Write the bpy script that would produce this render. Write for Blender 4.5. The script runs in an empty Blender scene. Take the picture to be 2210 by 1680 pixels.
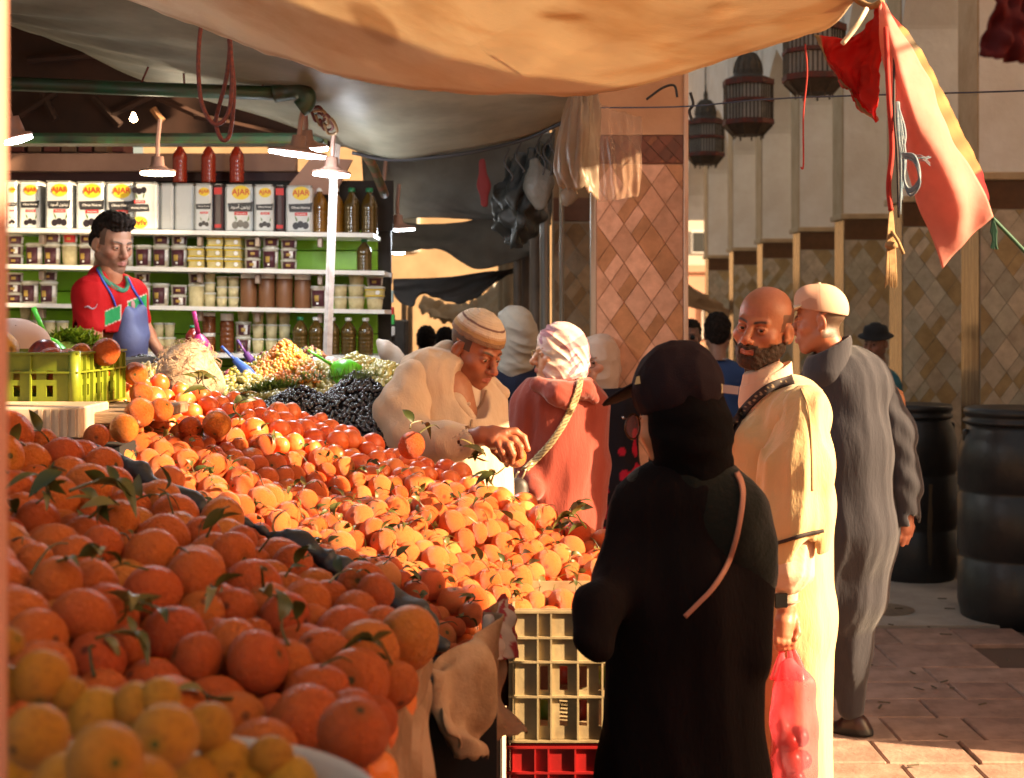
import bpy, bmesh, math, random
import numpy as np
from mathutils import Vector, Matrix, Euler, Quaternion
PI = math.pi
random.seed(7); RNG = np.random.default_rng(11)
scn = bpy.context.scene
COL = scn.collection
# ------------------------------------------------------------------ camera, sky, sun, exposure
FPX, HV, CU, CAMZ = 3070.0, 680.0, 1105.0, 1.65      # measured on a 2210 x 1680 view of the photograph
def P(u, v, Y): return np.array([(u-CU)*Y/FPX, Y, CAMZ-(v-HV)*Y/FPX])
def S(Y): return FPX/Y
cam_d = bpy.data.cameras.new('camera'); cam = bpy.data.objects.new('camera', cam_d); COL.objects.link(cam)
cam.location = (0, 0, CAMZ); cam.rotation_euler = (PI/2, 0, 0)
cam_d.lens = 50; cam_d.sensor_width = 36; cam_d.sensor_fit = 'HORIZONTAL'
cam_d.shift_y = -(840-HV)/2210.0
cam_d.clip_start = 0.05; cam_d.clip_end = 400
cam_d.dof.use_dof = True; cam_d.dof.focus_distance = 4.0; cam_d.dof.aperture_fstop = 5.0
scn.camera = cam
SUN = Vector((1.0, -0.30, 0.47)).normalized()
w = bpy.data.worlds.new('World'); scn.world = w; w.use_nodes = True
nt = w.node_tree; nt.nodes.clear()
o_ = nt.nodes.new('ShaderNodeOutputWorld'); b_ = nt.nodes.new('ShaderNodeBackground'); s_ = nt.nodes.new('ShaderNodeTexSky')
mx = nt.nodes.new('ShaderNodeMix'); mx.data_type = 'RGBA'; mx.blend_type = 'MULTIPLY'; mx.inputs[0].default_value = 1
s_.sky_type = 'NISHITA'; s_.sun_disc = False
s_.sun_elevation = math.asin(SUN.z); s_.sun_rotation = math.atan2(SUN.x, SUN.y)
s_.dust_density = 4; s_.ozone_density = 0.6
mx.inputs[7].default_value = (1.0, 0.78, 0.56, 1)     # warm white balance of the picture
nt.links.new(s_.outputs[0], mx.inputs[6]); nt.links.new(mx.outputs[2], b_.inputs[0]); b_.inputs[1].default_value = 0.068
nt.links.new(b_.outputs[0], o_.inputs[0])
sl = bpy.data.lights.new('sun', 'SUN'); so = bpy.data.objects.new('sun', sl); COL.objects.link(so)
sl.energy = 5.0; sl.angle = math.radians(0.55); sl.color = (1.0, 0.73, 0.43)
so.rotation_euler = SUN.to_track_quat('Z', 'Y').to_euler(); so.location = (6, -3, 6)
scn.view_settings.view_transform = 'Standard'; scn.view_settings.look = 'None'
scn.view_settings.gamma = 1; scn.view_settings.use_curve_mapping = False
scn.view_settings.exposure = 2.15
scn.cycles.max_bounces = 8; scn.cycles.diffuse_bounces = 5; scn.cycles.transparent_max_bounces = 12
scn.cycles.transmission_bounces = 6; scn.cycles.caustics_reflective = False; scn.cycles.caustics_refractive = False

# ------------------------------------------------------------------ materials
MATS = {}
def mat(name, col=(.5, .5, .5), rough=.7, col2=None, scale=8.0, bump=0.0, bscale=60.0, metal=0.0, vcol=False, rnd=None,
        sss=0.0, trans=0.0, tcol=None, emit=None, estr=0.0, alpha=None, spec=0.5, stretch=None, glass=0.0, wave=None, coords='Object', contrast=(.35, .65), ior=None, b2=None, sheen=0.0, coat=0.0):
    if name in MATS: return MATS[name]
    m = bpy.data.materials.new(name); m.use_nodes = True; MATS[name] = m
    nt = m.node_tree; N = nt.nodes; L = nt.links; bs = N['Principled BSDF']
    out = N['Material Output']
    tc = N.new('ShaderNodeTexCoord'); mp = N.new('ShaderNodeMapping'); L.new(tc.outputs[coords], mp.inputs[0])
    if stretch: mp.inputs['Scale'].default_value = stretch
    c = None
    def rgb(x):
        r = N.new('ShaderNodeRGB'); r.outputs[0].default_value = (*x[:3], 1); return r.outputs[0]
    def mixc(f, a, b, mode='MIX'):
        x = N.new('ShaderNodeMix'); x.data_type = 'RGBA'; x.blend_type = mode
        if isinstance(f, float): x.inputs[0].default_value = f
        else: L.new(f, x.inputs[0])
        L.new(a, x.inputs[6]); L.new(b, x.inputs[7]); return x.outputs[2]
    if vcol:
        a = N.new('ShaderNodeAttribute'); a.attribute_name = 'Col'; c = a.outputs['Color']
    else: c = rgb(col)
    if rnd:
        oi = N.new('ShaderNodeObjectInfo'); ge = N.new('ShaderNodeNewGeometry')
        ad = N.new('ShaderNodeMath'); ad.operation = 'ADD'; L.new(oi.outputs['Random'], ad.inputs[0]); L.new(ge.outputs['Random Per Island'], ad.inputs[1])
        fr = N.new('ShaderNodeMath'); fr.operation = 'FRACT'; L.new(ad.outputs[0], fr.inputs[0])
        rp = N.new('ShaderNodeValToRGB'); L.new(fr.outputs[0], rp.inputs[0])
        cr = rp.color_ramp
        while len(cr.elements) < len(rnd): cr.elements.new(0.5)
        for i, x in enumerate(rnd):
            cr.elements[i].position = i/max(1, len(rnd)-1); cr.elements[i].color = (*x, 1)
        c = mixc(1.0, c, rp.outputs[0], 'MULTIPLY') if vcol else rp.outputs[0]
    if col2 is not None:
        n = N.new('ShaderNodeTexNoise'); n.inputs['Scale'].default_value = scale; n.inputs['Detail'].default_value = 6; n.inputs['Roughness'].default_value = .62
        L.new(mp.outputs[0], n.inputs['Vector'])
        mr = N.new('ShaderNodeMapRange'); L.new(n.outputs[0], mr.inputs[0]); mr.inputs[1].default_value = contrast[0]; mr.inputs[2].default_value = contrast[1]
        if vcol or rnd: c = mixc(mr.outputs[0], c, mixc(1.0, c, rgb(col2), 'MULTIPLY'))
        else: c = mixc(mr.outputs[0], c, rgb(col2))
    L.new(c, bs.inputs['Base Color'])
    bs.inputs['Roughness'].default_value = rough; bs.inputs['Metallic'].default_value = metal
    bs.inputs['Specular IOR Level'].default_value = spec
    if sheen: bs.inputs['Sheen Weight'].default_value = sheen
    if coat: bs.inputs['Coat Weight'].default_value = coat; bs.inputs['Coat Roughness'].default_value = .2
    if sss:
        bs.inputs['Subsurface Weight'].default_value = sss; bs.inputs['Subsurface Radius'].default_value = (.012, .004, .002); bs.inputs['Subsurface Scale'].default_value = 1.0
    if glass: bs.inputs['Transmission Weight'].default_value = glass; bs.inputs['IOR'].default_value = ior or 1.35
    if emit: bs.inputs['Emission Color'].default_value = (*emit, 1); bs.inputs['Emission Strength'].default_value = estr
    if bump:
        nn = N.new('ShaderNodeTexNoise'); nn.inputs['Scale'].default_value = bscale; nn.inputs['Detail'].default_value = 4
        L.new(mp.outputs[0], nn.inputs['Vector']); bp = N.new('ShaderNodeBump'); bp.inputs['Strength'].default_value = 1.0; bp.inputs['Distance'].default_value = bump
        L.new(nn.outputs[0], bp.inputs['Height']); last = bp
        if b2:
            n2 = N.new('ShaderNodeTexNoise'); n2.inputs['Scale'].default_value = b2[1]; n2.inputs['Detail'].default_value = 3; L.new(mp.outputs[0], n2.inputs['Vector'])
            bp2 = N.new('ShaderNodeBump'); bp2.inputs['Distance'].default_value = b2[0]; L.new(n2.outputs[0], bp2.inputs['Height']); L.new(bp.outputs[0], bp2.inputs['Normal']); last = bp2
        L.new(last.outputs[0], bs.inputs['Normal'])
    surf = bs.outputs[0]
    if trans:
        t = N.new('ShaderNodeBsdfTranslucent')
        if tcol is None: L.new(c, t.inputs[0])
        else: L.new(mixc(1.0, c, rgb(tcol), 'MULTIPLY'), t.inputs[0])
        ms = N.new('ShaderNodeMixShader'); ms.inputs[0].default_value = trans
        L.new(surf, ms.inputs[1]); L.new(t.outputs[0], ms.inputs[2]); surf = ms.outputs[0]
    if alpha is not None:
        tr = N.new('ShaderNodeBsdfTransparent'); ms = N.new('ShaderNodeMixShader'); ms.inputs[0].default_value = alpha
        if tcol is not None: tr.inputs[0].default_value = (*tcol, 1)
        L.new(tr.outputs[0], ms.inputs[1]); L.new(surf, ms.inputs[2]); surf = ms.outputs[0]
    L.new(surf, out.inputs[0]); return m

# ------------------------------------------------------------------ objects
def tag(o, label=None, cat=None, group=None, kind=None):
    if label: o['label'] = label
    if cat: o['category'] = cat
    if group: o['group'] = group
    if kind: o['kind'] = kind
    return o
def mesh_np(name, V, F, m=None, smooth=True, col=None):
    """V (n,3); F list of face arrays (each (k,3|4)) or one array"""
    V = np.asarray(V, dtype=np.float32)
    if isinstance(F, np.ndarray): F = [F]
    F = [np.asarray(f, dtype=np.int32) for f in F if len(f)]
    me = bpy.data.meshes.new(name)
    me.vertices.add(len(V)); me.vertices.foreach_set('co', V.ravel())
    nl = sum(f.size for f in F); nf = sum(len(f) for f in F)
    me.loops.add(nl); me.polygons.add(nf)
    me.loops.foreach_set('vertex_index', np.concatenate([f.ravel() for f in F]))
    tot = np.concatenate([np.full(len(f), f.shape[1]) for f in F]).astype(np.int32)
    st = np.concatenate([[0], np.cumsum(tot)[:-1]]).astype(np.int32)
    me.polygons.foreach_set('loop_start', st); me.polygons.foreach_set('loop_total', tot)
    me.polygons.foreach_set('use_smooth', np.full(nf, smooth))
    if col is not None:
        ca = me.color_attributes.new('Col', 'FLOAT_COLOR', 'POINT')
        c4 = np.ones((len(V), 4), dtype=np.float32); c4[:, :3] = col; ca.data.foreach_set('color', c4.ravel())
    me.update(calc_edges=True)
    if m: me.materials.append(m)
    return me
def link(name, me, parent=None, loc=(0, 0, 0), rot=None, scale=None):
    o = bpy.data.objects.new(name, me); COL.objects.link(o)
    if parent is not None: o.parent = parent
    o.location = loc
    if rot is not None: o.rotation_euler = rot
    if scale is not None: o.scale = (scale,)*3 if isinstance(scale, (int, float)) else scale
    return o
def empty(name, label, cat, loc=(0, 0, 0), rot=None, group=None):
    o = bpy.data.objects.new(name, None); COL.objects.link(o); o.location = loc; o.empty_display_size = .05
    if rot is not None: o.rotation_euler = rot
    return tag(o, label, cat, group)
def copy_tree(o, parent=None, loc=None, rot=None, scale=None):
    c = o.copy(); COL.objects.link(c)
    if parent is not None: c.parent = parent
    for ch in list(o.children): copy_tree(ch, c)
    if loc is not None: c.location = loc
    if rot is not None: c.rotation_euler = rot
    if scale is not None: c.scale = (scale,)*3 if isinstance(scale, (int, float)) else scale
    return c

class MB:
    """collects shapes; build() links them as ONE mesh object"""
    def __init__(s): s.V = []; s.F3 = []; s.F4 = []; s.C = []; s.n = 0
    def add(s, V, F, c=None):
        V = np.asarray(V, float); F = F if isinstance(F, list) else [F]
        for f in F:
            f = np.asarray(f)
            if f.size == 0: continue
            (s.F3 if f.shape[1] == 3 else s.F4).append(f+s.n)
        s.V.append(V); s.C.append(np.tile(np.asarray(c if c is not None else (1, 1, 1), float), (len(V), 1)) if c is None or np.ndim(c) == 1 else c); s.n += len(V)
        return s
    def box(s, lo, hi, c=None, M=None, bev=0.0):
        lo = np.array(lo, float); hi = np.array(hi, float)
        if bev <= 0:
            V = np.array([[x, y, z] for x in (lo[0], hi[0]) for y in (lo[1], hi[1]) for z in (lo[2], hi[2])])
            F = np.array([[0, 1, 3, 2], [4, 6, 7, 5], [0, 4, 5, 1], [2, 3, 7, 6], [0, 2, 6, 4], [1, 5, 7, 3]])
            F = [F]
        else:
            V = []; b = bev
            for i, x in enumerate((lo[0], hi[0])):
                for j, y in enumerate((lo[1], hi[1])):
                    for k, z in enumerate((lo[2], hi[2])):
                        sx, sy, sz = (1-2*i)*b, (1-2*j)*b, (1-2*k)*b
                        V += [[x, y+sy, z+sz], [x+sx, y, z+sz], [x+sx, y+sy, z]]
            V = np.array(V)
            def id_(i, j, k, a): return (i*4+j*2+k)*3+a
            q = []; t = []
            for i in (0, 1):
                q.append([id_(i, 0, 0, 0), id_(i, 0, 1, 0), id_(i, 1, 1, 0), id_(i, 1, 0, 0)][::(1 if i == 0 else -1)])
                q.append([id_(0, i, 0, 1), id_(1, i, 0, 1), id_(1, i, 1, 1), id_(0, i, 1, 1)][::(1 if i == 0 else -1)])
                q.append([id_(0, 0, i, 2), id_(0, 1, i, 2), id_(1, 1, i, 2), id_(1, 0, i, 2)][::(1 if i == 0 else -1)])
                for j in (0, 1):
                    q.append([id_(i, j, 0, 0), id_(i, j, 1, 0), id_(i, j, 1, 1), id_(i, j, 0, 1)])
                    q.append([id_(i, 0, j, 0), id_(i, 1, j, 0), id_(i, 1, j, 2), id_(i, 0, j, 2)])
                    q.append([id_(0, i, j, 1), id_(1, i, j, 1), id_(1, i, j, 2), id_(0, i, j, 2)])
                    for k in (0, 1): t.append([id_(i, j, k, 0), id_(i, j, k, 1), id_(i, j, k, 2)])
            F = [np.array(q), np.array(t)]
        if M is not None: V = xf(V, M)
        return s.add(V, F, c)
    def lathe(s, prof, seg=16, c=None, M=None, cap=True, sq=0):
        """prof: list of (r, z)"""
        n = len(prof); a = np.linspace(0, 2*PI, seg, endpoint=False)
        V = np.array([[r*math.cos(t), r*math.sin(t), z] for r, z in prof for t in a])
        i = np.arange(n-1)[:, None]*seg; j = np.arange(seg)[None, :]; jn = (j+1) % seg
        F = np.stack([i+j, i+jn, i+seg+jn, i+seg+j], -1).reshape(-1, 4); Fl = [F]
        if cap:
            V = np.vstack([V, [[0, 0, prof[0][1]], [0, 0, prof[-1][1]]]]); k = n*seg
            jj = np.arange(seg); jn = (jj+1) % seg
            Fl.append(np.stack([jn, jj, np.full(seg, k)], -1)); Fl.append(np.stack([(n-1)*seg+jj, (n-1)*seg+jn, np.full(seg, k+1)], -1))
        if M is not None: V = xf(V, M)
        return s.add(V, Fl, c)
    def tube(s, pts, r, seg=8, c=None, cap=True, flat=None):
        pts = np.asarray(pts, float); n = len(pts)
        r = np.full(n, r) if np.ndim(r) == 0 else np.asarray(r, float)
        T = np.gradient(pts, axis=0); T /= (np.linalg.norm(T, axis=1)[:, None]+1e-9)
        up = np.array([0, 0, 1.]) if abs(T[0, 2]) < .9 else np.array([0, 1., 0])
        Nn = np.cross(T[0], up); Nn /= np.linalg.norm(Nn)+1e-9; V = []
        a = np.linspace(0, 2*PI, seg, endpoint=False)
        for i in range(n):
            Nn = Nn - T[i]*np.dot(Nn, T[i]); Nn /= np.linalg.norm(Nn)+1e-9; B = np.cross(T[i], Nn)
            fb = flat if flat else 1.0
            V.append(pts[i]+r[i]*(np.cos(a)[:, None]*Nn+np.sin(a)[:, None]*B*fb))
        V = np.vstack(V); i = np.arange(n-1)[:, None]*seg; j = np.arange(seg)[None, :]; jn = (j+1) % seg
        F = [np.stack([i+j, i+jn, i+seg+jn, i+seg+j], -1).reshape(-1, 4)]
        if cap:
            V = np.vstack([V, pts[:1], pts[-1:]]); k = n*seg; jj = np.arange(seg); jn = (jj+1) % seg
            F.append(np.stack([jn, jj, np.full(seg, k)], -1)); F.append(np.stack([(n-1)*seg+jj, (n-1)*seg+jn, np.full(seg, k+1)], -1))
        return s.add(V, F, c)
    def grid(s, G, c=None, close=False):
        """G (a,b,3)"""
        a, b = G.shape[:2]; i = np.arange(a-1)[:, None]*b; j = np.arange(b-1)[None, :]
        return s.add(G.reshape(-1, 3), np.stack([i+j, i+j+1, i+b+j+1, i+b+j], -1).reshape(-1, 4), c)
    def poly(s, pts, c=None):
        pts = np.asarray(pts, float); n = len(pts); ce = pts.mean(0)
        V = np.vstack([pts, [ce]]); j = np.arange(n)
        return s.add(V, np.stack([j, (j+1) % n, np.full(n, n)], -1), c)
    def prism(s, pts, d, c=None):
        """pts: (n,3) outline; d: extrusion vector"""
        pts = np.asarray(pts, float); n = len(pts); d = np.asarray(d, float)
        V = np.vstack([pts, pts+d, [pts.mean(0)], [pts.mean(0)+d]]); j = np.arange(n); jn = (j+1) % n
        return s.add(V, [np.stack([j, jn, jn+n, j+n], -1), np.stack([jn, j, np.full(n, 2*n)], -1), np.stack([j+n, jn+n, np.full(n, 2*n+1)], -1)], c)
    def data(s):
        V = np.vstack(s.V); F = [np.vstack(x) for x in (s.F3, s.F4) if x]; return V, F, np.vstack(s.C)
    def me(s, name, m=None, smooth=False, off=None):
        V, F, C = s.data()
        if off is not None: V = V-np.asarray(off)
        return mesh_np(name, V, F, m, smooth, C)
    def build(s, name, m=None, parent=None, smooth=False, loc=(0, 0, 0), off=None):
        return link(name, s.me(name, m, smooth, off), parent, loc)
def xf(V, M):
    M = np.array(M); return V @ M[:3, :3].T + M[:3, 3]
def TRS(loc=(0, 0, 0), rot=(0, 0, 0), sc=1.0):
    return np.array(Matrix.LocRotScale(Vector(loc), Euler(rot), Vector((sc,)*3 if np.ndim(sc) == 0 else sc)))
def catmull(pts, n=8):
    pts = np.asarray(pts, float); Q = np.vstack([2*pts[0]-pts[1], pts, 2*pts[-1]-pts[-2]]); out = []
    for i in range(1, len(Q)-2):
        for t in np.linspace(0, 1, n, endpoint=False):
            p0, p1, p2, p3 = Q[i-1:i+3]
            out.append(.5*((2*p1)+(-p0+p2)*t+(2*p0-5*p1+4*p2-p3)*t*t+(-p0+3*p1-3*p2+p3)*t**3))
    out.append(pts[-1]); return np.array(out)
def wob(X, Y, Z, seed, fx, fy=None, fz=None, n=5):
    r = np.random.default_rng(seed); fy = fx if fy is None else fy; fz = fx if fz is None else fz; o = 0
    for i in range(n):
        k = r.normal(size=3)*(fx, fy, fz); o = o+np.sin(k[0]*X+k[1]*Y+k[2]*Z+r.uniform(0, 6.28))
    return o/math.sqrt(n)

# ------------------------------------------------------------------ signed distance shapes -> mesh (surface nets)
def smin(a, b, k):
    h = np.clip(.5+.5*(b-a)/k, 0, 1); return b+(a-b)*h-k*h*(1-h)
class Field:
    def __init__(s, lo, hi, h):
        s.lo = np.array(lo, np.float32); s.h = h; n = np.ceil((np.array(hi)-s.lo)/h).astype(int)+1; s.n = n
        s.ax = [s.lo[i]+h*np.arange(n[i], dtype=np.float32) for i in range(3)]; s.d = np.full(n, .2, np.float32)
    def sub(s, lo, hi):
        sl = []
        for i in range(3):
            a = int(np.clip(math.floor((lo[i]-s.lo[i])/s.h), 0, s.n[i])); b = int(np.clip(math.ceil((hi[i]-s.lo[i])/s.h)+1, 0, s.n[i])); sl.append(slice(a, b))
        if any(x.stop <= x.start for x in sl): return None, None
        g = np.meshgrid(*[s.ax[i][sl[i]] for i in range(3)], indexing='ij', sparse=True)
        return tuple(sl), g
    def comb(s, sl, d, k, op):
        c = s.d[sl]
        if op == '+': s.d[sl] = smin(c, d, k)
        elif op == '-': s.d[sl] = -smin(-c, d, k)
        elif op == '&': s.d[sl] = -smin(-c, -d, k)
    def cap(s, a, b, ra, rb=None, k=.02, sy=1.0, op='+', sx=1.0):
        rb = ra if rb is None else rb; a = np.array(a, float); b = np.array(b, float); R = max(ra, rb)*max(1, sy, sx)+k+3*s.h+.01
        sl, g = s.sub(np.minimum(a, b)-R, np.maximum(a, b)+R)
        if sl is None: return s
        sc = (1/sx, 1/sy, 1.0); ab = (b-a)*sc; L2 = float(np.dot(ab, ab))+1e-12
        px, py, pz = [(g[i]-a[i])*sc[i] for i in range(3)]
        t = np.clip((px*ab[0]+py*ab[1]+pz*ab[2])/L2, 0, 1)
        d = np.sqrt((px-ab[0]*t)**2+(py-ab[1]*t)**2+(pz-ab[2]*t)**2)-(ra+(rb-ra)*t)
        s.comb(sl, d.astype(np.float32), k, op); return s
    def ell(s, c, r, k=.02, op='+', rot=None):
        c = np.array(c, float); r = np.array(r, float); R = (r.max() if rot is not None else r)+k+3*s.h+.01
        sl, g = s.sub(c-R, c+R)
        if sl is None: return s
        p = [g[i]-c[i] for i in range(3)]
        if rot is not None:
            M = np.array(Euler(rot).to_matrix()).T; p = [M[i, 0]*p[0]+M[i, 1]*p[1]+M[i, 2]*p[2] for i in range(3)]
        k0 = np.sqrt(sum((p[i]/r[i])**2 for i in range(3)))+1e-6; k1 = np.sqrt(sum((p[i]/r[i]**2)**2 for i in range(3)))+1e-6
        s.comb(sl, (k0*(k0-1)/k1).astype(np.float32), k, op); return s
    def path(s, pts, rs, k=.02, sy=1.0, op='+', sx=1.0):
        for i in range(len(pts)-1): s.cap(pts[i], pts[i+1], rs[i], rs[i+1], k, sy, op, sx)
        return s
    def fn(s, f, k=.01, op='&'):
        g = np.meshgrid(*s.ax, indexing='ij', sparse=True); s.comb((slice(None),)*3, np.broadcast_to(f(*g), s.d.shape).astype(np.float32), k, op); return s
    def disp(s, f):
        g = np.meshgrid(*s.ax, indexing='ij', sparse=True); s.d += f(*g).astype(np.float32); return s
    def nets(s):
        d = s.d.copy()
        for i in range(3):
            sl = [slice(None)]*3; sl[i] = 0; d[tuple(sl)] = np.maximum(d[tuple(sl)], 1e-3); sl[i] = -1; d[tuple(sl)] = np.maximum(d[tuple(sl)], 1e-3)
        nx, ny, nz = d.shape; neg = d < 0
        c8 = [(i, j, k) for i in (0, 1) for j in (0, 1) for k in (0, 1)]
        def sh(A, c): return A[c[0]:nx-1+c[0], c[1]:ny-1+c[1], c[2]:nz-1+c[2]]
        cnt = sum(sh(neg, c).astype(np.int8) for c in c8); act = (cnt > 0) & (cnt < 8)
        idx = np.argwhere(act)
        if len(idx) == 0: return np.zeros((0, 3)), np.zeros((0, 4), int)
        vid = np.full(act.shape, -1, np.int64); vid[act] = np.arange(len(idx))
        D = np.stack([d[idx[:, 0]+c[0], idx[:, 1]+c[1], idx[:, 2]+c[2]] for c in c8], 1)
        acc = np.zeros((len(idx), 3)); m = np.zeros(len(idx))
        for a in range(8):
            for b in range(a+1, 8):
                ca, cb = np.array(c8[a]), np.array(c8[b])
                if np.abs(ca-cb).sum() != 1: continue
                x = (D[:, a] < 0) != (D[:, b] < 0); t = D[:, a]/(D[:, a]-D[:, b]+1e-12)
                p = ca+(cb-ca)*t[:, None]; acc += np.where(x[:, None], p, 0); m += x
        V = s.lo+(idx+acc/m[:, None])*s.h; F = []
        for ax in range(3):
            o = [i for i in range(3) if i != ax]
            A = [slice(1, -1)]*3; A[ax] = slice(0, d.shape[ax]-1)
            B = list(A); B[ax] = slice(1, d.shape[ax])
            a = neg[tuple(A)]; b = neg[tuple(B)]; q = np.argwhere(a != b)
            if len(q) == 0: continue
            off = np.ones(3, int); off[ax] = 0; q0 = q+off
            def g(da, db):
                r = q0.copy(); r[:, o[0]] -= da; r[:, o[1]] -= db; return vid[r[:, 0], r[:, 1], r[:, 2]]
            f = np.stack([g(1, 1), g(0, 1), g(0, 0), g(1, 0)], 1)
            fl = a[q[:, 0], q[:, 1], q[:, 2]]
            if ax == 1: fl = ~fl
            f[~fl] = f[~fl][:, ::-1]; F.append(f)
        F = np.vstack(F); F = F[(F >= 0).all(1)]
        return V, F
# ------------------------------------------------------------------ common materials
M_plaster = mat('plaster', (.82, .79, .74), .85, (.72, .67, .60), 3.0, bump=.004, bscale=18)
M_beige = mat('beige_stone', (.56, .43, .27), .8, (.46, .33, .19), 5.0, bump=.004, bscale=25)
M_marble = mat('brown_marble', (.15, .085, .04), .22, (.36, .24, .11), 9.0, stretch=(3, 3, .35), contrast=(.45, .7))
M_tile = mat('glazed_tile', rough=.35, vcol=True, col2=(.72, .70, .66), scale=14, bump=.0006, bscale=40)
M_paver = mat('paver_stone', (.26, .15, .10), .75, rnd=[(.34, .20, .15), (.44, .28, .21), (.39, .24, .18), (.48, .32, .25)], col2=(.62, .60, .58), scale=9, bump=.003, bscale=60)
M_ground = mat('ground_dirt', (.07, .045, .035), .95, (.12, .08, .06), 10)
M_conc = mat('concrete', (.46, .39, .32), .85, (.34, .28, .23), 4, bump=.003, bscale=50)
M_white = mat('white_paint', (.78, .77, .74), .45)
M_metal = mat('galvanised_metal', (.62, .60, .57), .38, (.42, .40, .38), 30, metal=.7, bump=.001, bscale=90)
M_green = mat('green_paint', (.012, .05, .022), .45, (.03, .025, .012), 12, bump=.001, bscale=40)
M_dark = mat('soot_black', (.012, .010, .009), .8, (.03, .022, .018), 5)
M_wood = mat('raw_wood', (.30, .20, .12), .8, (.17, .10, .06), 6, stretch=(1, 8, 8), bump=.002, bscale=60)
M_rope = mat('rope_red', (.16, .03, .02), .85, (.07, .02, .015), 60)
M_black = mat('black_cord', (.015, .014, .016), .7)

def struct(o): o['kind'] = 'structure'; return o
# ------------------------------------------------------------------ ground
G = MB(); G.add([[-60, -20, 0], [60, -20, 0], [60, 120, 0], [-60, 120, 0]], np.array([[0, 1, 2, 3]])); struct(G.build('ground', M_ground))
G = MB(); G.box((-1.2, 7.35, .0), (2.7, 30, .045)); struct(G.build('concrete_apron', M_conc))
pv = struct(MB().box((-.6, 2.4, .001), (2.69, 7.34, .02)).build('pavement', mat('joint_sand', (.10, .055, .035), .95)))
y = 2.45; rr = random.Random(3); row = 0; paver_cache = []
for k in range(4):
    for q in range(5):
        b = MB(); wx = .13+.035*k; wy = .27+.045*q
        b.box((-wx+.004, -wy/2+.004, .004), (wx-.004, wy/2-.004, .042), bev=.006); paver_cache.append((wx*2, wy, b.me('paver', M_paver)))
while y < 7.3:
    q = rr.randrange(5); wy = .27+.045*q
    if y+wy > 7.34: break
    x = -.6-rr.random()*.3
    while x < 2.6:
        k = rr.randrange(4); wx = (.13+.035*k)*2
        me = [c for c in paver_cache if abs(c[0]-wx) < 1e-6 and abs(c[1]-wy) < 1e-6][0][2]
        if x > -.6 and x+wx < 2.69:
            link('paver', me, pv, (x+wx/2, y+wy/2, rr.uniform(-.003, .003)), (rr.uniform(-.006, .006), rr.uniform(-.006, .006), rr.uniform(-.004, .004)))
        x += wx
    y += wy
# small litter on the paving
M_litter = mat('litter', (.10, .07, .04), .8)
b = MB()
for i in range(70):
    x, yy = rr.uniform(.8, 2.6), rr.uniform(4.6, 8.2); a = rr.uniform(0, 6.3); l = rr.uniform(.006, .03)
    b.box((-l, -.004, 0), (l, .004, .004), M=TRS((x, yy, .05), (0, 0, a)))
tag(b.build('litter', M_litter), 'scraps of stalk and leaf trodden into the paving', 'litter', kind='stuff')
b = MB(); b.lathe([(.0, .046), (.16, .0465), (.17, .046)], 24); 
tag(b.build('manhole_cover', mat('cast_iron', (.26, .18, .11), .7, (.16, .11, .07), 20), loc=(2.02, 7.75, .002)), 'round worn cover set into the concrete by the black barrels', 'manhole cover')

# ------------------------------------------------------------------ tiling
def clip_rect(pts, x0, x1, z0, z1):
    def cl(p, ax, v, s):
        out = []
        for i in range(len(p)):
            a, b = p[i], p[(i+1) % len(p)]; ia, ib = (a[ax]-v)*s >= 0, (b[ax]-v)*s >= 0
            if ia: out.append(a)
            if ia != ib:
                t = (v-a[ax])/(b[ax]-a[ax]); out.append((a[0]+t*(b[0]-a[0]), a[1]+t*(b[1]-a[1])))
        return out
    for ax, v, s in ((0, x0, 1), (0, x1, -1), (1, z0, 1), (1, z1, -1)):
        pts = cl(pts, ax, v, s)
        if len(pts) < 3: return None
    return pts
def tile_face(parent, x0, x1, z0, z1, yf, cw, ch, pal, seed, org=(0, 0), name='tile', maxn=300):
    """diamond tiles standing proud of a face that looks towards -Y at yf"""
    r = random.Random(seed); nx = int((x1-x0)/cw)+3; nz = int((z1-z0)/ch)+3; cnt = 0; cache = {}
    for i in range(-1, 2*nx):
        for j in range(-1, 2*nz):
            if (i+j) % 2: continue
            cx = x0+i*cw/2; cz = z0+j*ch/2; g = .0022
            zig = (i+(j//2) % 4) % 4
            ci = 1 if (zig == 0 and r.random() < .7) or r.random() < .05 else (2 if r.random() < .3 else 0)
            parts = [[(cx-cw/2+g, cz), (cx, cz-ch/2+g*1.4), (cx+cw/2-g, cz), (cx, cz+ch/2-g*1.4)]]
            cols = [pal[ci]]
            if r.random() < .22:   # a diamond made of two slips
                parts = [[(cx-cw/2+g, cz), (cx-cw/4, cz-ch/4), (cx+cw/4-g, cz+ch/4-g), (cx, cz+ch/2-g*1.4)], [(cx-cw/4+g, cz-ch/4), (cx, cz-ch/2+g*1.4), (cx+cw/2-g, cz), (cx+cw/4, cz+ch/4-g)]]
                cols = [pal[ci], pal[1 if ci != 1 else 0]]
            for p, c in zip(parts, cols):
                q = clip_rect(p, x0+g, x1-g, z0+g, z1-g)
                if not q or cnt >= maxn: continue
                ar = abs(sum(q[k][0]*q[(k+1) % len(q)][1]-q[(k+1) % len(q)][0]*q[k][1] for k in range(len(q))))/2
                if ar < 4e-5: continue
                jit = 1+r.uniform(-.16, .12); c = tuple(np.clip(np.array(c)*jit, 0, 1))
                m = MB(); d = .004+r.uniform(-.0012, .0012); m.prism([(a, yf-d, b) for a, b in q], (0, d+.002, 0), c)
                o = m.build(name, M_tile, parent); cnt += 1
PAL_W = [(.58, .49, .37), (.44, .32, .16), (.52, .48, .38)]
PAL_P = [(.66, .34, .22), (.46, .20, .09), (.56, .27, .16)]

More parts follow.
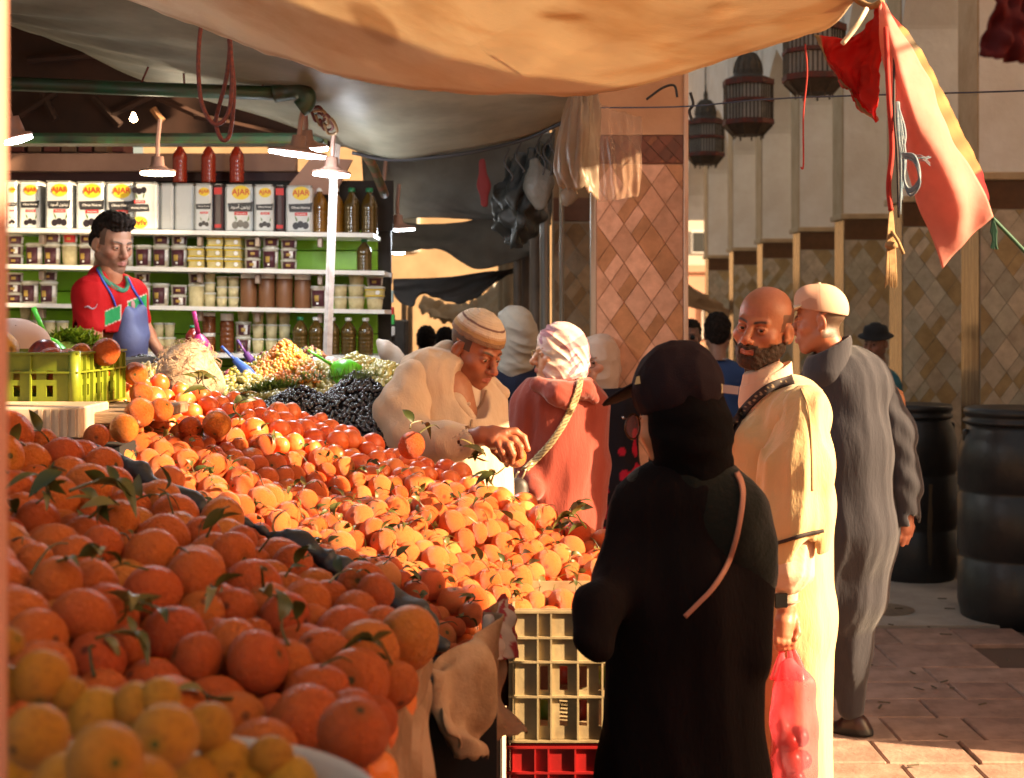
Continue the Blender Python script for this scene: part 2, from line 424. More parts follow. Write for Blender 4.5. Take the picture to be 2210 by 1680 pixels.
# ------------------------------------------------------------------ arcade down the right side
XA, TH = 2.69, .95
corner_u = [2115, 1948, 1822, 1727, 1646, 1583, 1529]; pY = [FPX*XA/(u-CU) for u in corner_u]; pT = [.36]*7
zs, zc, zt = 3.1, 4.35, 5.6; zb = 2.26
ords = ['nearest', 'second', 'third', 'fourth', 'fifth', 'sixth', 'seventh and farthest']
def arch_pts(ya, yb):
    """pointed horseshoe between pier faces ya < yb"""
    pts = []; c = (ya+yb)/2; h = (yb-ya)/2
    for t in np.linspace(0, 1, 9):
        yy = ya-.05*math.sin(min(1, t*2.2)*PI)*(t < .46)+h*(t**3.0); pts.append((yy, zs+(zc-zs)*(t**.85)))
    L = pts; R = [(2*c-a, b) for a, b in L][::-1]
    return L+R[1:]
for i, (y0, t) in enumerate(zip(pY, pT)):
    r0 = empty('arcade_pier', '%s white arcade pier with diamond tile dado%s' % (ords[i].capitalize(), [', barrels at its foot', ', left of the barrels', '', '', '', '', ', at the bright gap'][i]), 'pier', (XA, y0, 0), group='piers of the white arcade')
    off = (XA, y0, 0)
    m = MB(); m.box((XA+.012, y0+.012, 0), (XA+TH, y0+t-.012, 2.43)); m.build('core', M_beige, r0, off=off)
    m = MB(); m.box((XA-.004, y0, 2.47), (XA+TH, y0+t, zs+.02)); m.build('plaster_face', M_plaster, r0, off=off)
    m = MB(); m.box((XA-.014, y0+.004, 2.472), (XA-.0045, y0+t-.004, zs+.9)); m.build('pilaster_strip', M_beige, r0, off=off)
    m = MB(); m.box((XA-.03, y0-.02, 2.425), (XA+TH, y0+t+.02, 2.47), bev=.006); m.build('moulding', M_beige, r0, off=off)
    m = MB(); m.box((XA, y0+.02, .0), (XA+.012, y0+t-.02, 2.43)); m.build('marble_slab', M_marble, r0, off=off)
    m = MB(); m.box((XA+.002, y0+.002, zb), (XA+TH, y0+.012, 2.425), (.13, .055, .02)); m.build('band', M_tile, r0, off=off)
    bk = MB().box((XA+.003, y0+.006, 0), (XA+.62, y0+.0121, zb)).build('grout', mat('grout', (.30, .26, .20), .9), r0, off=off)
    tile_face(bk, 0.004, .60, .02 if i == 0 else .3, zb-.004, .006, .15, .20, PAL_W, 40+i)
# spandrels and wall above the arches; one mesh wall per bay
ys = [5.2]+[]
bays = [(7.02, pY[0])]+[(pY[i]+pT[i], pY[i+1]) for i in range(6)]+[(pY[6]+pT[6], pY[6]+pT[6]+2.0)]
arc = empty('arcade_wall', 'tall white plastered wall of pointed arches carried by the tiled piers', 'wall', (XA, 6, zs))
for (ya, yb) in bays:
    A = arch_pts(ya, yb); m = MB()
    for x0, x1, fl in ((XA-.004, XA+TH, 0),):
        n = len(A)
        Fr = np.array([[x0, a, b] for a, b in A]+[[x0, a, zt] for a, b in A]); Bk = Fr+[x1-x0, 0, 0]
        i = np.arange(n-1); f = np.stack([i, i+1, i+1+n, i+n], -1)
        m.add(Fr, f); m.add(Bk, f[:, ::-1])
        S_ = np.array([[x0, a, b] for a, b in A]+[[x1, a, b] for a, b in A]); m.add(S_, np.stack([i, i+n, i+1+n, i+1], -1))
    m.build('arch', M_plaster, arc, off=(XA, 6, zs), smooth=False)
m = MB()
for y0, t in zip(pY, pT): m.box((XA-.004, y0, zs+.02), (XA+TH, y0+t, zt))
m.box((XA-.004, 6.66, 0), (XA+TH, 7.02, zt)); m.build('masonry', M_plaster, arc, off=(XA, 6, zs))
m = MB(); m.box((XA+3.2, 4, 0), (XA+3.4, 22, zt))
struct(m.build('gallery_shell', M_plaster))

# front tiled pillar
pyF = 6.45; xl, xr = P(1286, 0, pyF)[0], P(1476, 0, pyF)[0]
pil = empty('tiled_pillar', 'square pillar of salmon and brown diamond tiles with a dark band, behind the women', 'pillar', (xl, pyF, 0))
off = (xl, pyF, 0)
M_pl2 = mat('salmon_plaster', (.50, .27, .15), .85, (.42, .21, .11), 3, bump=.004, bscale=15)
zb0, zb1 = P(0, 355, pyF)[2], P(0, 291, pyF)[2]
MB().box((xl, pyF+.012, 0), (xr, pyF+.42, zb1)).build('core', M_pl2, pil, off=off)
MB().box((xl-.004, pyF+.002, zb1), (xr+.004, pyF+.425, 5.2)).build('plaster_face', M_pl2, pil, off=off)
gb = MB().box((xl+.001, pyF+.006, 0), (xr-.001, pyF+.0121, zb0)).build('grout', mat('grout_salmon', (.34, .17, .10), .9), pil, off=off)
tile_face(gb, .003, xr-xl-.003, .55, zb0, .006, .125, .178, PAL_P, 5)
bb = MB().box((xl+.001, pyF+.005, zb0+.003), (xr-.001, pyF+.0122, zb1-.002)).build('band', mat('band_brown', (.13, .03, .01), .5), pil, off=off)
tile_face(bb, .003, xr-xl-.003, zb0+.006, zb1-.004, .005, .07, .075, [(.17, .04, .015), (.24, .07, .02), (.14, .035, .012)], 6)
m = MB(); m.box((xr-.001, pyF-.006, 0), (xr+.02, pyF+.02, 4.2), bev=.003); m.build('edge_strip', mat('salmon_marble', (.5, .27, .17), .25, (.62, .42, .30), 8, stretch=(3, 3, .4)), pil, off=off)
# the pillar behind it, tan
py2 = 9.6; xl2, xr2 = P(1195, 0, py2)[0], P(1300, 0, py2)[0]
p2 = empty('tiled_pillar', 'tan diamond tiled pillar half hidden left of the salmon pillar', 'pillar', (xl2, py2, 0)); off = (xl2, py2, 0)
MB().box((xl2, py2+.012, 0), (xr2, py2+.5, 5)).build('core', mat('tan_plaster', (.36, .22, .11), .85, (.28, .16, .08), 4), p2, off=off)
g2 = MB().box((xl2+.001, py2+.006, 0), (xr2, py2+.0121, 2.28)).build('grout', MATS['grout'], p2, off=off)
tile_face(g2, .003, xr2-xl2-.003, 1.0, 2.27, .006, .15, .2, [(.36, .22, .11), (.26, .14, .05), (.33, .23, .14)], 9)
m = MB(); m.box((xl2-.003, py2+.001, 2.285), (xr2+.003, py2+.0125, 2.44), (.16, .06, .03)); m.build('band', M_tile, p2, off=off)
# chrome and dark posts left of that pillar
M_chrome = mat('steel_pipe', (.30, .29, .27), .28, metal=.9)
M_dkpost = mat('dark_post', (.05, .035, .025), .5, (.10, .07, .05), 12, stretch=(1, 1, .3))
posts = [(1117, 9.2, .028, 'dark', 'dark painted post nearest the headscarf of the woman in navy'), (1136, 9.4, .05, 'dark', 'thick dark post beside the shiny pipe'), (1155, 8.6, .035, 'dark', 'black round post under the hanging dark bag'),
         (1176, 8.3, .030, 'chrome', 'shiny bluish steel pipe left of the tan pillar'), (1212, 8.4, .014, 'chrome', 'thin steel pipe in front of the tan tiled pillar'), (1279, 7.4, .014, 'chrome', 'slim steel pipe at the left edge of the salmon pillar'),
         (1099, 11, .05, 'tan', 'tan post at the sunlit gap, left of the dark posts'), (1086, 12, .045, 'tan', 'narrow tan post, leftmost at the sunlit gap')]
for u, Y, r_, k, lab in posts:
    x = P(u, 0, Y)[0]; m = MB(); m.lathe([(r_*1.5, 0), (r_*1.5, .02), (r_, .03), (r_, 2.4), (r_*1.25, 2.41), (r_*1.25, 2.44), (r_*.9, 2.45), (r_*.9, 3.0)], 14)
    tag(m.build('market_post', {'dark': M_dkpost, 'chrome': M_chrome, 'tan': M_beige}[k], smooth=True, loc=(x, Y, 0)), lab, 'post')

# louvred screen beyond the arcade, far building, distant canopies
ls = empty('slatted_screen', 'beige screen of horizontal slats high above the far end of the lane', 'screen', (2.9, 23, 4.2))
sl_me = MB().box((-1.15, -.05, -.035), (1.15, .05, .035), bev=.008, M=TRS(rot=(.5, 0, 0))).me('slat', mat('slat_beige', (.62, .44, .25), .7))
for k in range(17): link('slat', sl_me, ls, (0, 0, .125*k))
MB().box((-1.2, .09, -.1), (1.2, .14, 2.2)).build('backing', mat('slat_back', (.30, .19, .10), .8), ls)
M_pink = mat('pink_wall', (.52, .30, .21), .85, (.44, .24, .17), 2)
M_sunny = mat('ochre_wall', (.50, .34, .20), .85, (.38, .25, .14), 1.5)
def bld(name, lab, lo, hi, m_, wins=(), seed=0, face_y=None):
    r0 = empty(name, lab, 'building', (lo[0], lo[1], 0)); off = (lo[0], lo[1], 0)
    MB().box(lo, hi).build('wall', m_, r0, off=off)
    MB().box((lo[0]-.05, lo[1]-.05, hi[2]), (hi[0]+.05, hi[1], hi[2]+.15)).build('parapet', m_, r0, off=off)
    for (x, z, w_, h_) in wins:
        f = MB().box((x-w_/2-.05, lo[1]-.04, z-.05), (x+w_/2+.05, lo[1]-.003, z+h_+.05)).build('window', M_white, r0, off=off)
        MB().box((x-w_/2, lo[1]-.05, z), (x+w_/2, lo[1]-.041, z+h_)).build('pane', mat('dark_glass', (.05, .05, .05), .2), f, off=(0, 0, 0)).location = (-lo[0], -lo[1], 0)
    return r0
bld('low_building', 'low pink building closing the far end of the lane on the right', (2.0, 30, 0), (9, 36, 2.55), M_pink, [(4.3, 1.2, .5, .7), (5.6, 1.2, .5, .7)])
bld('far_building', 'pale building with small windows on the skyline in the bright gap', (4.2, 44, 0), (6.6, 50, 5.0), mat('pale_wall', (.6, .52, .44), .9), [(5.0, 3.6, .4, .6), (5.8, 3.6, .4, .6)])
bld('ochre_building', 'sunlit ochre building seen under the dark awnings in the middle', (-7, 27, 0), (.9, 31, 6.2), M_sunny, [(-2.2, 2.9, .8, 1.1), (-3.6, 2.9, .7, 1.1), (.0, 1.2, .6, 1.0)])
# left side block so nothing behind the shop is empty
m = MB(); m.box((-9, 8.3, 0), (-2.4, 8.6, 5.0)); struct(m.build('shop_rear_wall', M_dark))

# ------------------------------------------------------------------ iron lanterns over the lane
M_iron = mat('lantern_iron', (.07, .055, .04), .6, (.13, .09, .06), 20, metal=.3); M_lred = mat('lantern_red', (.20, .035, .02), .7, (.08, .04, .03), 20); M_lgl = mat('lantern_glass', (.80, .78, .72), .5, (.6, .56, .5), 6, trans=.3)
def lantern(u, v, Y, R, lab, hb=.34):
    p = P(u, v, Y); r0 = empty('hanging_lantern', lab, 'lantern', p, group='iron lanterns hanging over the lane')
    a = np.linspace(0, 2*PI, 9)[:-1]+PI/8; ring = lambda r, z, w_, m_, nm: MB().lathe([(r, z), (r+.012, z+.004), (r+.012, z+w_-.004), (r, z+w_), (r-.01, z+w_), (r-.01, z)], 8, M=TRS(rot=(0, 0, PI/8)), cap=False).build(nm, m_, r0)
    for z, w_ in ((0, .045), (hb*.48, .032), (hb-.05, .05)): ring(R, z, w_, M_lred, 'red_band')
    MB().lathe([(R*.93, .01), (R*.93, hb-.01)], 8, M=TRS(rot=(0, 0, PI/8)), cap=False).build('glass_body', M_lgl, r0)
    bar = MB().box((-.005, -.005, .03), (.005, .005, hb-.03)).me('bar', M_iron)
    for i in range(8):
        p0, p1 = np.array([math.cos(a[i]), math.sin(a[i])])*R, np.array([math.cos(a[(i+1) % 8]), math.sin(a[(i+1) % 8])])*R
        for t in np.linspace(0, 1, 6)[:-1]: q = p0+(p1-p0)*t; link('bar', bar, r0, (q[0], q[1], 0))
    MB().lathe([(R, 0), (R*.62, -.07), (R*.6, -.075)], 8, M=TRS(rot=(0, 0, PI/8)), cap=True).build('lower_cage', M_iron, r0)
    for i in range(8):
        m = MB(); m.tube([np.array([math.cos(a[i])*R*.98, math.sin(a[i])*R*.98, -.004]), np.array([math.cos(a[i])*R*.6, math.sin(a[i])*R*.6, -.082]), np.array([math.cos(a[i])*R*.6, math.sin(a[i])*R*.6, -.105])], .007, 5); m.build('foot', M_iron, r0)
    pr = [(R*.98, hb), (R*.75, hb+.02), (R*.58, hb+.035), (R*.60, hb+.06)]+[(R*.56*math.cos(t), hb+.06+R*.85*math.sin(t)) for t in np.linspace(0, 1.35, 9)]+[(R*.12, hb+.06+R*.86), (R*.12, hb+.10+R*.9), (R*.05, hb+.13+R*.95), (.004, hb+.24+R)]
    MB().lathe(pr, 16).build('dome', M_iron, r0, smooth=True)
    for k in range(12):
        t = 2*PI*k/12; pts = [np.array([math.cos(t)*(r+.004), math.sin(t)*(r+.004), z]) for r, z in pr[3:12]]; m = MB(); m.tube(pts, .005, 4); m.build('dome_rib', M_iron, r0)
    m = MB(); m.tube([(0, 0, hb+.2+R), (0, 0, 5.6-p[2])], .006, 5); m.build('chain', M_iron, r0)
lantern(1523, 340, 14.3, .185, 'smallest and farthest iron lantern, its top against the slatted screen', .37)
lantern(1615, 272, 11.2, .195, 'middle iron lantern with a ribbed dome and red bands', .36)
lantern(1757, 178, 9.3, .20, 'nearest iron lantern, its top hidden by the awning', .37)
m = MB(); m.box((1.2, 9.2, 5.6), (2.69, 9.3, 5.7)); m.box((1.2, 11.1, 5.6), (2.69, 11.2, 5.7)); m.box((1.2, 14.2, 5.6), (2.69, 14.3, 5.7)); tag(m.build('lantern_beams', M_beige), 'high beams across the lane carrying the lanterns', 'beams')
# ------------------------------------------------------------------ awnings, tarps and hanging cloth
def sstep_(a, b, x): t = np.clip((x-a)/(b-a), 0, 1); return t*t*(3-2*t)
def sheet(name, rows, m_, lab, cat, nu=60, nv=24, amp=.02, seed=1, fx=6, fy=2, sag=0.0, col=None, parent=None, ragged=0.0, thick=.003, group=None, vc=None, fold=None, tagit=True):
    """rows: list of polylines [(u,v,Y),...] from top/near to bottom/far edge; lofted smoothly"""
    R = []
    for r in rows:
        p = np.array([P(*q) for q in r]); c = catmull(p, 10) if len(p) > 2 else np.linspace(p[0], p[-1], 20)
        d = np.r_[0, np.cumsum(np.linalg.norm(np.diff(c, axis=0), axis=1))]; t = np.linspace(0, d[-1], nu)
        R.append(np.stack([np.interp(t, d, c[:, k]) for k in range(3)], 1))
    R = np.array(R); nr = len(R); T = np.linspace(0, nr-1, nv); G = np.zeros((nv, nu, 3))
    for j in range(nu):
        cc = catmull(R[:, j], 12) if nr > 2 else None
        if cc is None: G[:, j] = R[0, j]+(R[1, j]-R[0, j])*(T/(nr-1))[:, None]
        else:
            tt = np.linspace(0, nr-1, len(cc)); G[:, j] = np.stack([np.interp(T, tt, cc[:, k]) for k in range(3)], 1)
    du = np.gradient(G, axis=1); dv = np.gradient(G, axis=0); N = np.cross(du, dv); N /= np.linalg.norm(N, axis=2)[..., None]+1e-9
    a = np.linspace(0, 1, nu)[None, :]; b = np.linspace(0, 1, nv)[:, None]
    W = wob(a*fx*6, b*fy*6, 0, seed, 1, 1)*.6+wob(a*fx*20, b*fy*12, 0, seed+1, 1, 1)*.22
    if fold: W = W+fold(a, b)
    G = G+N*(W*amp)[..., None]
    if ragged:
        rg = wob(a[0]*90, 0, 0, seed+5, 1)*ragged; G[-1] += (G[-1]-G[-2])/(np.linalg.norm(G[-1]-G[-2], axis=1)[:, None]+1e-9)*rg[:, None]
    col = None
    if vc: col = vc(np.broadcast_to(a, (nv, nu)), np.broadcast_to(b, (nv, nu))).reshape(-1, 3)
    mb = MB(); mb.grid(G, col)
    org = G.reshape(-1, 3).mean(0); o = mb.build(name, m_, parent, smooth=True, off=org if parent is None else (0, 0, 0))
    if parent is None: o.location = org
    md = o.modifiers.new('thickness', 'SOLIDIFY'); md.thickness = thick; md.offset = 0
    if tagit: tag(o, lab, cat, group)
    return o
def rope(name, pts, r_, m_, lab=None, cat='rope', n=8, parent=None, off=None, group=None):
    p = catmull(pts, n); m = MB(); m.tube(p, r_, 7)
    o = m.build(name, m_, parent, smooth=True, off=p[0] if parent is None else off)
    if parent is None: o.location = p[0]
    if lab: tag(o, lab, cat, group)
    return o

M_tarp = mat('cream_tarp', (.76, .63, .46), .9, (.84, .74, .62), 1.8, vcol=True, bump=.004, bscale=7, trans=.40, tcol=(1, .97, .90), contrast=(.46, .70), stretch=(.8, 2.2, 2.2), b2=(.002, 60), spec=.1)
M_tarp2 = mat('grey_green_tarp', (.24, .22, .16), .5, (.16, .145, .105), 3, bump=.004, bscale=5, trans=.10, stretch=(1, 2, 2), spec=.3)
M_dtarp = mat('dark_tarp', (.065, .063, .055), .7, (.04, .035, .03), 5, bump=.006, bscale=8)
M_btarp = mat('black_tarp', (.018, .016, .014), .8, (.03, .022, .018), 5, bump=.006, bscale=10)
def tarpcol(a, b):
    c = np.zeros(a.shape+(3,)); c[...] = (.72, .63, .50); n1 = wob(a*14, b*30, 0, 3, 1, 1, 1, 6); n2 = wob(a*50, b*70, 0, 4, 1, 1, 1, 6); n3 = wob(a*6, b*44, 0, 7, 1, 1, 1, 5)
    def bl(m, k): nonlocal c; m = np.clip(m, 0, 1)[..., None]; c = c*(1-m)+np.array(k)*m
    bl(sstep_(.5, 1.5, n1+.4*n2)*.40, (.58, .38, .20)); bl(sstep_(.8, 1.8, n3+.3*n2)*.6, (.88, .78, .62)); bl(sstep_(.3, -.1, np.hypot((a-.385)/.045, (b-.82-(a-.385)*.5)/.07)+.15*n2-.6)*.5, (.40, .24, .12)); bl(sstep_(.6, 0, np.abs(b-.80-.05*np.sin(a*8))/.02)*sstep_(.3, 1.2, n2)*.5, (.40, .24, .10)); bl(sstep_(.985, .99, b)*.5, (.45, .3, .18)); return c
sheet('awning', [[(100, -700, 3.3), (700, -900, 2.6), (1300, -1000, 2.1), (2300, -1500, 1.5)],
                 [(200, -260, 4.0), (800, -230, 3.5), (1300, -200, 3.1), (1980, -420, 2.5)],
                 [(262, -10, 4.7), (480, 78, 4.6), (700, 158, 4.45), (850, 195, 4.35), (1000, 211, 4.2), (1240, 213, 4.0), (1400, 186, 3.85), (1560, 137, 3.7), (1700, 92, 3.6), (1800, 58, 3.5), (1856, -4, 3.4)]],
      M_tarp, 'large stained cream awning sagging over the orange stall', 'awning', 220, 130, .012, 3, 1.6, 2.0, ragged=.004, vc=tarpcol, fold=lambda a, b: .5*np.abs(np.sin(a*7+b*19+1.5*np.sin(a*11)))+.25*np.abs(np.sin(a*23-b*31+2*np.sin(b*9))))
sheet('awning', [[(-300, -60, 4.4), (300, -220, 4.6), (800, -160, 4.9), (1300, -60, 5.0)],
                 [(-200, -20, 5.2), (300, 60, 5.2), (800, 120, 5.3), (1250, 150, 5.4)],
                 [(20, 28, 5.7), (190, 118, 5.8), (330, 186, 5.9), (560, 250, 6.0), (700, 300, 6.1), (850, 343, 6.1), (1000, 330, 6.1), (1130, 300, 6.1), (1215, 262, 6.0)]],
      M_tarp2, 'grey-green plastic awning behind the cream one, shiny with creases on the left', 'awning', 110, 46, .010, 8, 1.6, 1.2, fold=lambda a, b: 1.3*np.sin(b*62+a*26)*sstep_(.55, .1, a)*np.exp(-((b-.66)/.22)**2))
sheet('tarp', [[(780, 330, 8.0), (1000, 320, 8.1), (1200, 285, 8.2)], [(784, 405, 8.1), (960, 430, 8.2), (1190, 470, 8.3)], [(786, 478, 8.1), (930, 470, 8.2), (1060, 478, 8.3), (1190, 480, 8.3)]],
      M_dtarp, 'dark grey tarp hung under the awning, behind the oil bottles', 'tarp', 50, 20, .02, 12, 1.2, 1)
sheet('tarp', [[(820, 475, 9.0), (960, 482, 9.1), (1190, 430, 9.3)], [(820, 510, 8.9), (950, 525, 9.0), (1180, 520, 9.2)], [(820, 545, 8.8), (874, 545, 8.8), (947, 545, 8.9), (1022, 580, 9.0), (1085, 572, 9.1), (1165, 545, 9.2)]],
      M_dtarp, 'grey tarp sagging in folds above the bright gap', 'tarp', 50, 20, .025, 15, 1.2, 1.0)
sheet('tarp', [[(848, 602, 9.4), (966, 598, 9.5), (1088, 580, 9.6), (1132, 571, 9.7)], [(848, 625, 9.4), (960, 630, 9.5), (1060, 605, 9.6), (1132, 573, 9.7)],
               [(852, 640, 9.4), (868, 657, 9.4), (887, 664, 9.4), (898, 656, 9.4), (902, 640, 9.4), (912, 632, 9.4), (926, 638, 9.45), (949, 647, 9.5), (987, 655, 9.5), (1026, 646, 9.55), (1066, 612, 9.6), (1133, 575, 9.7)]],
      M_btarp, 'black tarp drooping like a hammock across the gap, over the man in the knitted cap', 'tarp', 70, 16, .015, 18, 1.4, 1, ragged=.006)
sheet('canopy', [[(915, 640, 14), (1000, 655, 14), (1110, 600, 14)], [(905, 655, 13.8), (985, 690, 13.8), (1105, 640, 13.8)], [(905, 668, 13.6), (960, 690, 13.6), (1040, 716, 13.6), (1115, 720, 13.6)]],
      mat('pale_canvas', (.62, .48, .30), .85, (.5, .34, .18), 3, trans=.3), 'pale canvas canopy in the sunlit gap behind the knitted cap', 'canopy', 40, 12, .05, 21)
sheet('canopy', [[(1440, 590, 17), (1530, 640, 18), (1620, 700, 19)], [(1440, 650, 17), (1530, 676, 18), (1620, 720, 19)]],
      mat('tan_canvas', (.42, .30, .20), .85, trans=.2), 'sloping tan canopy in the gap beside the salmon pillar', 'canopy', 20, 8, .04, 22)
# dark plastic bag, clear plastic bags hanging by the pillar
def bag(name, cpts, m_, lab, seed, squash=.5, h=.012, amp=.018, cat='plastic bag', h_=None):
    P_ = [(P(u, v, Y), r/S(Y)) for u, v, Y, r in cpts]; a = np.array([p for p, r in P_]); R = max(r for p, r in P_)+.04
    f = Field(a.min(0)-R, a.max(0)+R, h)
    for i in range(len(P_)-1): f.cap(P_[i][0], P_[i+1][0], P_[i][1], P_[i+1][1], .05, sy=squash)
    f.disp(lambda x, y, z: amp*wob(x, y, z, seed, 22, 22, 7)+amp*.5*np.abs(wob(x, y, z, seed+3, 45, 40, 14)))
    V, F = f.nets(); o = link(name, mesh_np(name, V-a[0], F, m_), loc=a[0]); return tag(o, lab, cat)
M_poly = mat('milky_plastic', (.36, .29, .22), .4, (.26, .20, .15), 5, bump=.004, bscale=14, alpha=.62, trans=.3, tcol=(1, .85, .7))
M_dbag = mat('dark_plastic', (.030, .032, .028), .55, (.02, .02, .018), 5, bump=.006, bscale=12)
vf = lambda a, b: .9*np.sin(a*16+b*3)+.6*np.sin(a*37-b*5)
sheet('plastic_bag', [[(1228, 200, 5.2), (1256, 206, 5.15), (1287, 202, 5.2)], [(1208, 270, 5.2), (1250, 275, 5.1), (1290, 270, 5.2)], [(1194, 350, 5.2), (1245, 360, 5.1), (1292, 355, 5.2)], [(1206, 398, 5.2), (1240, 412, 5.12), (1262, 405, 5.1), (1292, 436, 5.2)]], M_poly, 'milky plastic bag hanging below the edge of the awning', 'plastic bag', 50, 30, .008, 31, 2, 2, fold=vf, ragged=.008)
sheet('plastic_sheet', [[(1285, 210, 5.5), (1310, 232, 5.5), (1385, 254, 5.5)], [(1287, 300, 5.5), (1330, 310, 5.45), (1383, 300, 5.5)], [(1290, 380, 5.5), (1330, 390, 5.45), (1384, 378, 5.5)], [(1292, 436, 5.5), (1330, 432, 5.45), (1376, 424, 5.5)]], mat('clear_film', (.50, .32, .22), .3, alpha=.20, trans=.3, bump=.004, bscale=20), 'clear plastic sheet draped against the salmon pillar, right of the milky bag', 'plastic sheet', 50, 30, .006, 35, 2, 1.4, fold=vf)
sheet('plastic_bag', [[(1098, 338, 7.25), (1140, 322, 7.2), (1192, 296, 7.2)], [(1066, 400, 7.2), (1115, 410, 7.0), (1190, 390, 7.15)], [(1058, 460, 7.2), (1112, 480, 6.95), (1184, 450, 7.15)], [(1066, 500, 7.2), (1082, 528, 7.1), (1112, 540, 7.05), (1150, 522, 7.1), (1182, 478, 7.2)]], M_dbag, 'big dark plastic sack slumped from the awning line', 'plastic sack', 60, 40, .03, 38, 2, 2, fold=lambda a, b: 1.0*np.abs(np.sin(a*9+b*6))+.5*np.sin(a*23-b*13))
bag('plastic_bag', [(1150, 350, 7.0, 16), (1162, 400, 7.0, 30), (1168, 440, 7.0, 14)], mat('grey_plastic', (.22, .20, .17), .5, (.12, .11, .09), 6, bump=.004), 'small grey-white plastic bag knotted to the dark bag', 41, .5)
bag('plastic_bag', [(1205, 405, 6.6, 10), (1222, 425, 6.6, 18), (1250, 420, 6.6, 9)], M_poly, 'torn scrap of white plastic below the milky bag', 43, .4)
bag('red_rag', [(1040, 350, 7.0, 7), (1043, 400, 7.0, 9), (1045, 440, 7.0, 7)], mat('red_rag', (.16, .012, .012), .8), 'thin dark red rag hanging in front of the dark tarp', 44, .4, h=.008, amp=.006, cat='rag')
# flag, red cloths, ropes of the right upper corner
M_flag = mat('red_flag', vcol=True, rough=.75, trans=.55, col2=(.8, .75, .72), scale=5, bump=.002, bscale=40)
def flagcol(a, b):
    c = np.zeros(a.shape+(3,)); c[...] = (.86, .40, .34)
    return c
sheet('flag', [[(1905, 3, 3.3), (1960, 90, 3.3), (2040, 250, 3.3), (2110, 380, 3.3), (2142, 468, 3.3)],
               [(1903, 6, 3.3), (1935, 120, 3.25), (1990, 280, 3.22), (2060, 420, 3.25), (2085, 520, 3.3)],
               [(1900, 8, 3.3), (1915, 130, 3.3), (1945, 300, 3.3), (1985, 440, 3.3), (2036, 580, 3.3)]],
      M_flag, 'long faded red flag hanging from the rope at upper right, lit from behind', 'flag', 70, 30, .012, 52, 1.4, 1.0, vc=flagcol)
def redcol(a, b):
    c = np.zeros(a.shape+(3,)); c[...] = (.70, .035, .025); c[b > .955] = (.45, .36, .2); return c
sheet('flag', [[(1903, 4, 3.35), (1902, 140, 3.34), (1893, 262, 3.33)], [(1870, 60, 3.4), (1862, 150, 3.4), (1850, 200, 3.4)], [(1830, 82, 3.4), (1800, 105, 3.4), (1800, 140, 3.4), (1890, 258, 3.4)], [(1758, 75, 3.4), (1785, 130, 3.4), (1830, 192, 3.4), (1890, 262, 3.38)]],
      M_flag, 'bright red triangular pennant tied beside the faded flag, hemmed in straw colour', 'flag', 40, 30, .012, 55, 2, 2, vc=redcol)
def stripecol(a, b):
    c = np.zeros(a.shape+(3,)); c[...] = (.62, .36, .14); s = (np.sin(a*55)+1)/2; c *= (.6+.4*s)[..., None]
    c[a < .12] = (.45, .03, .02); c[a > .80] = (.36, .012, .02); c[(a > .17) & (a < .24)] = (.28, .22, .15); return c
sheet('rolled_banner', [[(1908, 6, 3.36), (1985, 110, 3.36), (2060, 250, 3.36), (2118, 370, 3.36), (2140, 466, 3.36)], [(1906, 10, 3.33), (1962, 140, 3.31), (2035, 280, 3.31), (2095, 400, 3.31), (2138, 470, 3.33)], [(1904, 14, 3.40), (1950, 160, 3.4), (2025, 300, 3.4), (2088, 410, 3.4), (2136, 472, 3.38)]],
      M_flag, 'rolled orange and cream striped banner edging the faded flag', 'banner', 70, 10, .006, 58, 3, 1, vc=stripecol)
M_dred = mat('deep_red_cloth', (.16, .005, .006), .85, (.08, .003, .004), 5, bump=.004, bscale=20, trans=.25)
sheet('hanging_cloth', [[(2150, -260, 2.1), (2300, -300, 2.15), (2500, -300, 2.2)], [(2146, -20, 2.1), (2280, -20, 2.15), (2460, -40, 2.2)], [(2114, 118, 2.1), (2140, 128, 2.1), (2215, 134, 2.12), (2290, 120, 2.15), (2460, 100, 2.2)]],
      M_dred, 'deep red cloth hanging in the top right corner', 'cloth', 40, 20, .02, 61)
M_blue = mat('blue_rope', (.10, .17, .24), .7, (.25, .30, .34), 50)
M_tan = mat('jute', (.40, .26, .12), .9, (.25, .15, .07), 60)
rt = empty('rope_tangle', 'blue frayed rope knotted in loops in front of the faded flag', 'rope', P(1940, 220, 3.2)); off = P(1940, 220, 3.2)
rr = random.Random(8)
for k in range(7):
    rope('strand', [P(1938+rr.uniform(-5, 5), 220, 3.2)-off, P(1946+rr.uniform(-8, 8), 290, 3.18)-off, P(1948+rr.uniform(-8, 8), 350, 3.18)-off, P(1944+rr.uniform(-8, 8), 400+rr.uniform(0, 70), 3.2)-off], .0028, M_blue, parent=rt)
for k in range(4):
    a = rr.uniform(-4, 4); rope('loop', [P(1948, 335+a, 3.15)-off, P(1975, 345+a*2, 3.12)-off, P(1985, 390+a*2, 3.12)-off, P(1965, 415+a*2, 3.14)-off, P(1952, 390, 3.15)-off, P(1952, 345, 3.15)-off], .0028, M_blue, parent=rt)
for k in range(6): rope('frayed_end', [P(1960, 340, 3.14)-off, P(1985+rr.uniform(-5, 5), 342+rr.uniform(-8, 8), 3.12)-off, P(2005+rr.uniform(-6, 6), 345+rr.uniform(-9, 16), 3.12)-off], .0009, M_blue, parent=rt)
m = MB()
for k in range(40):
    a = rr.uniform(-1, 1); x0 = 1923+a*3
    m.tube([P(x0, 455, 3.2), P(x0+a*5, 520, 3.2), P(1923+a*9+rr.uniform(-2, 2), 575+rr.uniform(0, 15), 3.2), P(1923+a*13, 600+rr.uniform(0, 22), 3.2)], [.0016, .0022, .0022, .0012], 5)
m.lathe([(.006, -.008), (.015, -.004), (.015, .006), (.006, .010)], 10, M=TRS(P(1924, 530, 3.2)))
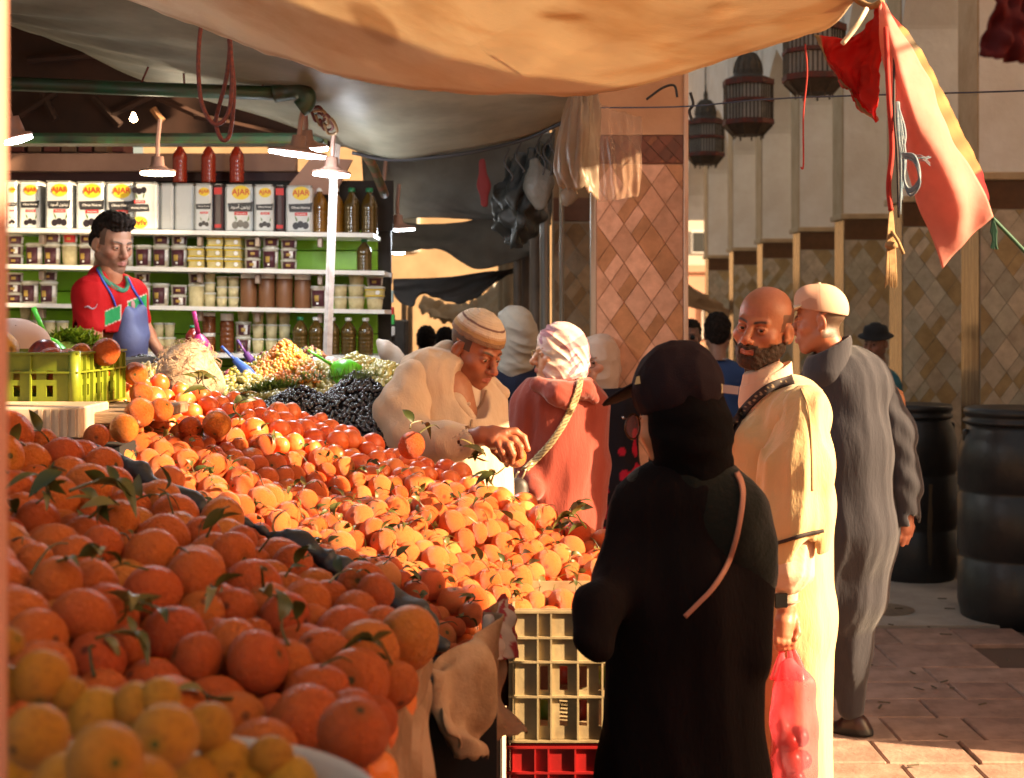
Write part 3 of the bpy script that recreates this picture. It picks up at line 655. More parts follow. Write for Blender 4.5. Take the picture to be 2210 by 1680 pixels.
m.tube([P(1925, 500, 3.2), P(1938, 520, 3.18), P(1950, 548, 3.17)], .004, 6)
o = m.build('rope_tassel', M_tan, smooth=True, off=P(1923, 455, 3.2)); o.location = P(1923, 455, 3.2); tag(o, 'frayed jute rope end hanging below the flag', 'rope')
M_rr = mat('red_ribbon', (.45, .04, .03), .8, trans=.3)
rope('ribbon', [P(1912, 60, 3.25), P(1918, 200, 3.2), P(1925, 320, 3.2), P(1918, 400, 3.2), P(1923, 455, 3.2)], .006, M_rr, 'red ribbon twisted down to the jute tassel')
rope('cord', [P(1930, 100, 3.26), P(1930, 250, 3.22), P(1936, 330, 3.21), P(1940, 470, 3.22)], .003, M_black, 'black cord hanging between the red ribbon and the blue rope', 'cord')
rope('cord', [P(1738, 95, 4.6), P(1742, 160, 4.6), P(1734, 250, 4.6), P(1734, 355, 4.6), P(1728, 362, 4.6)], .0028, M_rr, 'thin red cord dangling in front of the white piers', 'cord')
rope('rope', [P(1852, -6, 3.42), P(1850, 0, 3.4), P(1880, 14, 3.36), P(1904, 4, 3.32)], .008, M_tan, 'knotted straw rope joining awning and flag')
rope('rope', [P(1870, 20, 3.3), P(1850, 55, 3.25), P(1818, 95, 3.25)], .006, mat('white_cord', (.75, .62, .45), .7), 'stiff pale cord end pointing down from the awning knot')
rope('rope', [P(1285, 233, 5.9), P(1480, 230, 5.6), P(1700, 212, 5.2), P(2215, 196, 4.6), P(2500, 180, 4.3)], .003, mat('blue_black', (.03, .035, .06), .6), 'thin blue-black line stretched from the salmon pillar to the right', 'line')
rope('rope', [P(2141, 470, 3.3), P(2180, 510, 3.32), P(2230, 560, 3.35), P(2330, 640, 3.4)], .005, mat('green_rope', (.01, .07, .04), .7), 'green rope tying the tip of the flag')
m = MB()
for k in range(12): m.tube([P(2143, 470, 3.3), P(2144+rr.uniform(-6, 8), 500, 3.3), P(2146+rr.uniform(-8, 8), 536+rr.uniform(-5, 4), 3.3)], .0025, 5)
o = m.build('rope_tassel', MATS['green_rope'], off=P(2143, 470, 3.3)); o.location = P(2143, 470, 3.3); tag(o, 'dark green tuft of rope at the tip of the flag', 'rope')
# ropes on the left
for pts, r_, lab in ([[(447, -10), (432, 70), (428, 150), (436, 225), (462, 268), (490, 250), (500, 190), (497, 90), (490, -10)], .0075, 'doubled dark red rope looping down in front of the beam, left loop'],
                     [[(488, -10), (496, 90), (488, 170), (470, 240), (466, 270), (480, 303), (497, 285), (505, 190), (494, 80), (490, -10)], .0075, 'doubled dark red rope looping down in front of the beam, lower loop']):
    rope('rope', [P(u, v, 4.9 if 'left loop' in lab else 4.93) for u, v in pts], r_, M_rope, lab)
for a, b_, lab in (((356, 50), (302, 186), 'thin slanting cord from the grey-green awning to the beam, longest'), ((386, 70), (398, 186), 'thin cord tied to the beam left of the rope loops'), ((584, 120), (566, 186), 'thin cord tied to the beam right of the rope loops'), ((258, 30), (266, 100), 'short knotted cord hanging from the grey-green awning')):
    rope('cord', [P(*a, 5.5), P((a[0]+b_[0])/2+2, (a[1]+b_[1])/2, 5.55), P(*b_, 5.6)], .004, M_rope, lab, 'cord')
rope('cord', [P(1305, -10, 3.85), P(1300, 60, 3.9), P(1285, 140, 3.95), P(1266, 145, 3.97), P(1262, 205, 4.0)], .0035, M_rr, 'thin reddish seam cord running down the underside of the cream awning', 'cord')
rope('cord', [P(760, 330, 6.05), P(850, 345, 6.1), P(1000, 332, 6.1), P(1130, 302, 6.1), P(1220, 262, 6.0)], .008, M_black, 'black cord along the edge of the grey-green awning', 'cord')
for k, (u, v) in enumerate([(1170, 300), (1185, 310), (1100, 330), (1125, 318), (1198, 290)]):
    rope('cord', [P(u, v-10, 6.4), P(u-12, v+20, 6.4), P(u+6, v+50, 6.4), P(u+2, v+78-8*k, 6.4)], .0045, M_black, ['loose black cord end by the milky bag', 'second loose black cord by the milky bag', 'short black cord over the dark bag', 'black cord knotted above the dark bag', 'black cord nearest the pillar'][k], 'cord')
rope('cord', [P(1395, 215, 5.6), P(1430, 190, 5.6), P(1455, 185, 5.6), P(1462, 210, 5.6)], .005, M_black, 'black cord knotted on the salmon pillar near its top', 'cord')
rope('cord', [P(1490, 200, 5.6), P(1496, 225, 5.6), P(1488, 240, 5.6), P(1494, 262, 5.6)], .006, M_black, 'short black cord hanging beside the first lantern', 'cord')
# leaning pole at the left edge of the picture
rope('stall_pole', [(-.447, 1.22, 0), (-.446, 1.22, .9), (-.445, 1.22, 1.8), (-.445, 1.22, 2.6)], .012, mat('pink_pole', (.48, .22, .15), .6), 'out of focus pinkish pole at the left edge of the picture', 'pole', n=3)

# --- added shade cloths, out of view at right, cut to shape the sunlight
XG = 2.6
M_shade_cloth = [mat('shade_cloth_red', (.34, .06, .03), .9, trans=.35), mat('shade_cloth_tan', (.62, .36, .20), .9, trans=.5, tcol=(1, .80, .62)), mat('shade_cloth_brown', (.24, .12, .07), .9, trans=.3)]  # translucent, so the added cloths also glow as warm fill
def hung(y0, y1, zl, zh, m_, lab, x=XG, low=None):  # one added sun blocker; its lower edge sets where the shade ends
    n = 28; ys_ = np.linspace(y0, y1, n); lo = np.interp(ys_, *low) if low else np.full(n, zl); G = np.zeros((12, n, 3))
    for i, t in enumerate(np.linspace(0, 1, 12)): G[i] = np.stack([x+.012*np.sin(ys_*21+t), ys_, zh+(lo-zh)*t+.0*t], 1)
    mb = MB(); mb.grid(G); o = mb.build('hanging_cloth', m_, None, True, off=(x, y0, zh)); o.location = (x, y0, zh); md = o.modifiers.new('thickness', 'SOLIDIFY'); md.thickness = .004; tag(o, lab, 'cloth')
hung(-3.0, 2.40, 0.25, 3.16, M_shade_cloth[1], 'long tan shade cloth added out of view at right, nearest the camera')
hung(3.10, 4.45, 2.52, 3.06, M_shade_cloth[0], 'red shade cloth added out of view at right, over the gap', low=([3.10, 3.2, 3.32, 3.54, 3.7, 4.45], [2.54, 2.52, 2.38, 2.38, 2.50, 2.50]))
hung(3.20, 5.0, 3.27, 4.6, M_shade_cloth[2], 'brown shade cloth added on the upper line, out of view at right')
hung(4.45, 5.0, 2.86, 3.06, M_shade_cloth[2], 'narrow brown shade cloth added beside the masonry, out of view at right')
for y in (-3.0, 2.36, 5.0):
    m = MB(); m.lathe([(.03, 0), (.03, 4.7)], 10); tag(m.build('shade_line_post', M_dkpost, smooth=True, loc=(XG+.05, y, 0)), 'post added to carry the shade cloths right of the picture, %s' % {-3.0: 'behind the camera', 2.36: 'the middle one', 5.0: 'by the masonry'}[y], 'post')
for z, k in ((4.61, 'upper'), (3.165, 'middle'), (3.065, 'lower')): rope('rope', [(XG, -3.0 if k != 'lower' else 2.36, z), (XG, 2.5, z-.002), (XG, 5.0 if k != 'middle' else 2.5, z)], .006, M_tan, '%s line added for the shade cloths right of the picture' % k)
hung(5.02, 6.64, 0.3, 3.35, M_shade_cloth[1], 'tan shade cloth added between the near post and first arcade pier, out of view')
# ------------------------------------------------------------------ the olive shop
YS = 7.1; s0 = S(YS)
M_lime = mat('lime_panel', (.30, .64, .03), .35, (.20, .46, .02), 4)
M_shelf = mat('shelf_white', (.80, .80, .78), .4)
M_maroon = mat('maroon_paint', (.05, .010, .010), .6, (.03, .006, .006), 6)
M_taup = mat('taupe_fascia', (.30, .17, .12), .7, (.24, .13, .09), 5)
sh = empty('shop_wall', 'lime green back wall of the olive shop with white shelves', 'shop wall', P(420, 690, 7.45)); off = P(420, 690, 7.45)
for i, (v0, v1) in enumerate([(498, 540), (542, 583), (585, 628), (630, 668), (670, 720), (722, 790), (792, 900)]):
    a, b = P(-260, v1, 7.45), P(815, v0, 7.45); MB().box((a[0], 7.44, a[2]), (b[0], 7.47, b[2]), bev=.003).build('panel', M_lime, sh, off=off)
a, b = P(-260, 1500, 7.5), P(845, 498, 7.5); MB().box((a[0], 7.475, 0), (b[0], 7.5, b[2])).build('backing', M_dark, sh, off=off)
a, b = P(-260, 392, 7.45), P(690, 372, 7.45); MB().box((a[0], 7.42, a[2]), (b[0], 7.46, b[2])).build('maroon_rail', M_maroon, sh, off=off)
a, b = P(-260, 500, 7.5), P(850, 392, 7.5); MB().box((a[0], 7.45, a[2]), (b[0], 7.49, b[2])).build('upper_panel', M_dark, sh, off=off)
a, b = P(-260, 371, 7.35), P(640, 332, 7.35); MB().box((a[0], 7.33, a[2]), (b[0], 7.40, b[2]), bev=.004).build('fascia', M_taup, sh, off=off)
pr = [P(608, 418, 7.2), P(672, 340, 7.1), P(760, 345, 7.1), P(722, 420, 7.2)]
m = MB(); m.prism(pr, (0, .03, 0)); m.build('gusset', mat('gusset', (.42, .25, .19), .7), sh, off=off)
def shelf(vL, vR, uR, h=9, dep=.34):
    a, b = P(-260, vL-6, YS), P(uR, vR, YS)
    m = MB(); hh = h/s0
    n = 24; X = np.linspace(a[0], b[0], n); Z = np.linspace(a[2], b[2], n)
    for i in range(n-1): pass
    V = np.array([[x, y, z+dz] for x, z in zip(X, Z) for y, dz in ((YS-.06, 0), (YS-.06, -hh), (YS+dep, -hh), (YS+dep, 0))])
    i = np.arange(n-1)[:, None]*4; j = np.arange(4)[None, :]; m.add(V, np.stack([i+j, i+(j+1) % 4, i+4+(j+1) % 4, i+4+j], -1).reshape(-1, 4))
    m.add(V[:4], np.array([[3, 2, 1, 0]])); m.add(V[-4:], np.array([[0, 1, 2, 3]]))
    o = m.build('shelf', M_shelf, sh, off=off)
    for u in (88, 430, 555, 690):
        if u > uR: continue
        z = P(0, vL+(vR-vL)*(u/800)+h, YS)[2]; x = P(u, 0, YS)[0]
        MB().box((x-.012, YS+.0, z-.05), (x+.012, YS+.05, z-.002), bev=.003).build('bracket', mat('bracket', (.35, .27, .22), .4, metal=.5), sh, off=off)
    return lambda u: P(0, vL+(vR-vL)*(u/800), YS)[2]
z1 = shelf(495, 505, 808, 9); z2 = shelf(572, 586, 832, 9); z3 = shelf(655, 669, 832, 9); z4 = shelf(757, 768, 840, 9)
ords_ = ['first', 'second', 'third', 'fourth', 'fifth', 'sixth', 'seventh', 'eighth', 'ninth', 'tenth', 'eleventh', 'twelfth', 'thirteenth', 'fourteenth', 'fifteenth', 'sixteenth', 'seventeenth', 'eighteenth']

# --- olive tins
M_tin = mat('tin_white', (.56, .59, .60), .35, (.40, .42, .42), 9, contrast=(.5, .8))
M_red = mat('print_red', (.55, .02, .02), .5); M_yel = mat('print_yellow', (.75, .55, .03), .5); M_blk = mat('print_black', (.03, .03, .035), .5)
M_wht = mat('print_white', (.8, .8, .8), .5); M_olv = mat('print_olive', (.02, .015, .02), .3); M_grn = mat('print_leaf', (.08, .16, .03), .5); M_drk = mat('tin_dark', (.05, .025, .03), .4)
def txt(s, size, m_, name='lettering'):
    c = bpy.data.curves.new('t', 'FONT'); c.body = s; c.size = size; c.align_x = 'CENTER'; c.align_y = 'CENTER'; c.resolution_u = 2; c.offset = size*.012
    o = bpy.data.objects.new('t', c); COL.objects.link(o); bpy.context.view_layer.update()
    dg = bpy.context.evaluated_depsgraph_get(); me = bpy.data.meshes.new_from_object(o.evaluated_get(dg)); bpy.data.objects.remove(o)
    me.name = name; me.materials.clear(); me.materials.append(m_); return me
RX = (PI/2, 0, 0)
T_ajar = txt('AJAR', .046, M_red); T_on = txt('Olives Noires', .0185, M_wht); T_ar = txt('\uFEA9\uFEEE\uFEB3\uFE83 \uFEE5\uFEEE\uFE98\uFEF3\uFEAF', .024, M_wht); T_sub = txt('Ajar', .011, M_wht)
T_den = txt('D\u00e9noyaut\u00e9es', .0105, M_wht)
def disc_me(rx, rz, m_, n=18, name='badge'):
    return MB().prism([(rx*math.cos(t), 0, rz*math.sin(t)) for t in np.linspace(0, 2*PI, n, endpoint=False)][::-1], (0, .0008, 0)).me(name, m_)
D_yel = disc_me(.046, .036, M_yel); D_olv = disc_me(.017, .019, M_olv, name='olive_print')
B_blk = MB().prism([(-.062, 0, .020), (.058, 0, .024), (.066, 0, .030), (.060, 0, -.022), (-.056, 0, -.022), (-.060, 0, -.002)][::-1], (0, .0008, 0)).me('banner_print', M_blk)
B_red = MB().box((-.033, 0, -.0085), (.033, .0008, .0085)).me('strip_print', M_red)
L_grn = MB().prism([(0, 0, 0), (-.008, 0, .018), (-.012, 0, .036), (.002, 0, .018)], (0, .0008, 0)).me('leaf_print', M_grn)
def make_tin(kind, w_, h_):
    m = MB(); d = .13; m.box((-w_/2, 0, 0), (w_/2, d, h_), bev=.012)
    r0 = empty('olive_tin', '', 'tin')
    b = m.build('tin_body', M_drk if kind == 'dark' else M_tin, r0, smooth=False)
    MB().box((-w_/2+.004, .004, h_-.001), (w_/2-.004, d-.004, h_+.004), bev=.002).build('rim', M_metal, r0)
    MB().box((-w_/2-.001, -.001, -.0), (w_/2+.001, d, .005)).build('foot_rim', M_metal, r0)
    def pr(me, x, z, y=-.0012, rot=None, sc=None): o = link(me.name.split('.')[0], me, r0, (x, y, z), rot, sc); return o
    k = min(1, w_/.140)
    if kind in ('front', 'arabic', 'flip', 'edge'):
        f = -1 if kind == 'flip' else 1; ZZ = lambda z: z if f == 1 else h_-z; ro = (RX if f == 1 else (PI/2, PI, 0)); r2 = None if f == 1 else (0, PI, 0)
        xo = .012*k if kind != 'flip' else -.03
        pr(D_yel, xo, ZZ(.198), rot=r2, sc=k); pr(T_ajar, xo, ZZ(.200), -.0026, ro, k*.88)
        pr(B_blk, xo-.004, ZZ(.125), rot=r2, sc=k); pr(T_ar if kind == 'arabic' else T_on, xo-.002, ZZ(.126), -.0026, ro, k*.93)
        pr(B_red, xo, ZZ(.094), rot=r2, sc=k); pr(T_den, xo, ZZ(.094), -.0026, ro, k*.9)
        for x, z in ((-.028, .035), (-.003, .042), (.024, .036)): pr(D_olv, xo+x*k, ZZ(z), -.0012-.0008*(x > 0), sc=k)
        pr(L_grn, xo-.022*k, ZZ(.052), -.0006, rot=r2, sc=k); pr(L_grn, xo+.03*k, ZZ(.050), -.0006, (0, .6 if f == 1 else PI+.6, 0), k)
    elif kind == 'dark':
        pr(B_red, 0, .205, sc=(.6, 1, 2)); pr(B_red, 0, .03, sc=(.5, 1, 1))
    return r0
tins = [(-28, 8, 'front'), (8, 34, 'edge'), (36, 82, 'front'), (96, 152, 'arabic'), (160, 222, 'front'), (224, 286, 'front'), (288, 341, 'flip'), (342, 372, 'plain'), (373, 417, 'plain'), (418, 456, 'front'), (457, 480, 'dark'), (482, 544, 'arabic'), (547, 590, 'front'), (592, 612, 'dark'), (614, 673, 'front')]
desc = {'front': 'white tin printed with three black olives', 'edge': 'white olive tin, only its edge showing', 'arabic': 'white olive tin with Arabic lettering', 'flip': 'olive tin standing upside down, print inverted', 'plain': 'olive tin turned to its blank white side', 'dark': 'tin turned to its narrow dark side'}
for i, (a, b, k) in enumerate(tins):
    hh = (105-i*.25)/s0; w_ = (b-a-1.5)/s0
    o = make_tin(k, w_, hh); x = P((a+b)/2, 0, YS)[0]; o.location = (x, YS+.0+(.02 if i % 3 else 0), z1((a+b)/2)+.001)
    tag(o, '%s, %s tin from the left' % (desc[k], ords_[i]), 'tin', 'olive tins on the top shelf')

# --- tubs, cups, jars and bottles
M_clear = mat('clear_plastic', (.62, .60, .52), .25, (.35, .30, .22), 30)
M_lid = mat('lid_pale', (.62, .62, .56), .35); M_lab = mat('label_maroon', (.075, .016, .028), .45); M_gold = mat('label_gold', (.45, .30, .06), .45)
M_cream = mat('cream_food', (.66, .58, .33), .5, (.52, .44, .24), 40); M_ybox = mat('yellow_tub', (.60, .50, .22), .4, (.45, .36, .14), 25); M_yband = mat('yellow_band', (.70, .50, .02), .4)
M_brown = mat('brown_spread', (.20, .085, .035), .45); M_honey = mat('honey', (.16, .045, .012), .15); M_oil = mat('oil', (.13, .052, .004), .10, (.22, .10, .008), 6, spec=.7)
M_oilg = mat('olive_oil', (.075, .045, .008), .10, spec=.7); M_cap_g = mat('cap_green', (.01, .18, .07), .4); M_cap_w = mat('cap_white', (.8, .8, .78), .4); M_redg = mat('red_sauce', (.22, .02, .008), .2)
CACHE = {}
def lathe_obj(name, prof, m_, par, seg=16, z=0): return MB().lathe(prof, seg).build(name, m_, par, smooth=True, loc=(0, 0, z))
def label_strip(name, r_, z0, z1, a0, a1, m_, par, rt=1.0, n=7):
    a = np.linspace(a0, a1, n); G = np.array([[[r_*q*math.cos(t), r_*q*math.sin(t), z] for t in a] for z, q in ((z0, rt), (z1, 1.0))]); mb = MB(); mb.grid(G); o = mb.build(name, m_, par, smooth=True)
    md = o.modifiers.new('t', 'SOLIDIFY'); md.thickness = .0006; return o
def make_item(kind, w_, h_):
    r = w_/2; F0 = -PI/2
    if kind in ('tub', 'smalltub', 'creamtub', 'redtub', 'mixtub'):
        r0 = empty('olive_tub', '', 'tub')
        lathe_obj('tub_body', [(r*.80, 0), (r*.84, .003), (r*.93, h_*.90)], M_cream if kind == 'creamtub' else M_clear, r0)
        lathe_obj('lid', [(r*.97, h_*.88), (r, h_*.89), (r, h_*.95), (r*.93, h_*.965), (r*.90, h_*.995), (r*.2, h_)], M_lid, r0)
        if kind != 'creamtub':
            lo, hi = .10*h_, .80*h_; e = 0 if kind == 'tub' else .35
            label_strip('maroon_label', r*.945, lo, hi, F0-.95+e, F0+.75+e, MATS['print_red'] if kind == 'redtub' else M_lab, r0, .93)
            label_strip('gold_print', r*.96, h_*.32, h_*.58, F0-.52+e, F0+.02+e, M_gold, r0, .98)
            label_strip('price_sticker', r*.95, h_*.30 if kind == 'tub' else h_*.15, h_*.78, F0+.75+e-(.9 if kind == 'mixtub' else 0), F0+1.25+e-(.9 if kind == 'mixtub' else 0), M_wht, r0, .95)
            if kind == 'tub': label_strip('round_print', r*.965, h_*.18, h_*.27, F0-.25, F0+.0, M_wht, r0, .98)
    elif kind == 'yellow':
        r0 = empty('spread_tub', '', 'tub')
        MB().box((-r*.9, -.05, 0), (r*.9, .06, h_*.86), bev=.008).build('tub_body', M_ybox, r0)
        MB().box((-r*.92, -.052, h_*.04), (r*.92, .061, h_*.16), bev=.002).build('base_band', M_yband, r0)
        MB().box((-r*.95, -.055, h_*.64), (r*.95, .064, h_*.76), bev=.002).build('band', M_yband, r0)
        MB().box((-r, -.06, h_*.80), (r, .068, h_), bev=.005).build('lid', M_lid, r0)
        link('badge', disc_me(.011, .011, M_wht, 10), r0, (.018, -.0535, h_*.42))
    elif kind == 'cup':
        r0 = empty('butter_cup', '', 'cup'); lathe_obj('cup_body', [(r*.76, 0), (r*.93, h_*.90)], M_cream, r0); lathe_obj('lid', [(r, h_*.88), (r, h_*.97), (r*.9, h_)], M_lid, r0)
    elif kind == 'jar':
        r0 = empty('spread_jar', '', 'jar'); lathe_obj('jar_body', [(r*.93, 0), (r*.98, .006), (r*.98, h_*.80), (r*.88, h_*.86)], M_brown, r0); lathe_obj('lid', [(r*.93, h_*.84), (r*.95, h_*.85), (r*.95, h_*.99), (r*.9, h_)], M_cap_w, r0)
    elif kind == 'honey':
        r0 = empty('honey_jar', '', 'jar'); pr = [(r*.9, 0)]
        for k in range(6): z = h_*.78*(k+.2)/6; pr += [(r*.97, z), (r*.97, z+h_*.07), (r*.90, z+h_*.10)]
        lathe_obj('jar_body', pr+[(r*.8, h_*.84)], M_honey, r0); lathe_obj('lid', [(r*.86, h_*.82), (r*.88, h_*.83), (r*.88, h_*.99), (r*.8, h_)], M_cap_w, r0)
    elif kind.startswith('bottle'):
        r0 = empty('oil_bottle', '', 'bottle'); mm = {'g': M_oilg, 'r': M_redg}.get(kind[-1], M_oil)
        pr = [(r*.85, 0), (r*.97, h_*.02)]
        for k in range(5): z = h_*(.05+.1*k); pr += [(r*.97, z), (r*.93, z+h_*.03), (r*.97, z+h_*.06)]
        pr += [(r*.97, h_*.62), (r*.85, h_*.72), (r*.5, h_*.83), (r*.32, h_*.88), (r*.32, h_*.93)]
        lathe_obj('bottle_body', pr, mm, r0); lathe_obj('bottle_cap', [(r*.40, h_*.91), (r*.42, h_*.92), (r*.42, h_*.99), (r*.36, h_)], M_cap_g if kind[6] == 'g' else M_cap_w, r0, 12)
    return r0
DES = {'tub': 'tall maroon-labelled tub', 'smalltub': 'small maroon-labelled tub', 'creamtub': 'tall cream tub', 'redtub': 'small red-labelled tub', 'mixtub': 'small tub with white sticker',
       'yellow': 'yellow banded spread tub', 'cup': 'pale butter cup', 'jar': 'tall brown jar, white lid', 'honey': 'ribbed brown honey jar', 'bottlew': 'amber oil bottle, white cap', 'bottleg': 'amber oil bottle, green cap', 'bottlewg': 'dark oil bottle, white cap', 'bottlegg': 'dark oil bottle, green cap', 'bottlegr': 'bottle of dark red sauce'}
GRP = {'tub': 'olive tubs on the shelves', 'smalltub': 'olive tubs on the shelves', 'creamtub': 'cream tubs on the shelves', 'redtub': 'olive tubs on the shelves', 'mixtub': 'olive tubs on the shelves', 'yellow': 'yellow spread tubs', 'cup': 'butter cups on the shelves', 'jar': 'brown spread jars', 'honey': 'honey jars'}
def place(kind, u, w_px, h_px, zb_, where, Y=YS+.10):
    s = S(Y); w_, h_ = round(w_px/s/.004)*.004, round(h_px/s/.004)*.004; key = (kind, w_, h_)
    if key not in CACHE: CACHE[key] = make_item(kind, w_, h_); o = CACHE[key]
    else: o = copy_tree(CACHE[key])
    o.location = (P(u, 0, Y)[0], Y, zb_); o.rotation_euler = (0, 0, random.uniform(-.12, .12) if kind != 'yellow' else random.uniform(-.03, .03))
    tag(o, '%s, %s' % (DES[kind], where), o['category'], GRP.get(kind, 'oil bottles in the shop')); return zb_+h_
lv = ['at the bottom', 'in the middle', 'on top', 'at the very top']
def column(row, n, u, zf, items, shelfname):
    z = zf(u)+.001
    for i, (k, w_px, h_px) in enumerate(items):
        pos = '' if len(items) == 1 else ', '+(['lower one', 'upper one'][i] if len(items) == 2 else ['lowest', 'middle one', 'topmost', 'highest'][i])
        z = place(k, u, w_px, h_px, z, '%s shelf, %s column from left%s' % (shelfname, ords_[n], pos))
sm = ('smalltub', 38, 23); ta = ('tub', 39, 50); ye = ('yellow', 37, 24)
R2 = [(33, [sm, ('mixtub', 38, 23), sm]), (75, [ta]), (113, [ta, sm]), (151, [('creamtub', 35, 50), ('redtub', 34, 22)]), (189, [ta, sm]), (230, [ta]), (270, [ta, sm]), (310, [('tub', 38, 50)]), (348, [ta, sm]), (387, [ta, ('mixtub', 38, 22)]), (427, [ye, ye]), (467, [ye, ye, ye]), (506, [ye, ye, ye]),
      (545, [('mixtub', 38, 24), sm, sm]), (584, [('tub', 38, 50), sm]), (623, [sm, ('mixtub', 38, 24), sm])]
for n, (u, it) in enumerate(R2): column(2, n, u, z2, it, 'second')
cu = ('cup', 25, 22)
R3 = [(32, [sm, ('mixtub', 37, 22), sm]), (66, [ta]), (105, [ta, sm]), (270, [sm, sm]), (307, [ta, ('mixtub', 36, 23)]), (347, [ta]), (386, [('mixtub', 38, 24), sm]), (424, [('creamtub', 38, 50), ('mixtub', 37, 24)]), (453, [('cup', 27, 30), ('cup', 26, 22), cu]),
      (479, [cu, cu, cu]), (504, [cu, cu, cu]), (537, [('jar', 38, 75)]), (576, [('jar', 38, 75)]), (614, [('jar', 38, 75)]), (653, [('jar', 38, 74)]), (689, [ta]), (735, [('cup', 32, 28), ('cup', 32, 26)]), (769, [('cup', 40, 28), ('cup', 40, 26), ('cup', 38, 24)]) , (809, [('cup', 40, 28), ('yellow', 42, 22), sm])]
ords_ += ['nineteenth', 'twentieth']
for n, (u, it) in enumerate(R3): column(3, n, u, z3, it, 'third')
cu = ('cup', 27, 32)
R4 = [(30, [cu]), (55, [cu, cu, ('cup', 26, 30)]), (82, [cu, cu, ('cup', 26, 30)]), (108, [cu, cu]), (135, [cu, cu]), (160, [cu]), (318, [cu]), (343, [cu, ('cup', 24, 30)]), (366, [cu, ('cup', 24, 30)]), (451, [('honey', 30, 42), ('honey', 30, 45)]), (490, [('honey', 32, 85)]), (525, [('tub', 36, 36), ('mixtub', 36, 32), ('cup', 28, 26)]),
      (557, [cu, ('cup', 28, 30), ('cup', 28, 27)]), (586, [cu, ('cup', 28, 30), ('cup', 28, 27)]), (614, [cu, ('cup', 28, 30), ('cup', 28, 27)]), (716, [('jar', 32, 45)])]
for n, (u, it) in enumerate(R4): column(4, n, u, z4, it, 'bottom')
for n, (u, k) in enumerate([(648, 'bottlegg'), (682, 'bottlewg'), (717, 'bottlewg'), (752, 'bottlewg'), (789, 'bottlewg')]):
    place(k, u, 34, 82, z4(u)+.001, 'bottom shelf, %s in the row' % ords_[n], Y=YS+.0)
for n, (u, k) in enumerate([(690, 'bottlew'), (724, 'bottlew'), (759, 'bottleg'), (797, 'bottleg')]):
    place(k, u, 38, 100, z1(u)+.001, 'top shelf, %s right of the tins' % ords_[n])
place('bottleg', 786, 34, 70, z2(786)+.001, 'alone at the right end of the second shelf')
# hanging bottles above the tins
for n, u in enumerate((388, 450, 511)):
    place('bottlegr', u, 32, 88, P(0, 392, YS)[2], '%s of the three standing on the tins' % ords_[n], Y=YS+.07)
# boxes stacked above the fascia
for n, (a, b) in enumerate([(30, 62), (70, 98), (104, 138), (142, 174), (178, 206), (212, 240), (250, 275)]):
    m = MB(); x0, x1 = P(a, 0, 7.5)[0], P(b, 0, 7.5)[0]; z0, zz = P(0, 332, 7.5)[2], P(0, 312-(n % 3)*3, 7.5)[2]
    m.box((0, 0, 0), (x1-x0, .2, zz-z0), bev=.004)
    tag(m.build('carton', [mat('carton_red', (.10, .02, .012), .7), mat('carton_brown', (.12, .06, .03), .7)][n % 2], loc=(x0, 7.42, z0)), '%s carton from the left stored above the shop fascia, %s' % (ords_[n], ['dark red', 'brown'][n % 2]), 'carton', 'cartons above the fascia')

# --- roof of the hall, beams
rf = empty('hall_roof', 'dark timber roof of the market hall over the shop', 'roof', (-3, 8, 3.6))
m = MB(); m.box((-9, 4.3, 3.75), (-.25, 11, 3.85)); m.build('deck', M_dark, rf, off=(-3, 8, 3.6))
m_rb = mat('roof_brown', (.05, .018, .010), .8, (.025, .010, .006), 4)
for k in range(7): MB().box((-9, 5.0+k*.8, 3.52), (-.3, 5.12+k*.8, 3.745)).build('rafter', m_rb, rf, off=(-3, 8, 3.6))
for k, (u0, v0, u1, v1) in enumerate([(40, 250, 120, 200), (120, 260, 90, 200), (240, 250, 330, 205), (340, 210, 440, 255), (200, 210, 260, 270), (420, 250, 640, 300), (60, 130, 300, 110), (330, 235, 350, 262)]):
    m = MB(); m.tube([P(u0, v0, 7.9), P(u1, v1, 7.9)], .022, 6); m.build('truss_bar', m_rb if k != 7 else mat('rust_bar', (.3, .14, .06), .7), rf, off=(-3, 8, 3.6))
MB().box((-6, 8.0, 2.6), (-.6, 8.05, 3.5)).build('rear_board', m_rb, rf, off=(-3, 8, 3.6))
bm = empty('green_beam', 'upper dark green steel beam ending in a rounded knuckle', 'beam', P(600, 205, 5.6)); off2 = P(600, 205, 5.6)
m = MB(); m.tube([P(-60, 178, 5.6), P(300, 192, 5.6), P(600, 202, 5.6)], .028, 8); m.build('beam', M_green, bm, smooth=True, off=off2)
m = MB(); m.tube(catmull([P(590, 203, 5.6), P(620, 198, 5.6), P(645, 196, 5.58), P(662, 206, 5.56), P(660, 224, 5.56), P(646, 236, 5.56)], 5), [.03]*10+[.036]*10+[.03]*6, 8) if False else m.tube(catmull([P(590, 203, 5.6), P(620, 198, 5.6), P(645, 196, 5.58), P(662, 206, 5.56), P(660, 224, 5.56), P(646, 236, 5.56)], 5), .036, 8)
m.build('knuckle', M_green, bm, smooth=True, off=off2)
bm2 = empty('green_beam', 'lower green steel beam running just above the hanging sauce bottles', 'beam', P(300, 300, 6.4)); off2 = P(300, 300, 6.4)
m = MB(); m.box(P(-80, 316, 6.5), P(700, 288, 6.4)+np.array([0, 0, 0]), bev=.01); m.build('beam', M_green, bm2, off=off2)
m = MB(); m.tube(catmull([P(655, 215, 5.7), P(690, 240, 5.8), P(720, 262, 5.9), P(760, 300, 6.1), P(800, 350, 6.4), P(830, 420, 6.8)], 6), .022, 8)
o = m.build('bent_arm', mat('rusty_green', (.05, .06, .025), .6, (.18, .06, .025), 14, contrast=(.45, .6)), smooth=True, off=P(655, 215, 5.7)); o.location = P(655, 215, 5.7); tag(o, 'rusty bent arm wound with rope beyond the green knuckle', 'bracket')
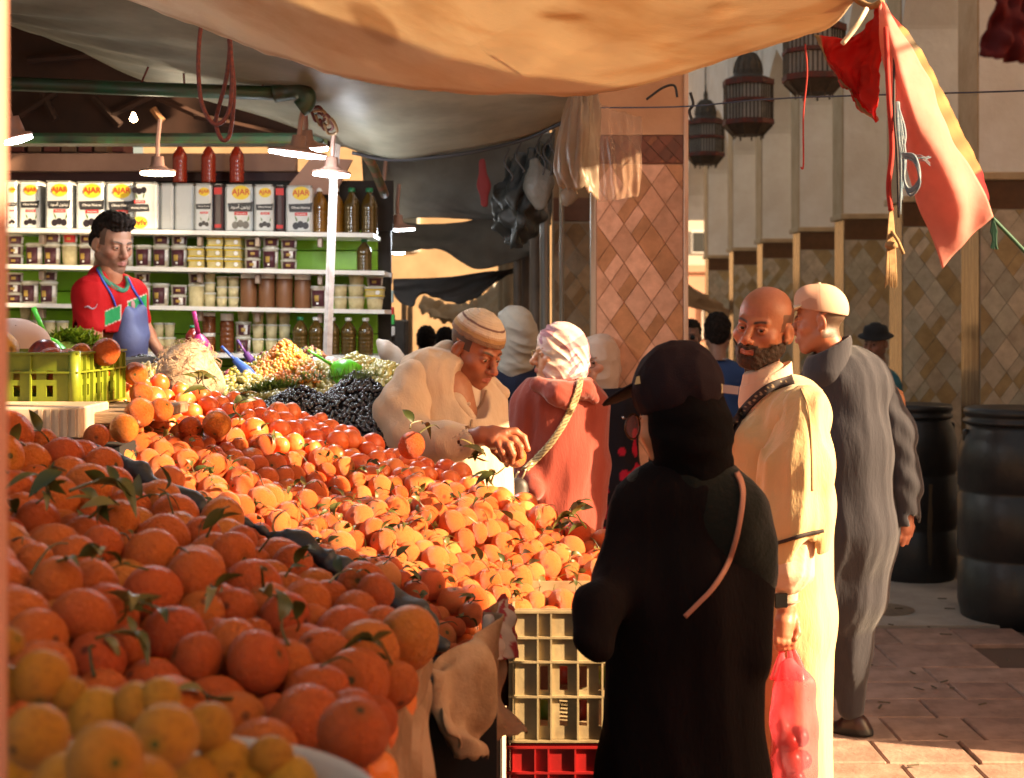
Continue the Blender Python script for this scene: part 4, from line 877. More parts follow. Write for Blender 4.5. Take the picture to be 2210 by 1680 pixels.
for k in range(4):
    a = k*9; rope('rope', [P(668+a, 236+a*.5, 5.7), P(690+a, 232+a, 5.65), P(700+a, 258+a, 5.7), P(682+a, 262+a, 5.75), P(672+a, 240+a, 5.7)], .006, [M_rope, mat('tan_rope', (.28, .17, .08), .9)][k % 2], '%s turn of rope wound round the rusty bent arm' % ['upper', 'second', 'third', 'lowest'][k])
# white lamp post
lp = empty('lamp_post', 'white painted post leaning slightly in front of the shelves', 'post', (P(690, 0, 6.2)[0], 6.2, 0))
m = MB(); a, b = P(690, 960, 6.2), P(729, 292, 6.2); a[2] = 0; m.tube([a+[-.03, 0, 0], P(706, 780, 6.2), P(720, 380, 6.2), b], [.024, .020, .018, .016], 4)
m.build('pole', mat('chipped_white', (.50, .45, .42), .6, (.34, .28, .25), 26, bump=.003, bscale=50), lp, smooth=False, off=(P(690, 0, 6.2)[0], 6.2, 0))
# --- LED saucer lamps
M_led = mat('led_white', (1, 1, 1), emit=(.86, .93, 1.0), estr=14); M_ledw = mat('led_warm', (1, 1, 1), emit=(1.0, .84, .55), estr=12); M_sock = mat('lamp_body', (.30, .17, .13), .5)
def lamp(u, v, Y, rpx, tilt, lab, warm=False, light=30, body=True, ring=False):
    s = S(Y); R = rpx/s; p = P(u, v, Y); r0 = empty('saucer_lamp', lab, 'lamp', p, group='lit LED saucer lamps'); M_ = TRS((0, 0, 0), tilt)
    me = M_ledw if warm else M_led
    if body:
        m = MB(); m.lathe([(R*.96, .006), (R, .010), (R*.96, .016), (R*.6, .022), (.030, .036), (.026, .075), (.004, .078)], 24, M=M_); m.build('shade', M_sock, r0, smooth=True)
    m = MB()
    if ring: 
        th = np.linspace(0, 2*PI, 33); pts = np.array([[R*.93*math.cos(t), R*.93*math.sin(t), 0] for t in th]); m.tube(xf(pts, M_), .009, 6)
    else: m.lathe([(R*.93, .004), (R*.93, -.004), (R*.5, -.008), (.01, -.010)], 28, M=M_)
    m.build('led_disc', me, r0, smooth=True)
    for k in range(26):
        t = 2*PI*k/26; q = xf(np.array([[R*.97*math.cos(t), R*.97*math.sin(t), -.002]]), M_)[0]
    m = MB(); m.tube(xf(np.array([[0, 0, .07], [0, 0, .14], [.01, 0, .24]]), M_), .010, 6); m.build('lamp_holder', M_sock, r0)
    l = bpy.data.lights.new('lamp_light', 'POINT'); l.energy = light*.085; l.color = (1, .82, .55) if warm else (.86, .93, 1); l.shadow_soft_size = R*.5
    lo = bpy.data.objects.new('lamp_light', l); COL.objects.link(lo); lo.parent = r0; lo.location = Vector((0, -.02, -.07)); return r0
lamp(641, 334, 5.6, 65, (.05, .12, 0), 'bright tilted LED lamp hanging under the green knuckle', light=34)
lamp(661, 321, 5.75, 46, (.20, .0, 0), 'ring shaped LED lamp just behind the brightest one', ring=True, light=10)
lamp(715, 378, 6.0, 42, (.02, .05, 0), 'thin edge-on LED lamp on the white post', light=20)
lamp(340, 375, 6.3, 39, (.0, .0, 0), 'warm edge-on LED lamp hanging in front of the tins', warm=True, light=16)
lamp(38, 303, 4.6, 34, (.1, -.28, 0), 'tilted LED lamp at the left edge of the picture', light=16)
lamp(858, 495, 7.6, 40, (.12, 0, 0), 'flat oval LED lamp hanging right of the shelves', light=18)
lamp(860, 546, 9.0, 15, (.15, 0, 0), 'smallest LED lamp, far behind the right end of the shelves', light=6)
lamp(829, 438, 7.9, 20, (.05, 0, 0), 'upper warm lamp half hidden behind the oil bottles', warm=True, light=5)
lamp(833, 451, 8.3, 26, (.03, 0, 0), 'lower warm lamp half hidden behind the oil bottles', warm=True, light=5)
p = P(288, 256, 7.5); o = MB().lathe([(.002, -.02), (.018, -.012), (.02, 0), (.012, .014), (.006, .03)], 12).build('light_bulb', mat('bulb_glow', (1, 1, 1), emit=(1, .6, .3), estr=20), smooth=True, loc=p); tag(o, 'tiny glowing bulb in the dark roof left of the rope loops', 'bulb')
# far stalls glimpsed right of the shelves
for n, (u, v, w_, h_, c, lab) in enumerate([(840, 640, 14, 26, (.35, .5, .55), 'pale blue box'), (842, 672, 12, 18, (.5, .02, .02), 'red packet'), (844, 690, 12, 22, (.03, .35, .06), 'bright green packet'), (845, 715, 12, 20, (.5, .5, .5), 'white carton'), (838, 600, 12, 24, (.10, .03, .05), 'purple box')]):
    m = MB(); Y = 8.4; q = w_/S(Y); m.box((-q/2, 0, 0), (q/2, .1, h_/S(Y)), bev=.004); tag(m.build('packet', mat('packet%d' % n, c, .5), loc=P(u, v+h_/2, Y)), '%s stacked at the right end of the shop, by the gap' % lab, 'packet')
m = MB(); a = P(843, 0, 8.5)[0]; m.box((-.09, 0, 0), (.09, .3, 1.62), bev=.01); tag(m.build('crate_stack', M_dark, loc=(a, 8.45, 0)), 'dark stand under the packets at the shop corner', 'stand')
m = MB()
for k, u in enumerate((873, 885)): m.box((P(u-7, 0, 12)[0], 12+.05*k, 0), (P(u+4, 0, 12)[0], 12.06+.05*k, P(0, 655+k*5, 12)[2]), bev=.01)
tag(m.build('plank_fence', M_sunny), 'two sunlit ochre boards standing in the gap', 'boards')
# ------------------------------------------------------------------ fruit, heaps, crates
def fruit_mesh(name, seed, m_, squash=.92, dimple=.06, n=22, k=14, bumpy=.012, nip=0.0, calyx=True):
    r = np.random.default_rng(seed); th = np.r_[0, .05, .10, .14, .24, np.linspace(.42, PI-.40, k-5), PI-.20, PI-.08, PI][:, None]; k = len(th); ph = np.linspace(0, 2*PI, n, endpoint=False)[None, :]
    x = np.sin(th)*np.cos(ph); y = np.sin(th)*np.sin(ph); z = np.cos(th)*np.ones_like(ph)
    R = 1-dimple*np.exp(-((th/.28)**2))-dimple*.5*np.exp(-(((PI-th)/.25)**2))+nip*np.exp(-(((PI-th)/.3)**2))+bumpy*wob(x, y, z, seed, 3, 3, 3)
    V = np.stack([x*R, y*R, z*R*squash], -1).reshape(-1, 3); i = np.arange(k-1)[:, None]*n; j = np.arange(n)[None, :]; jn = (j+1) % n
    F = np.stack([i+j, i+n+j, i+n+jn, i+jn], -1).reshape(-1, 4)
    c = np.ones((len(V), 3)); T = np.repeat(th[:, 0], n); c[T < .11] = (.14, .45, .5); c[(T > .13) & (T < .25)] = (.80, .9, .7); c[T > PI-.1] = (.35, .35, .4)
    return mesh_np(name, V, F, m_, True, c)
M_or = mat('orange_peel', vcol=True, rnd=[(.64, .095, .011), (.70, .13, .013), (.76, .185, .018), (.66, .105, .011), (.80, .25, .026)], rough=.42, col2=(.86, .72, .6), scale=9, contrast=(.45, .75), bump=.010, bscale=26, b2=(.004, 5), coords='Object', spec=.45)
M_tg = mat('tangerine_peel', vcol=True, rnd=[(.72, .105, .018), (.78, .155, .030), (.84, .22, .055), (.74, .12, .024), (.88, .31, .08)], rough=.33, col2=(.9, .8, .7), scale=9, contrast=(.45, .75), bump=.008, bscale=22, spec=.55)
M_le = mat('lemon_peel', vcol=True, rnd=[(.80, .34, .02), (.76, .28, .015), (.84, .42, .03)], rough=.45, col2=(.62, .52, .4), scale=4, contrast=(.5, .75), bump=.010, bscale=22)
ORM = [fruit_mesh('orange', s, M_or, sq, dm, bumpy=bp) for s, sq, dm, bp in ((1, .90, .06, .014), (2, .97, .04, .02), (3, .86, .08, .012), (4, 1.04, .05, .022), (5, .93, .03, .015))]
TGM = [fruit_mesh('tangerine', s, M_tg, sq, dm, 24, 14) for s, sq, dm in ((11, .84, .07), (12, .92, .05), (13, .95, .03), (14, .88, .06))]
LEM = [fruit_mesh('lemon', s, M_le, sq, dm, nip=np_) for s, sq, dm, np_ in ((21, 1.0, .02, .05), (22, .95, .05, 0), (23, 1.08, .01, .10))]
def fitplane(cp):
    W = np.array([P(*c) for c in cp]); A = np.c_[np.ones(len(W)), W[:, 0], W[:, 1]]; s, *_ = np.linalg.lstsq(A, W[:, 2], rcond=None); return s
def uv2plane(u, v, s):
    kx = (u-CU)/FPX; kv = (v-HV)/FPX; Y = (CAMZ-s[0])/(kv+s[1]*kx+s[2]); return np.array([kx*Y, Y])
def inpoly(p, poly):
    x, y = p[:, 0], p[:, 1]; c = np.zeros(len(p), bool); n = len(poly)
    for i in range(n):
        x1, y1 = poly[i]; x2, y2 = poly[(i+1) % n]; k = ((y1 > y) != (y2 > y)) & (x < (x2-x1)*(y-y1)/(y2-y1+1e-12)+x1); c ^= k
    return c
def heap(s, poly, r0, var, seed, layers=2, bump=.02, it=40, extra=None):
    r = np.random.default_rng(seed); poly = np.array([uv2plane(u, v, s) for u, v in poly]); lo, hi = poly.min(0), poly.max(0); out = []; d = r0*1.90
    for L in range(layers):
        xs = np.arange(lo[0], hi[0], d); ysx = np.arange(lo[1], hi[1], d*.866); g = []
        for j, yy in enumerate(ysx):
            for x in xs: g.append((x+(j % 2)*d/2+L*d*.3, yy+L*d*.3))
        g = np.array(g)+r.normal(size=(len(g), 2))*d*.13; g = g[inpoly(g, poly)]
        z = s[0]+s[1]*g[:, 0]+s[2]*g[:, 1]-L*r0*1.45-r0*.6+bump*wob(g[:, 0], g[:, 1], 0, seed, 9, 9)+(r.normal(size=len(g))*r0*.28 if L == 0 else 0)
        out.append(np.c_[g, z, np.full(len(g), L)])
    p = np.vstack(out); R = r0*(1+r.normal(size=len(p))*var).clip(.72, 1.4); X = p[:, :3].copy(); Z0 = X.copy()
    if extra is not None: pass
    for _ in range(it):
        D = X[:, None]-X[None]; q = np.sqrt((D**2).sum(-1))+1e-9; ov = (R[:, None]+R[None])*.985-q; np.fill_diagonal(ov, -1); ov = np.clip(ov, 0, None)
        X += (D/q[..., None]*ov[..., None]).sum(1)*.28; X += (Z0-X)*np.array([.02, .02, .06])
    return X, R, p[:, 3], poly
def put(meshes, pts, R, name, label, cat, group, kind_rng):
    for i in range(len(pts)):
        o = link(name, meshes[kind_rng.randrange(len(meshes))], None, pts[i], (kind_rng.uniform(0, 6.28), kind_rng.uniform(0, 6.28), kind_rng.uniform(0, 6.28)), (R[i], R[i], R[i]*kind_rng.uniform(.94, 1.04)))
        tag(o, label, cat, group)
def joined(meshes, pts, R, name, label, cat, seed):
    rr = random.Random(seed); Vs = []; Fs = []; Cs = []; n = 0
    dat = []
    for me in meshes:
        V = np.empty(len(me.vertices)*3, np.float32); me.vertices.foreach_get('co', V); F = np.empty(len(me.loops), np.int32); me.loops.foreach_get('vertex_index', F)
        dat.append((V.reshape(-1, 3), F.reshape(-1, 4)))
    for p, r in zip(pts, R):
        V, F = dat[rr.randrange(len(dat))]; M = np.array(Euler((rr.uniform(0, 6), rr.uniform(0, 6), rr.uniform(0, 6))).to_matrix())
        Vs.append(V@M.T*r+p); Fs.append(F+n); Cs.append(np.ones((len(V), 3))); n += len(V)
    o = link(name, mesh_np(name, np.vstack(Vs), np.vstack(Fs), meshes[0].materials[0], True, np.vstack(Cs))); return tag(o, label, cat, kind='stuff')
fr = random.Random(5)
ROLL = [(185, 968, 3.15, 18), (300, 1022, 3.05, 24), (400, 1086, 2.95, 26), (520, 1128, 2.9, 20), (640, 1165, 2.85, 20), (740, 1228, 2.8, 27), (830, 1280, 2.75, 31), (900, 1338, 2.7, 36), (950, 1390, 2.68, 26)]
RP = catmull(np.array([P(u, v-4, Y) for u, v, Y, r in ROLL]), 8)
def offroll(X, R):
    d = np.sqrt(((X[:, None]-RP[None])**2).sum(-1)).min(1); return d > R*.9+.012
# front heap of big oranges
sF = fitplane([(60, 970, 2.8), (540, 1250, 2.27), (760, 1560, 1.72), (300, 1430, 1.88), (100, 1250, 2.25), (850, 1430, 2.15), (400, 1120, 2.6), (700, 1200, 2.6)])
polyF = [(-260, 930), (0, 925), (180, 955), (400, 1085), (500, 1095), (620, 1180), (770, 1250), (840, 1345), (845, 1420), (815, 1500), (785, 1560), (690, 1640), (480, 1610), (250, 1570), (-150, 1520), (-400, 1500)]
XF, RF, LF, PF = heap(sF, polyF, .041, .13, 3, 2, .018)
ok_ = offroll(XF, RF); XF, RF, LF = XF[ok_], RF[ok_], LF[ok_]; top = LF == 0
put(ORM, XF[top], RF[top], 'orange', 'large orange in the shaded heap at the front of the stall', 'orange', 'large oranges of the front heap', fr)
joined(ORM, XF[~top], RF[~top], 'buried_oranges', 'oranges of the under layer of the front heap', 'oranges', 4)
def one(me, u, v, Y, rpx, name, label, cat, group=None, rot=None, sc=None):
    r = rpx/S(Y); o = link(name, me, None, P(u, v, Y), rot or (fr.uniform(0, 6), fr.uniform(0, 6), fr.uniform(0, 6)), (r, r, r)); return tag(o, label, cat, group)
one(ORM[0], 763, 1582, 1.58, 80, 'orange', 'biggest orange, alone at the lower right corner of the front heap above the bowl', 'orange', rot=(.5, .3, 0))
# lemons in the bowl
m = MB(); m.lathe([(.10, -.13), (.16, -.115), (.215, -.06), (.240, -.004), (.246, .004), (.250, 0), (.248, -.010), (.222, -.07), (.168, -.125), (.10, -.14)], 48, cap=True)
tag(m.build('white_bowl', mat('bowl_white', (.50, .42, .35), .5), smooth=True, loc=(-.36, 1.27, 1.20)), 'big white plastic bowl in the very foreground, only its rim in view', 'bowl')
lem = [(18, 1388, 34), (88, 1462, 62), (0, 1482, 50), (78, 1590, 70), (208, 1547, 64), (292, 1524, 50), (345, 1508, 46), (225, 1645, 84), (355, 1592, 74), (450, 1570, 54), (487, 1656, 64), (585, 1634, 46), (625, 1692, 60), (305, 1710, 80), (20, 1690, 56), (140, 1700, 74), (420, 1700, 66), (-60, 1560, 60), (-50, 1420, 50), (150, 1500, 40), (535, 1700, 60)]
for i, (u, v, r_) in enumerate(lem): one(LEM[i % 3], u, v, float(np.clip(.030*FPX/r_, 1.10, 1.42)), max(r_, 56*0+r_)*1.0, 'lemon', 'blurred yellow-orange citrus fruit in the bowl nearest the camera', 'citrus', 'yellow citrus in the bowl')
# back heap of tangerines
sB = fitplane([(430, 862, 4.1), (250, 900, 3.85), (850, 950, 4.4), (1290, 1160, 4.1), (1200, 1290, 3.3), (900, 1340, 3.0), (400, 1080, 3.6), (1000, 1130, 3.8), (600, 1190, 3.25)])
polyB = [(175, 945), (215, 880), (250, 845), (330, 835), (420, 858), (500, 868), (620, 885), (720, 905), (800, 945), (880, 955), (950, 990), (1020, 1050), (1130, 1085), (1220, 1120), (1300, 1160), (1345, 1200), (1330, 1300), (1240, 1310), (1110, 1315), (1050, 1310), (1020, 1380), (960, 1400), (880, 1340), (740, 1250), (560, 1165), (400, 1090), (280, 1010), (180, 965)]
XB, RB, LB, PB = heap(sB, polyB, .0325, .14, 9, 2, .02)
ok_ = offroll(XB, RB); XB, RB, LB = XB[ok_], RB[ok_], LB[ok_]; top = np.where(LB == 0)[0]; order = top[np.argsort(XB[top, 1])]; ind, rest = order[:300], order[300:]
lit = [i for i in ind]
put(TGM, XB[ind], RB[ind], 'tangerine', 'tangerine in the sloping back heap, sunlit or just beyond the light', 'tangerine', 'tangerines of the back heap', fr)
oth = np.r_[rest, np.where(LB == 1)[0]]
joined(TGM, XB[oth], RB[oth], 'more_tangerines', 'tangerines at the far edge and in the under layer of the back heap', 'tangerines', 6)
big = [(888, 962, 3.95, 30, 'large orange with a leaf at the far edge of the heap, below the reaching arm'), (388, 935+0, 3.75, 0, ''), (229, 760, 3.86, 31, 'big deep orange fruit balanced on the corner of the green crate'), (292, 808, 4.1, 26, 'deep orange fruit at the foot of the far corner of the green crate'), (175, 762, 3.95, 22, 'orange peeping out behind the crate rim, left of the big deep one'),
       (468, 916, 3.85, 31, 'very large pale orange in the sun near the top of the back heap'), (410, 925, 3.85, 26, 'sunlit orange left of the very large pale one'), (304, 850, 3.75, 25, 'sunlit orange at the peak of the back heap'), (300, 892, 3.6, 33, 'large sunlit orange below the peak of the back heap'), (348, 885, 3.65, 26, 'round sunlit orange right of the large one at the peak'), (268, 925, 3.5, 32, 'big sunlit orange at the left edge of the back heap'), (208, 942, 3.4, 27, 'sunlit orange beside the end of the white crate block')]
for u, v, Y, r_, lab in big:
    if r_: one(ORM[1], u, v, Y, r_, 'orange', lab, 'orange')
# heap cores
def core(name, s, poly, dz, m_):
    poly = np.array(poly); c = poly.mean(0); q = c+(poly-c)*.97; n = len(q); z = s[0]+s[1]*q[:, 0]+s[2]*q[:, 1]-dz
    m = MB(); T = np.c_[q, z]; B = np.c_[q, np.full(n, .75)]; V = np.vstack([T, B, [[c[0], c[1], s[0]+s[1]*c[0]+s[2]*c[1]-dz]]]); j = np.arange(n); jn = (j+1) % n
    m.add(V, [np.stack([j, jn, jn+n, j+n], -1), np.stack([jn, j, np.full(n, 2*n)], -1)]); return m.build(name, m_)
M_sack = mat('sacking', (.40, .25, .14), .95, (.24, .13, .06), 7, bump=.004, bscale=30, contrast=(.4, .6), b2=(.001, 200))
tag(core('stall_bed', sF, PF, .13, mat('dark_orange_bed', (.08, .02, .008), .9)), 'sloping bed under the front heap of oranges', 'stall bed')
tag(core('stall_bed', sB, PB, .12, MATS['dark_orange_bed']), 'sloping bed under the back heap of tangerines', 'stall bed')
# rolled dark tarpaulin between the heaps
def clothtube(name, pts, m_, lab, cat, seed, h=.007, amp=.006, sy=1.0, k=.03):
    Q = [(P(u, v, Y), r/S(Y)) for u, v, Y, r in pts]; a = np.array([p for p, _ in Q]); R = max(r for _, r in Q)+.03; f = Field(a.min(0)-R, a.max(0)+R, h)
    for i in range(len(Q)-1): f.cap(Q[i][0], Q[i+1][0], Q[i][1], Q[i+1][1], k, sy=sy)
    f.disp(lambda x, y, z: amp*wob(x, y, z, seed, 30, 30, 60)+amp*np.abs(wob(x, y, z, seed+2, 60, 30, 80)))
    V, F = f.nets(); o = link(name, mesh_np(name, V-a[0], F, m_), loc=a[0]); return tag(o, lab, cat)
M_roll = mat('blue_black_sheet', (.035, .040, .045), .5, (.012, .013, .015), 12, bump=.004, bscale=25)
clothtube('rolled_sheet', ROLL, M_roll, 'rolled dark blue plastic sheet dividing the two heaps of oranges', 'plastic sheet', 71)
# stall table and drapes
tb = empty('stall_table', 'dark draped trestle under the orange heaps', 'table', (-.5, 2.5, 0))
x = MB(); x.box((-1.5, 1.45, .0), (-.20, 2.75, 1.02)); x.build('skirt', mat('black_skirt', (.010, .008, .008), .9), tb, off=(-.5, 2.5, 0))
x = MB(); x.box((-1.5, 2.8, .0), (-.03, 4.35, .93)); x.build('back_skirt', MATS['black_skirt'], tb, off=(-.5, 2.5, 0))
f_ = lambda a, b: 1.2*np.sin(a*9+b*1.5)+.6*np.sin(a*23+2+b*4)
sheet('draped_sack', [[(822, 1392, 2.12), (850, 1372, 2.2), (880, 1385, 2.25), (915, 1418, 2.35), (935, 1430, 2.45)], [(815, 1500, 2.0), (850, 1490, 2.1), (885, 1490, 2.2), (918, 1500, 2.3), (930, 1510, 2.4)], [(700, 1640, 1.85), (790, 1600, 1.95), (860, 1600, 2.1), (905, 1610, 2.2), (915, 1620, 2.3)], [(640, 1900, 1.8), (740, 1900, 1.9), (830, 1900, 2.0), (890, 1900, 2.1), (900, 1900, 2.2)]],
      M_sack, 'beige sack cloth hanging from the right end of the front heap', 'cloth', 60, 50, .014, 81, 1.2, .8, fold=f_)
sheet('draped_sack', [[(915, 1425, 2.62), (960, 1400, 2.66), (1010, 1385, 2.75), (1050, 1330, 2.9), (1092, 1298, 3.02)], [(935, 1470, 2.6), (980, 1450, 2.62), (1020, 1450, 2.72), (1065, 1430, 2.86), (1093, 1400, 2.98)], [(915, 1530, 2.6), (960, 1560, 2.6), (1010, 1560, 2.7), (1060, 1540, 2.84), (1090, 1500, 2.95)], [(962, 1585, 2.6), (985, 1640, 2.6), (1020, 1632, 2.7), (1060, 1610, 2.82), (1089, 1575, 2.93)]],
      M_sack, 'stained beige sack cloth bunched below the tangerines, its frayed corner pointing down', 'cloth', 70, 50, .020, 85, 1.4, 1.2, fold=lambda a, b: 1.1*np.sin(a*8+b*3)+.7*np.sin(a*17-b*5), ragged=.006)
def patcol(a, b):
    c = np.zeros(a.shape+(3,)); c[...] = (.50, .38, .30); w_ = wob(a*30, b*9, 0, 5, 1, 1); c[w_ > .55] = (.32, .03, .03); c[(b < .10) | (a > .9)] = (.26, .02, .02); return c
sheet('patterned_cloth', [[(1028, 1400, 2.9), (1045, 1345, 2.95), (1075, 1300, 3.05), (1112, 1286, 3.1)], [(1040, 1400, 2.85), (1062, 1362, 2.9), (1090, 1335, 3.0), (1112, 1330, 3.08)], [(1060, 1430, 2.85), (1082, 1425, 2.9), (1100, 1420, 3.0), (1108, 1400, 3.06)]],
      mat('pattern_cloth', vcol=True, rough=.9, bump=.002, bscale=60), 'crumpled red and cream patterned cloth tucked between sack and crate', 'cloth', 50, 34, .016, 88, 2, 2, fold=lambda a, b: .9*np.sin(a*14+b*3), vc=patcol)
# --- plastic crates
def crate(name, lab, w_, d_, h_, m_, loc, rz=0, kind='white', mi=None):
    r0 = empty(name, lab, 'crate', loc, (0, 0, rz)); t = .006
    def wall(L, nme, M, slots):
        m = MB(); nx = len(slots); z0, z1, z2, z3 = slots_z
        m.box((0, 0, 0), (L, t, z0), M=M); m.box((0, 0, z1), (L, t, z2), M=M); m.box((0, 0, z3), (L, t, h_), M=M)
        for a, b in ((z0, z1), (z2, z3)):
            x0 = 0
            for s0_, s1_ in slots:
                m.box((x0, 0, a), (s0_, t, b), M=M); x0 = s1_
            m.box((x0, 0, a), (L, t, b), M=M)
        return m.build(nme, m_, r0)
    slots_z = (.035, .095, .115, .170) if kind != 'low' else (.03*h_/.15, .06*h_/.15, .075*h_/.15, .10*h_/.15)
    sl = [(x, x+.018) for x in np.arange(.062, w_-.04, .044)]; sd = [(x, x+.016) for x in np.arange(.05, d_-.04, .034)]
    wall(w_, 'side_panel', None, sl); wall(w_, 'side_panel', TRS((0, d_-t, 0)), sl)
    Mz = TRS((t, 0, 0), (0, 0, PI/2)); wall(d_, 'end_panel', Mz, sd); wall(d_, 'end_panel', TRS((w_, 0, 0), (0, 0, PI/2)), sd)
    MB().box((0, 0, 0), (w_, d_, .006)).build('base', m_, r0)
    m = MB()
    for z in (0, .100, .178, h_*.78, h_-.008) if kind != 'low' else (0, h_*.62, h_-.006):
        q = .009; m.box((-q, -q, z), (w_+q, -.0005, z+.005)); m.box((-q, d_+.0005, z), (w_+q, d_+q, z+.005)); m.box((-q, 0, z+.0002), (-.0005, d_, z+.0052)); m.box((w_+.0005, 0, z+.0002), (w_+q, d_, z+.0052))
    m.build('rim_ribs', m_, r0)
    ra = MB().box((0, -.0085, .0052), (.004, -.0006, h_-.009)).me('rib', m_); rb = MB().box((0, 0, .0052), (.0079, .004, h_-.009)).me('rib', m_)
    for x in ([0, .055, .085, .145, .2, .26, .31, w_-.004] if kind != 'low' else np.linspace(0, w_-.004, 6)): link('rib', ra, r0, (x, 0, 0))
    for y in np.linspace(.002, d_-.006, 8): link('rib', rb, r0, (w_+.0006, y, 0)); link('rib', rb, r0, (-.0085, y, 0))
    return r0
M_cw = mat('crate_cream', (.46, .36, .20), .5, (.28, .20, .11), 8, bump=.001, bscale=40); M_cr = mat('crate_red', (.38, .012, .012), .45, (.22, .008, .008), 6); M_cg = mat('crate_green', (.19, .23, .015), .4, (.12, .15, .010), 9)
xc = P(1106, 0, 3.2)[0]
crate('plastic_crate', 'dirty cream plastic crate under the tangerines, on top of the red crates', .42, .34, .298, M_cw, (xc, 3.2, .690))
crate('plastic_crate', 'upper red plastic crate, directly below the cream one', .42, .34, .295, M_cr, (xc-.006, 3.2, .389))
crate('plastic_crate', 'lower red plastic crate standing on the ground, mostly out of frame', .42, .34, .295, M_cr, (xc-.004, 3.2, .092))
for i, (x, z, c) in enumerate([(.06, .05, 'g'), (.14, .05, 'r'), (.22, .05, 'g'), (.10, .13, 'r'), (.20, .13, 'g')]):
    o = link('vegetable', fruit_mesh('vegetable', 90+i, mat('veg_'+c, {'g': (.16, .24, .02), 'r': (.30, .03, .02)}[c], .4), n=12, k=8), None, (xc+x+.02, 3.26, .70+z), (0, 1, i), .035)
    tag(o, '%s vegetable glimpsed through the %s slots of the cream crate, %s' % ({'g': 'green', 'r': 'red'}[c], ['lower', 'upper'][z > .1], ['leftmost', 'second', 'third from left', 'left', 'right'][i]), 'vegetable')
MB().box((xc-.02, 3.18, 0), (xc+.44, 3.56, .090)).build('low_pallet', M_wood)['label'] = 'flat wooden pallet under the red crates'
bpy.data.objects['low_pallet']['category'] = 'pallet'
# green crate on planks
Yg = 3.7; g0 = P(163, 881, Yg); a = math.radians(-3)
gc = crate('plastic_crate', 'lime green crate of grapefruit and mangoes at the left edge', .58, .38, .145, M_cg, (0, 0, 0), 0, 'low')
gc.rotation_euler = (0, 0, a); gc.location = Vector(g0)-Matrix.Rotation(a, 3, 'Z')@Vector((.58, 0, 0))
MB().lathe([(.016, 0), (.016, .148)], 12, M=TRS((.575, .005, 0))).build('corner_post', M_cg, gc, smooth=True)
def inb(x, y, z): return Vector(gc.location)+Matrix.Rotation(a, 3, 'Z')@Vector((x, y, z))
M_gf = mat('grapefruit_peel', vcol=True, rnd=[(.72, .42, .05), (.66, .34, .04)], rough=.4, bump=.006, bscale=24); GFM = fruit_mesh('grapefruit', 31, M_gf, .95, .03); M_mg = mat('mango_skin', (.10, .02, .02), .3, (.30, .03, .01), 5); MGM = fruit_mesh('mango', 32, M_mg, 1.25, 0.0)
for i, (x, y, z, r_, k) in enumerate([(.22, .07, .12, .055, 'g'), (.33, .08, .075, .05, 'o'), (.43, .07, .08, .048, 'g'), (.52, .08, .06, .045, 'o'), (.30, .18, .145, .055, 'g'), (.42, .2, .13, .045, 'm'), (.50, .17, .11, .042, 'o'), (.12, .09, .09, .05, 'g'), (.20, .2, .11, .05, 'o'), (.08, .2, .12, .05, 'g'), (.54, .28, .08, .042, 'o'), (.4, .3, .08, .05, 'o'), (.27, .3, .09, .05, 'o'), (.48, .09, .12, .04, 'o')]):
    nm = {'g': 'grapefruit', 'o': 'orange', 'm': 'mango'}[k]; o = link(nm, {'g': GFM, 'o': ORM[0], 'm': MGM}[k], None, inb(x, y, z), (i, 1.2*i, 2*i), r_)
    tag(o, {'g': 'yellow grapefruit inside the lime green crate', 'o': 'orange lying inside the lime green crate', 'm': 'dark red mango in the lime green crate'}[k], nm, None if k == 'm' else 'fruit in the lime green crate')
p0 = P(120, 893, 3.62)
MB().box((-1.25, -.05, -.03), (.14, .42, 0.0), bev=.004, M=TRS((0, 0, 0), (0, 0, a*.6))).build('plank', M_wood, None, loc=(p0[0]+.09, p0[1], g0[2]-.003))
tag(bpy.data.objects['plank'], 'weathered plank carrying the lime green crate', 'plank')
b = MB(); b.box((-.5, 0, 0), (0, .25, .075), bev=.004)
for k in range(5): b.box((-.10+k*.02, -.004, .004), (-.09+k*.02, -.0005, .071))
o = b.build('crate_block', mat('white_block', (.62, .48, .36), .7, (.42, .3, .2), 8), loc=P(172, 947, 3.45)); tag(o, 'whitish ribbed foam crate end below the plank, catching the sun', 'foam crate')
b = MB(); b.box((-.9, 0, 0), (.1, .5, P(0, 945, 3.5)[2]-.02)); tag(b.build('stall_support', MATS['black_skirt'], loc=(P(170, 0, 3.5)[0], 3.5, 0)), 'dark support under the plank and crates at left', 'support')

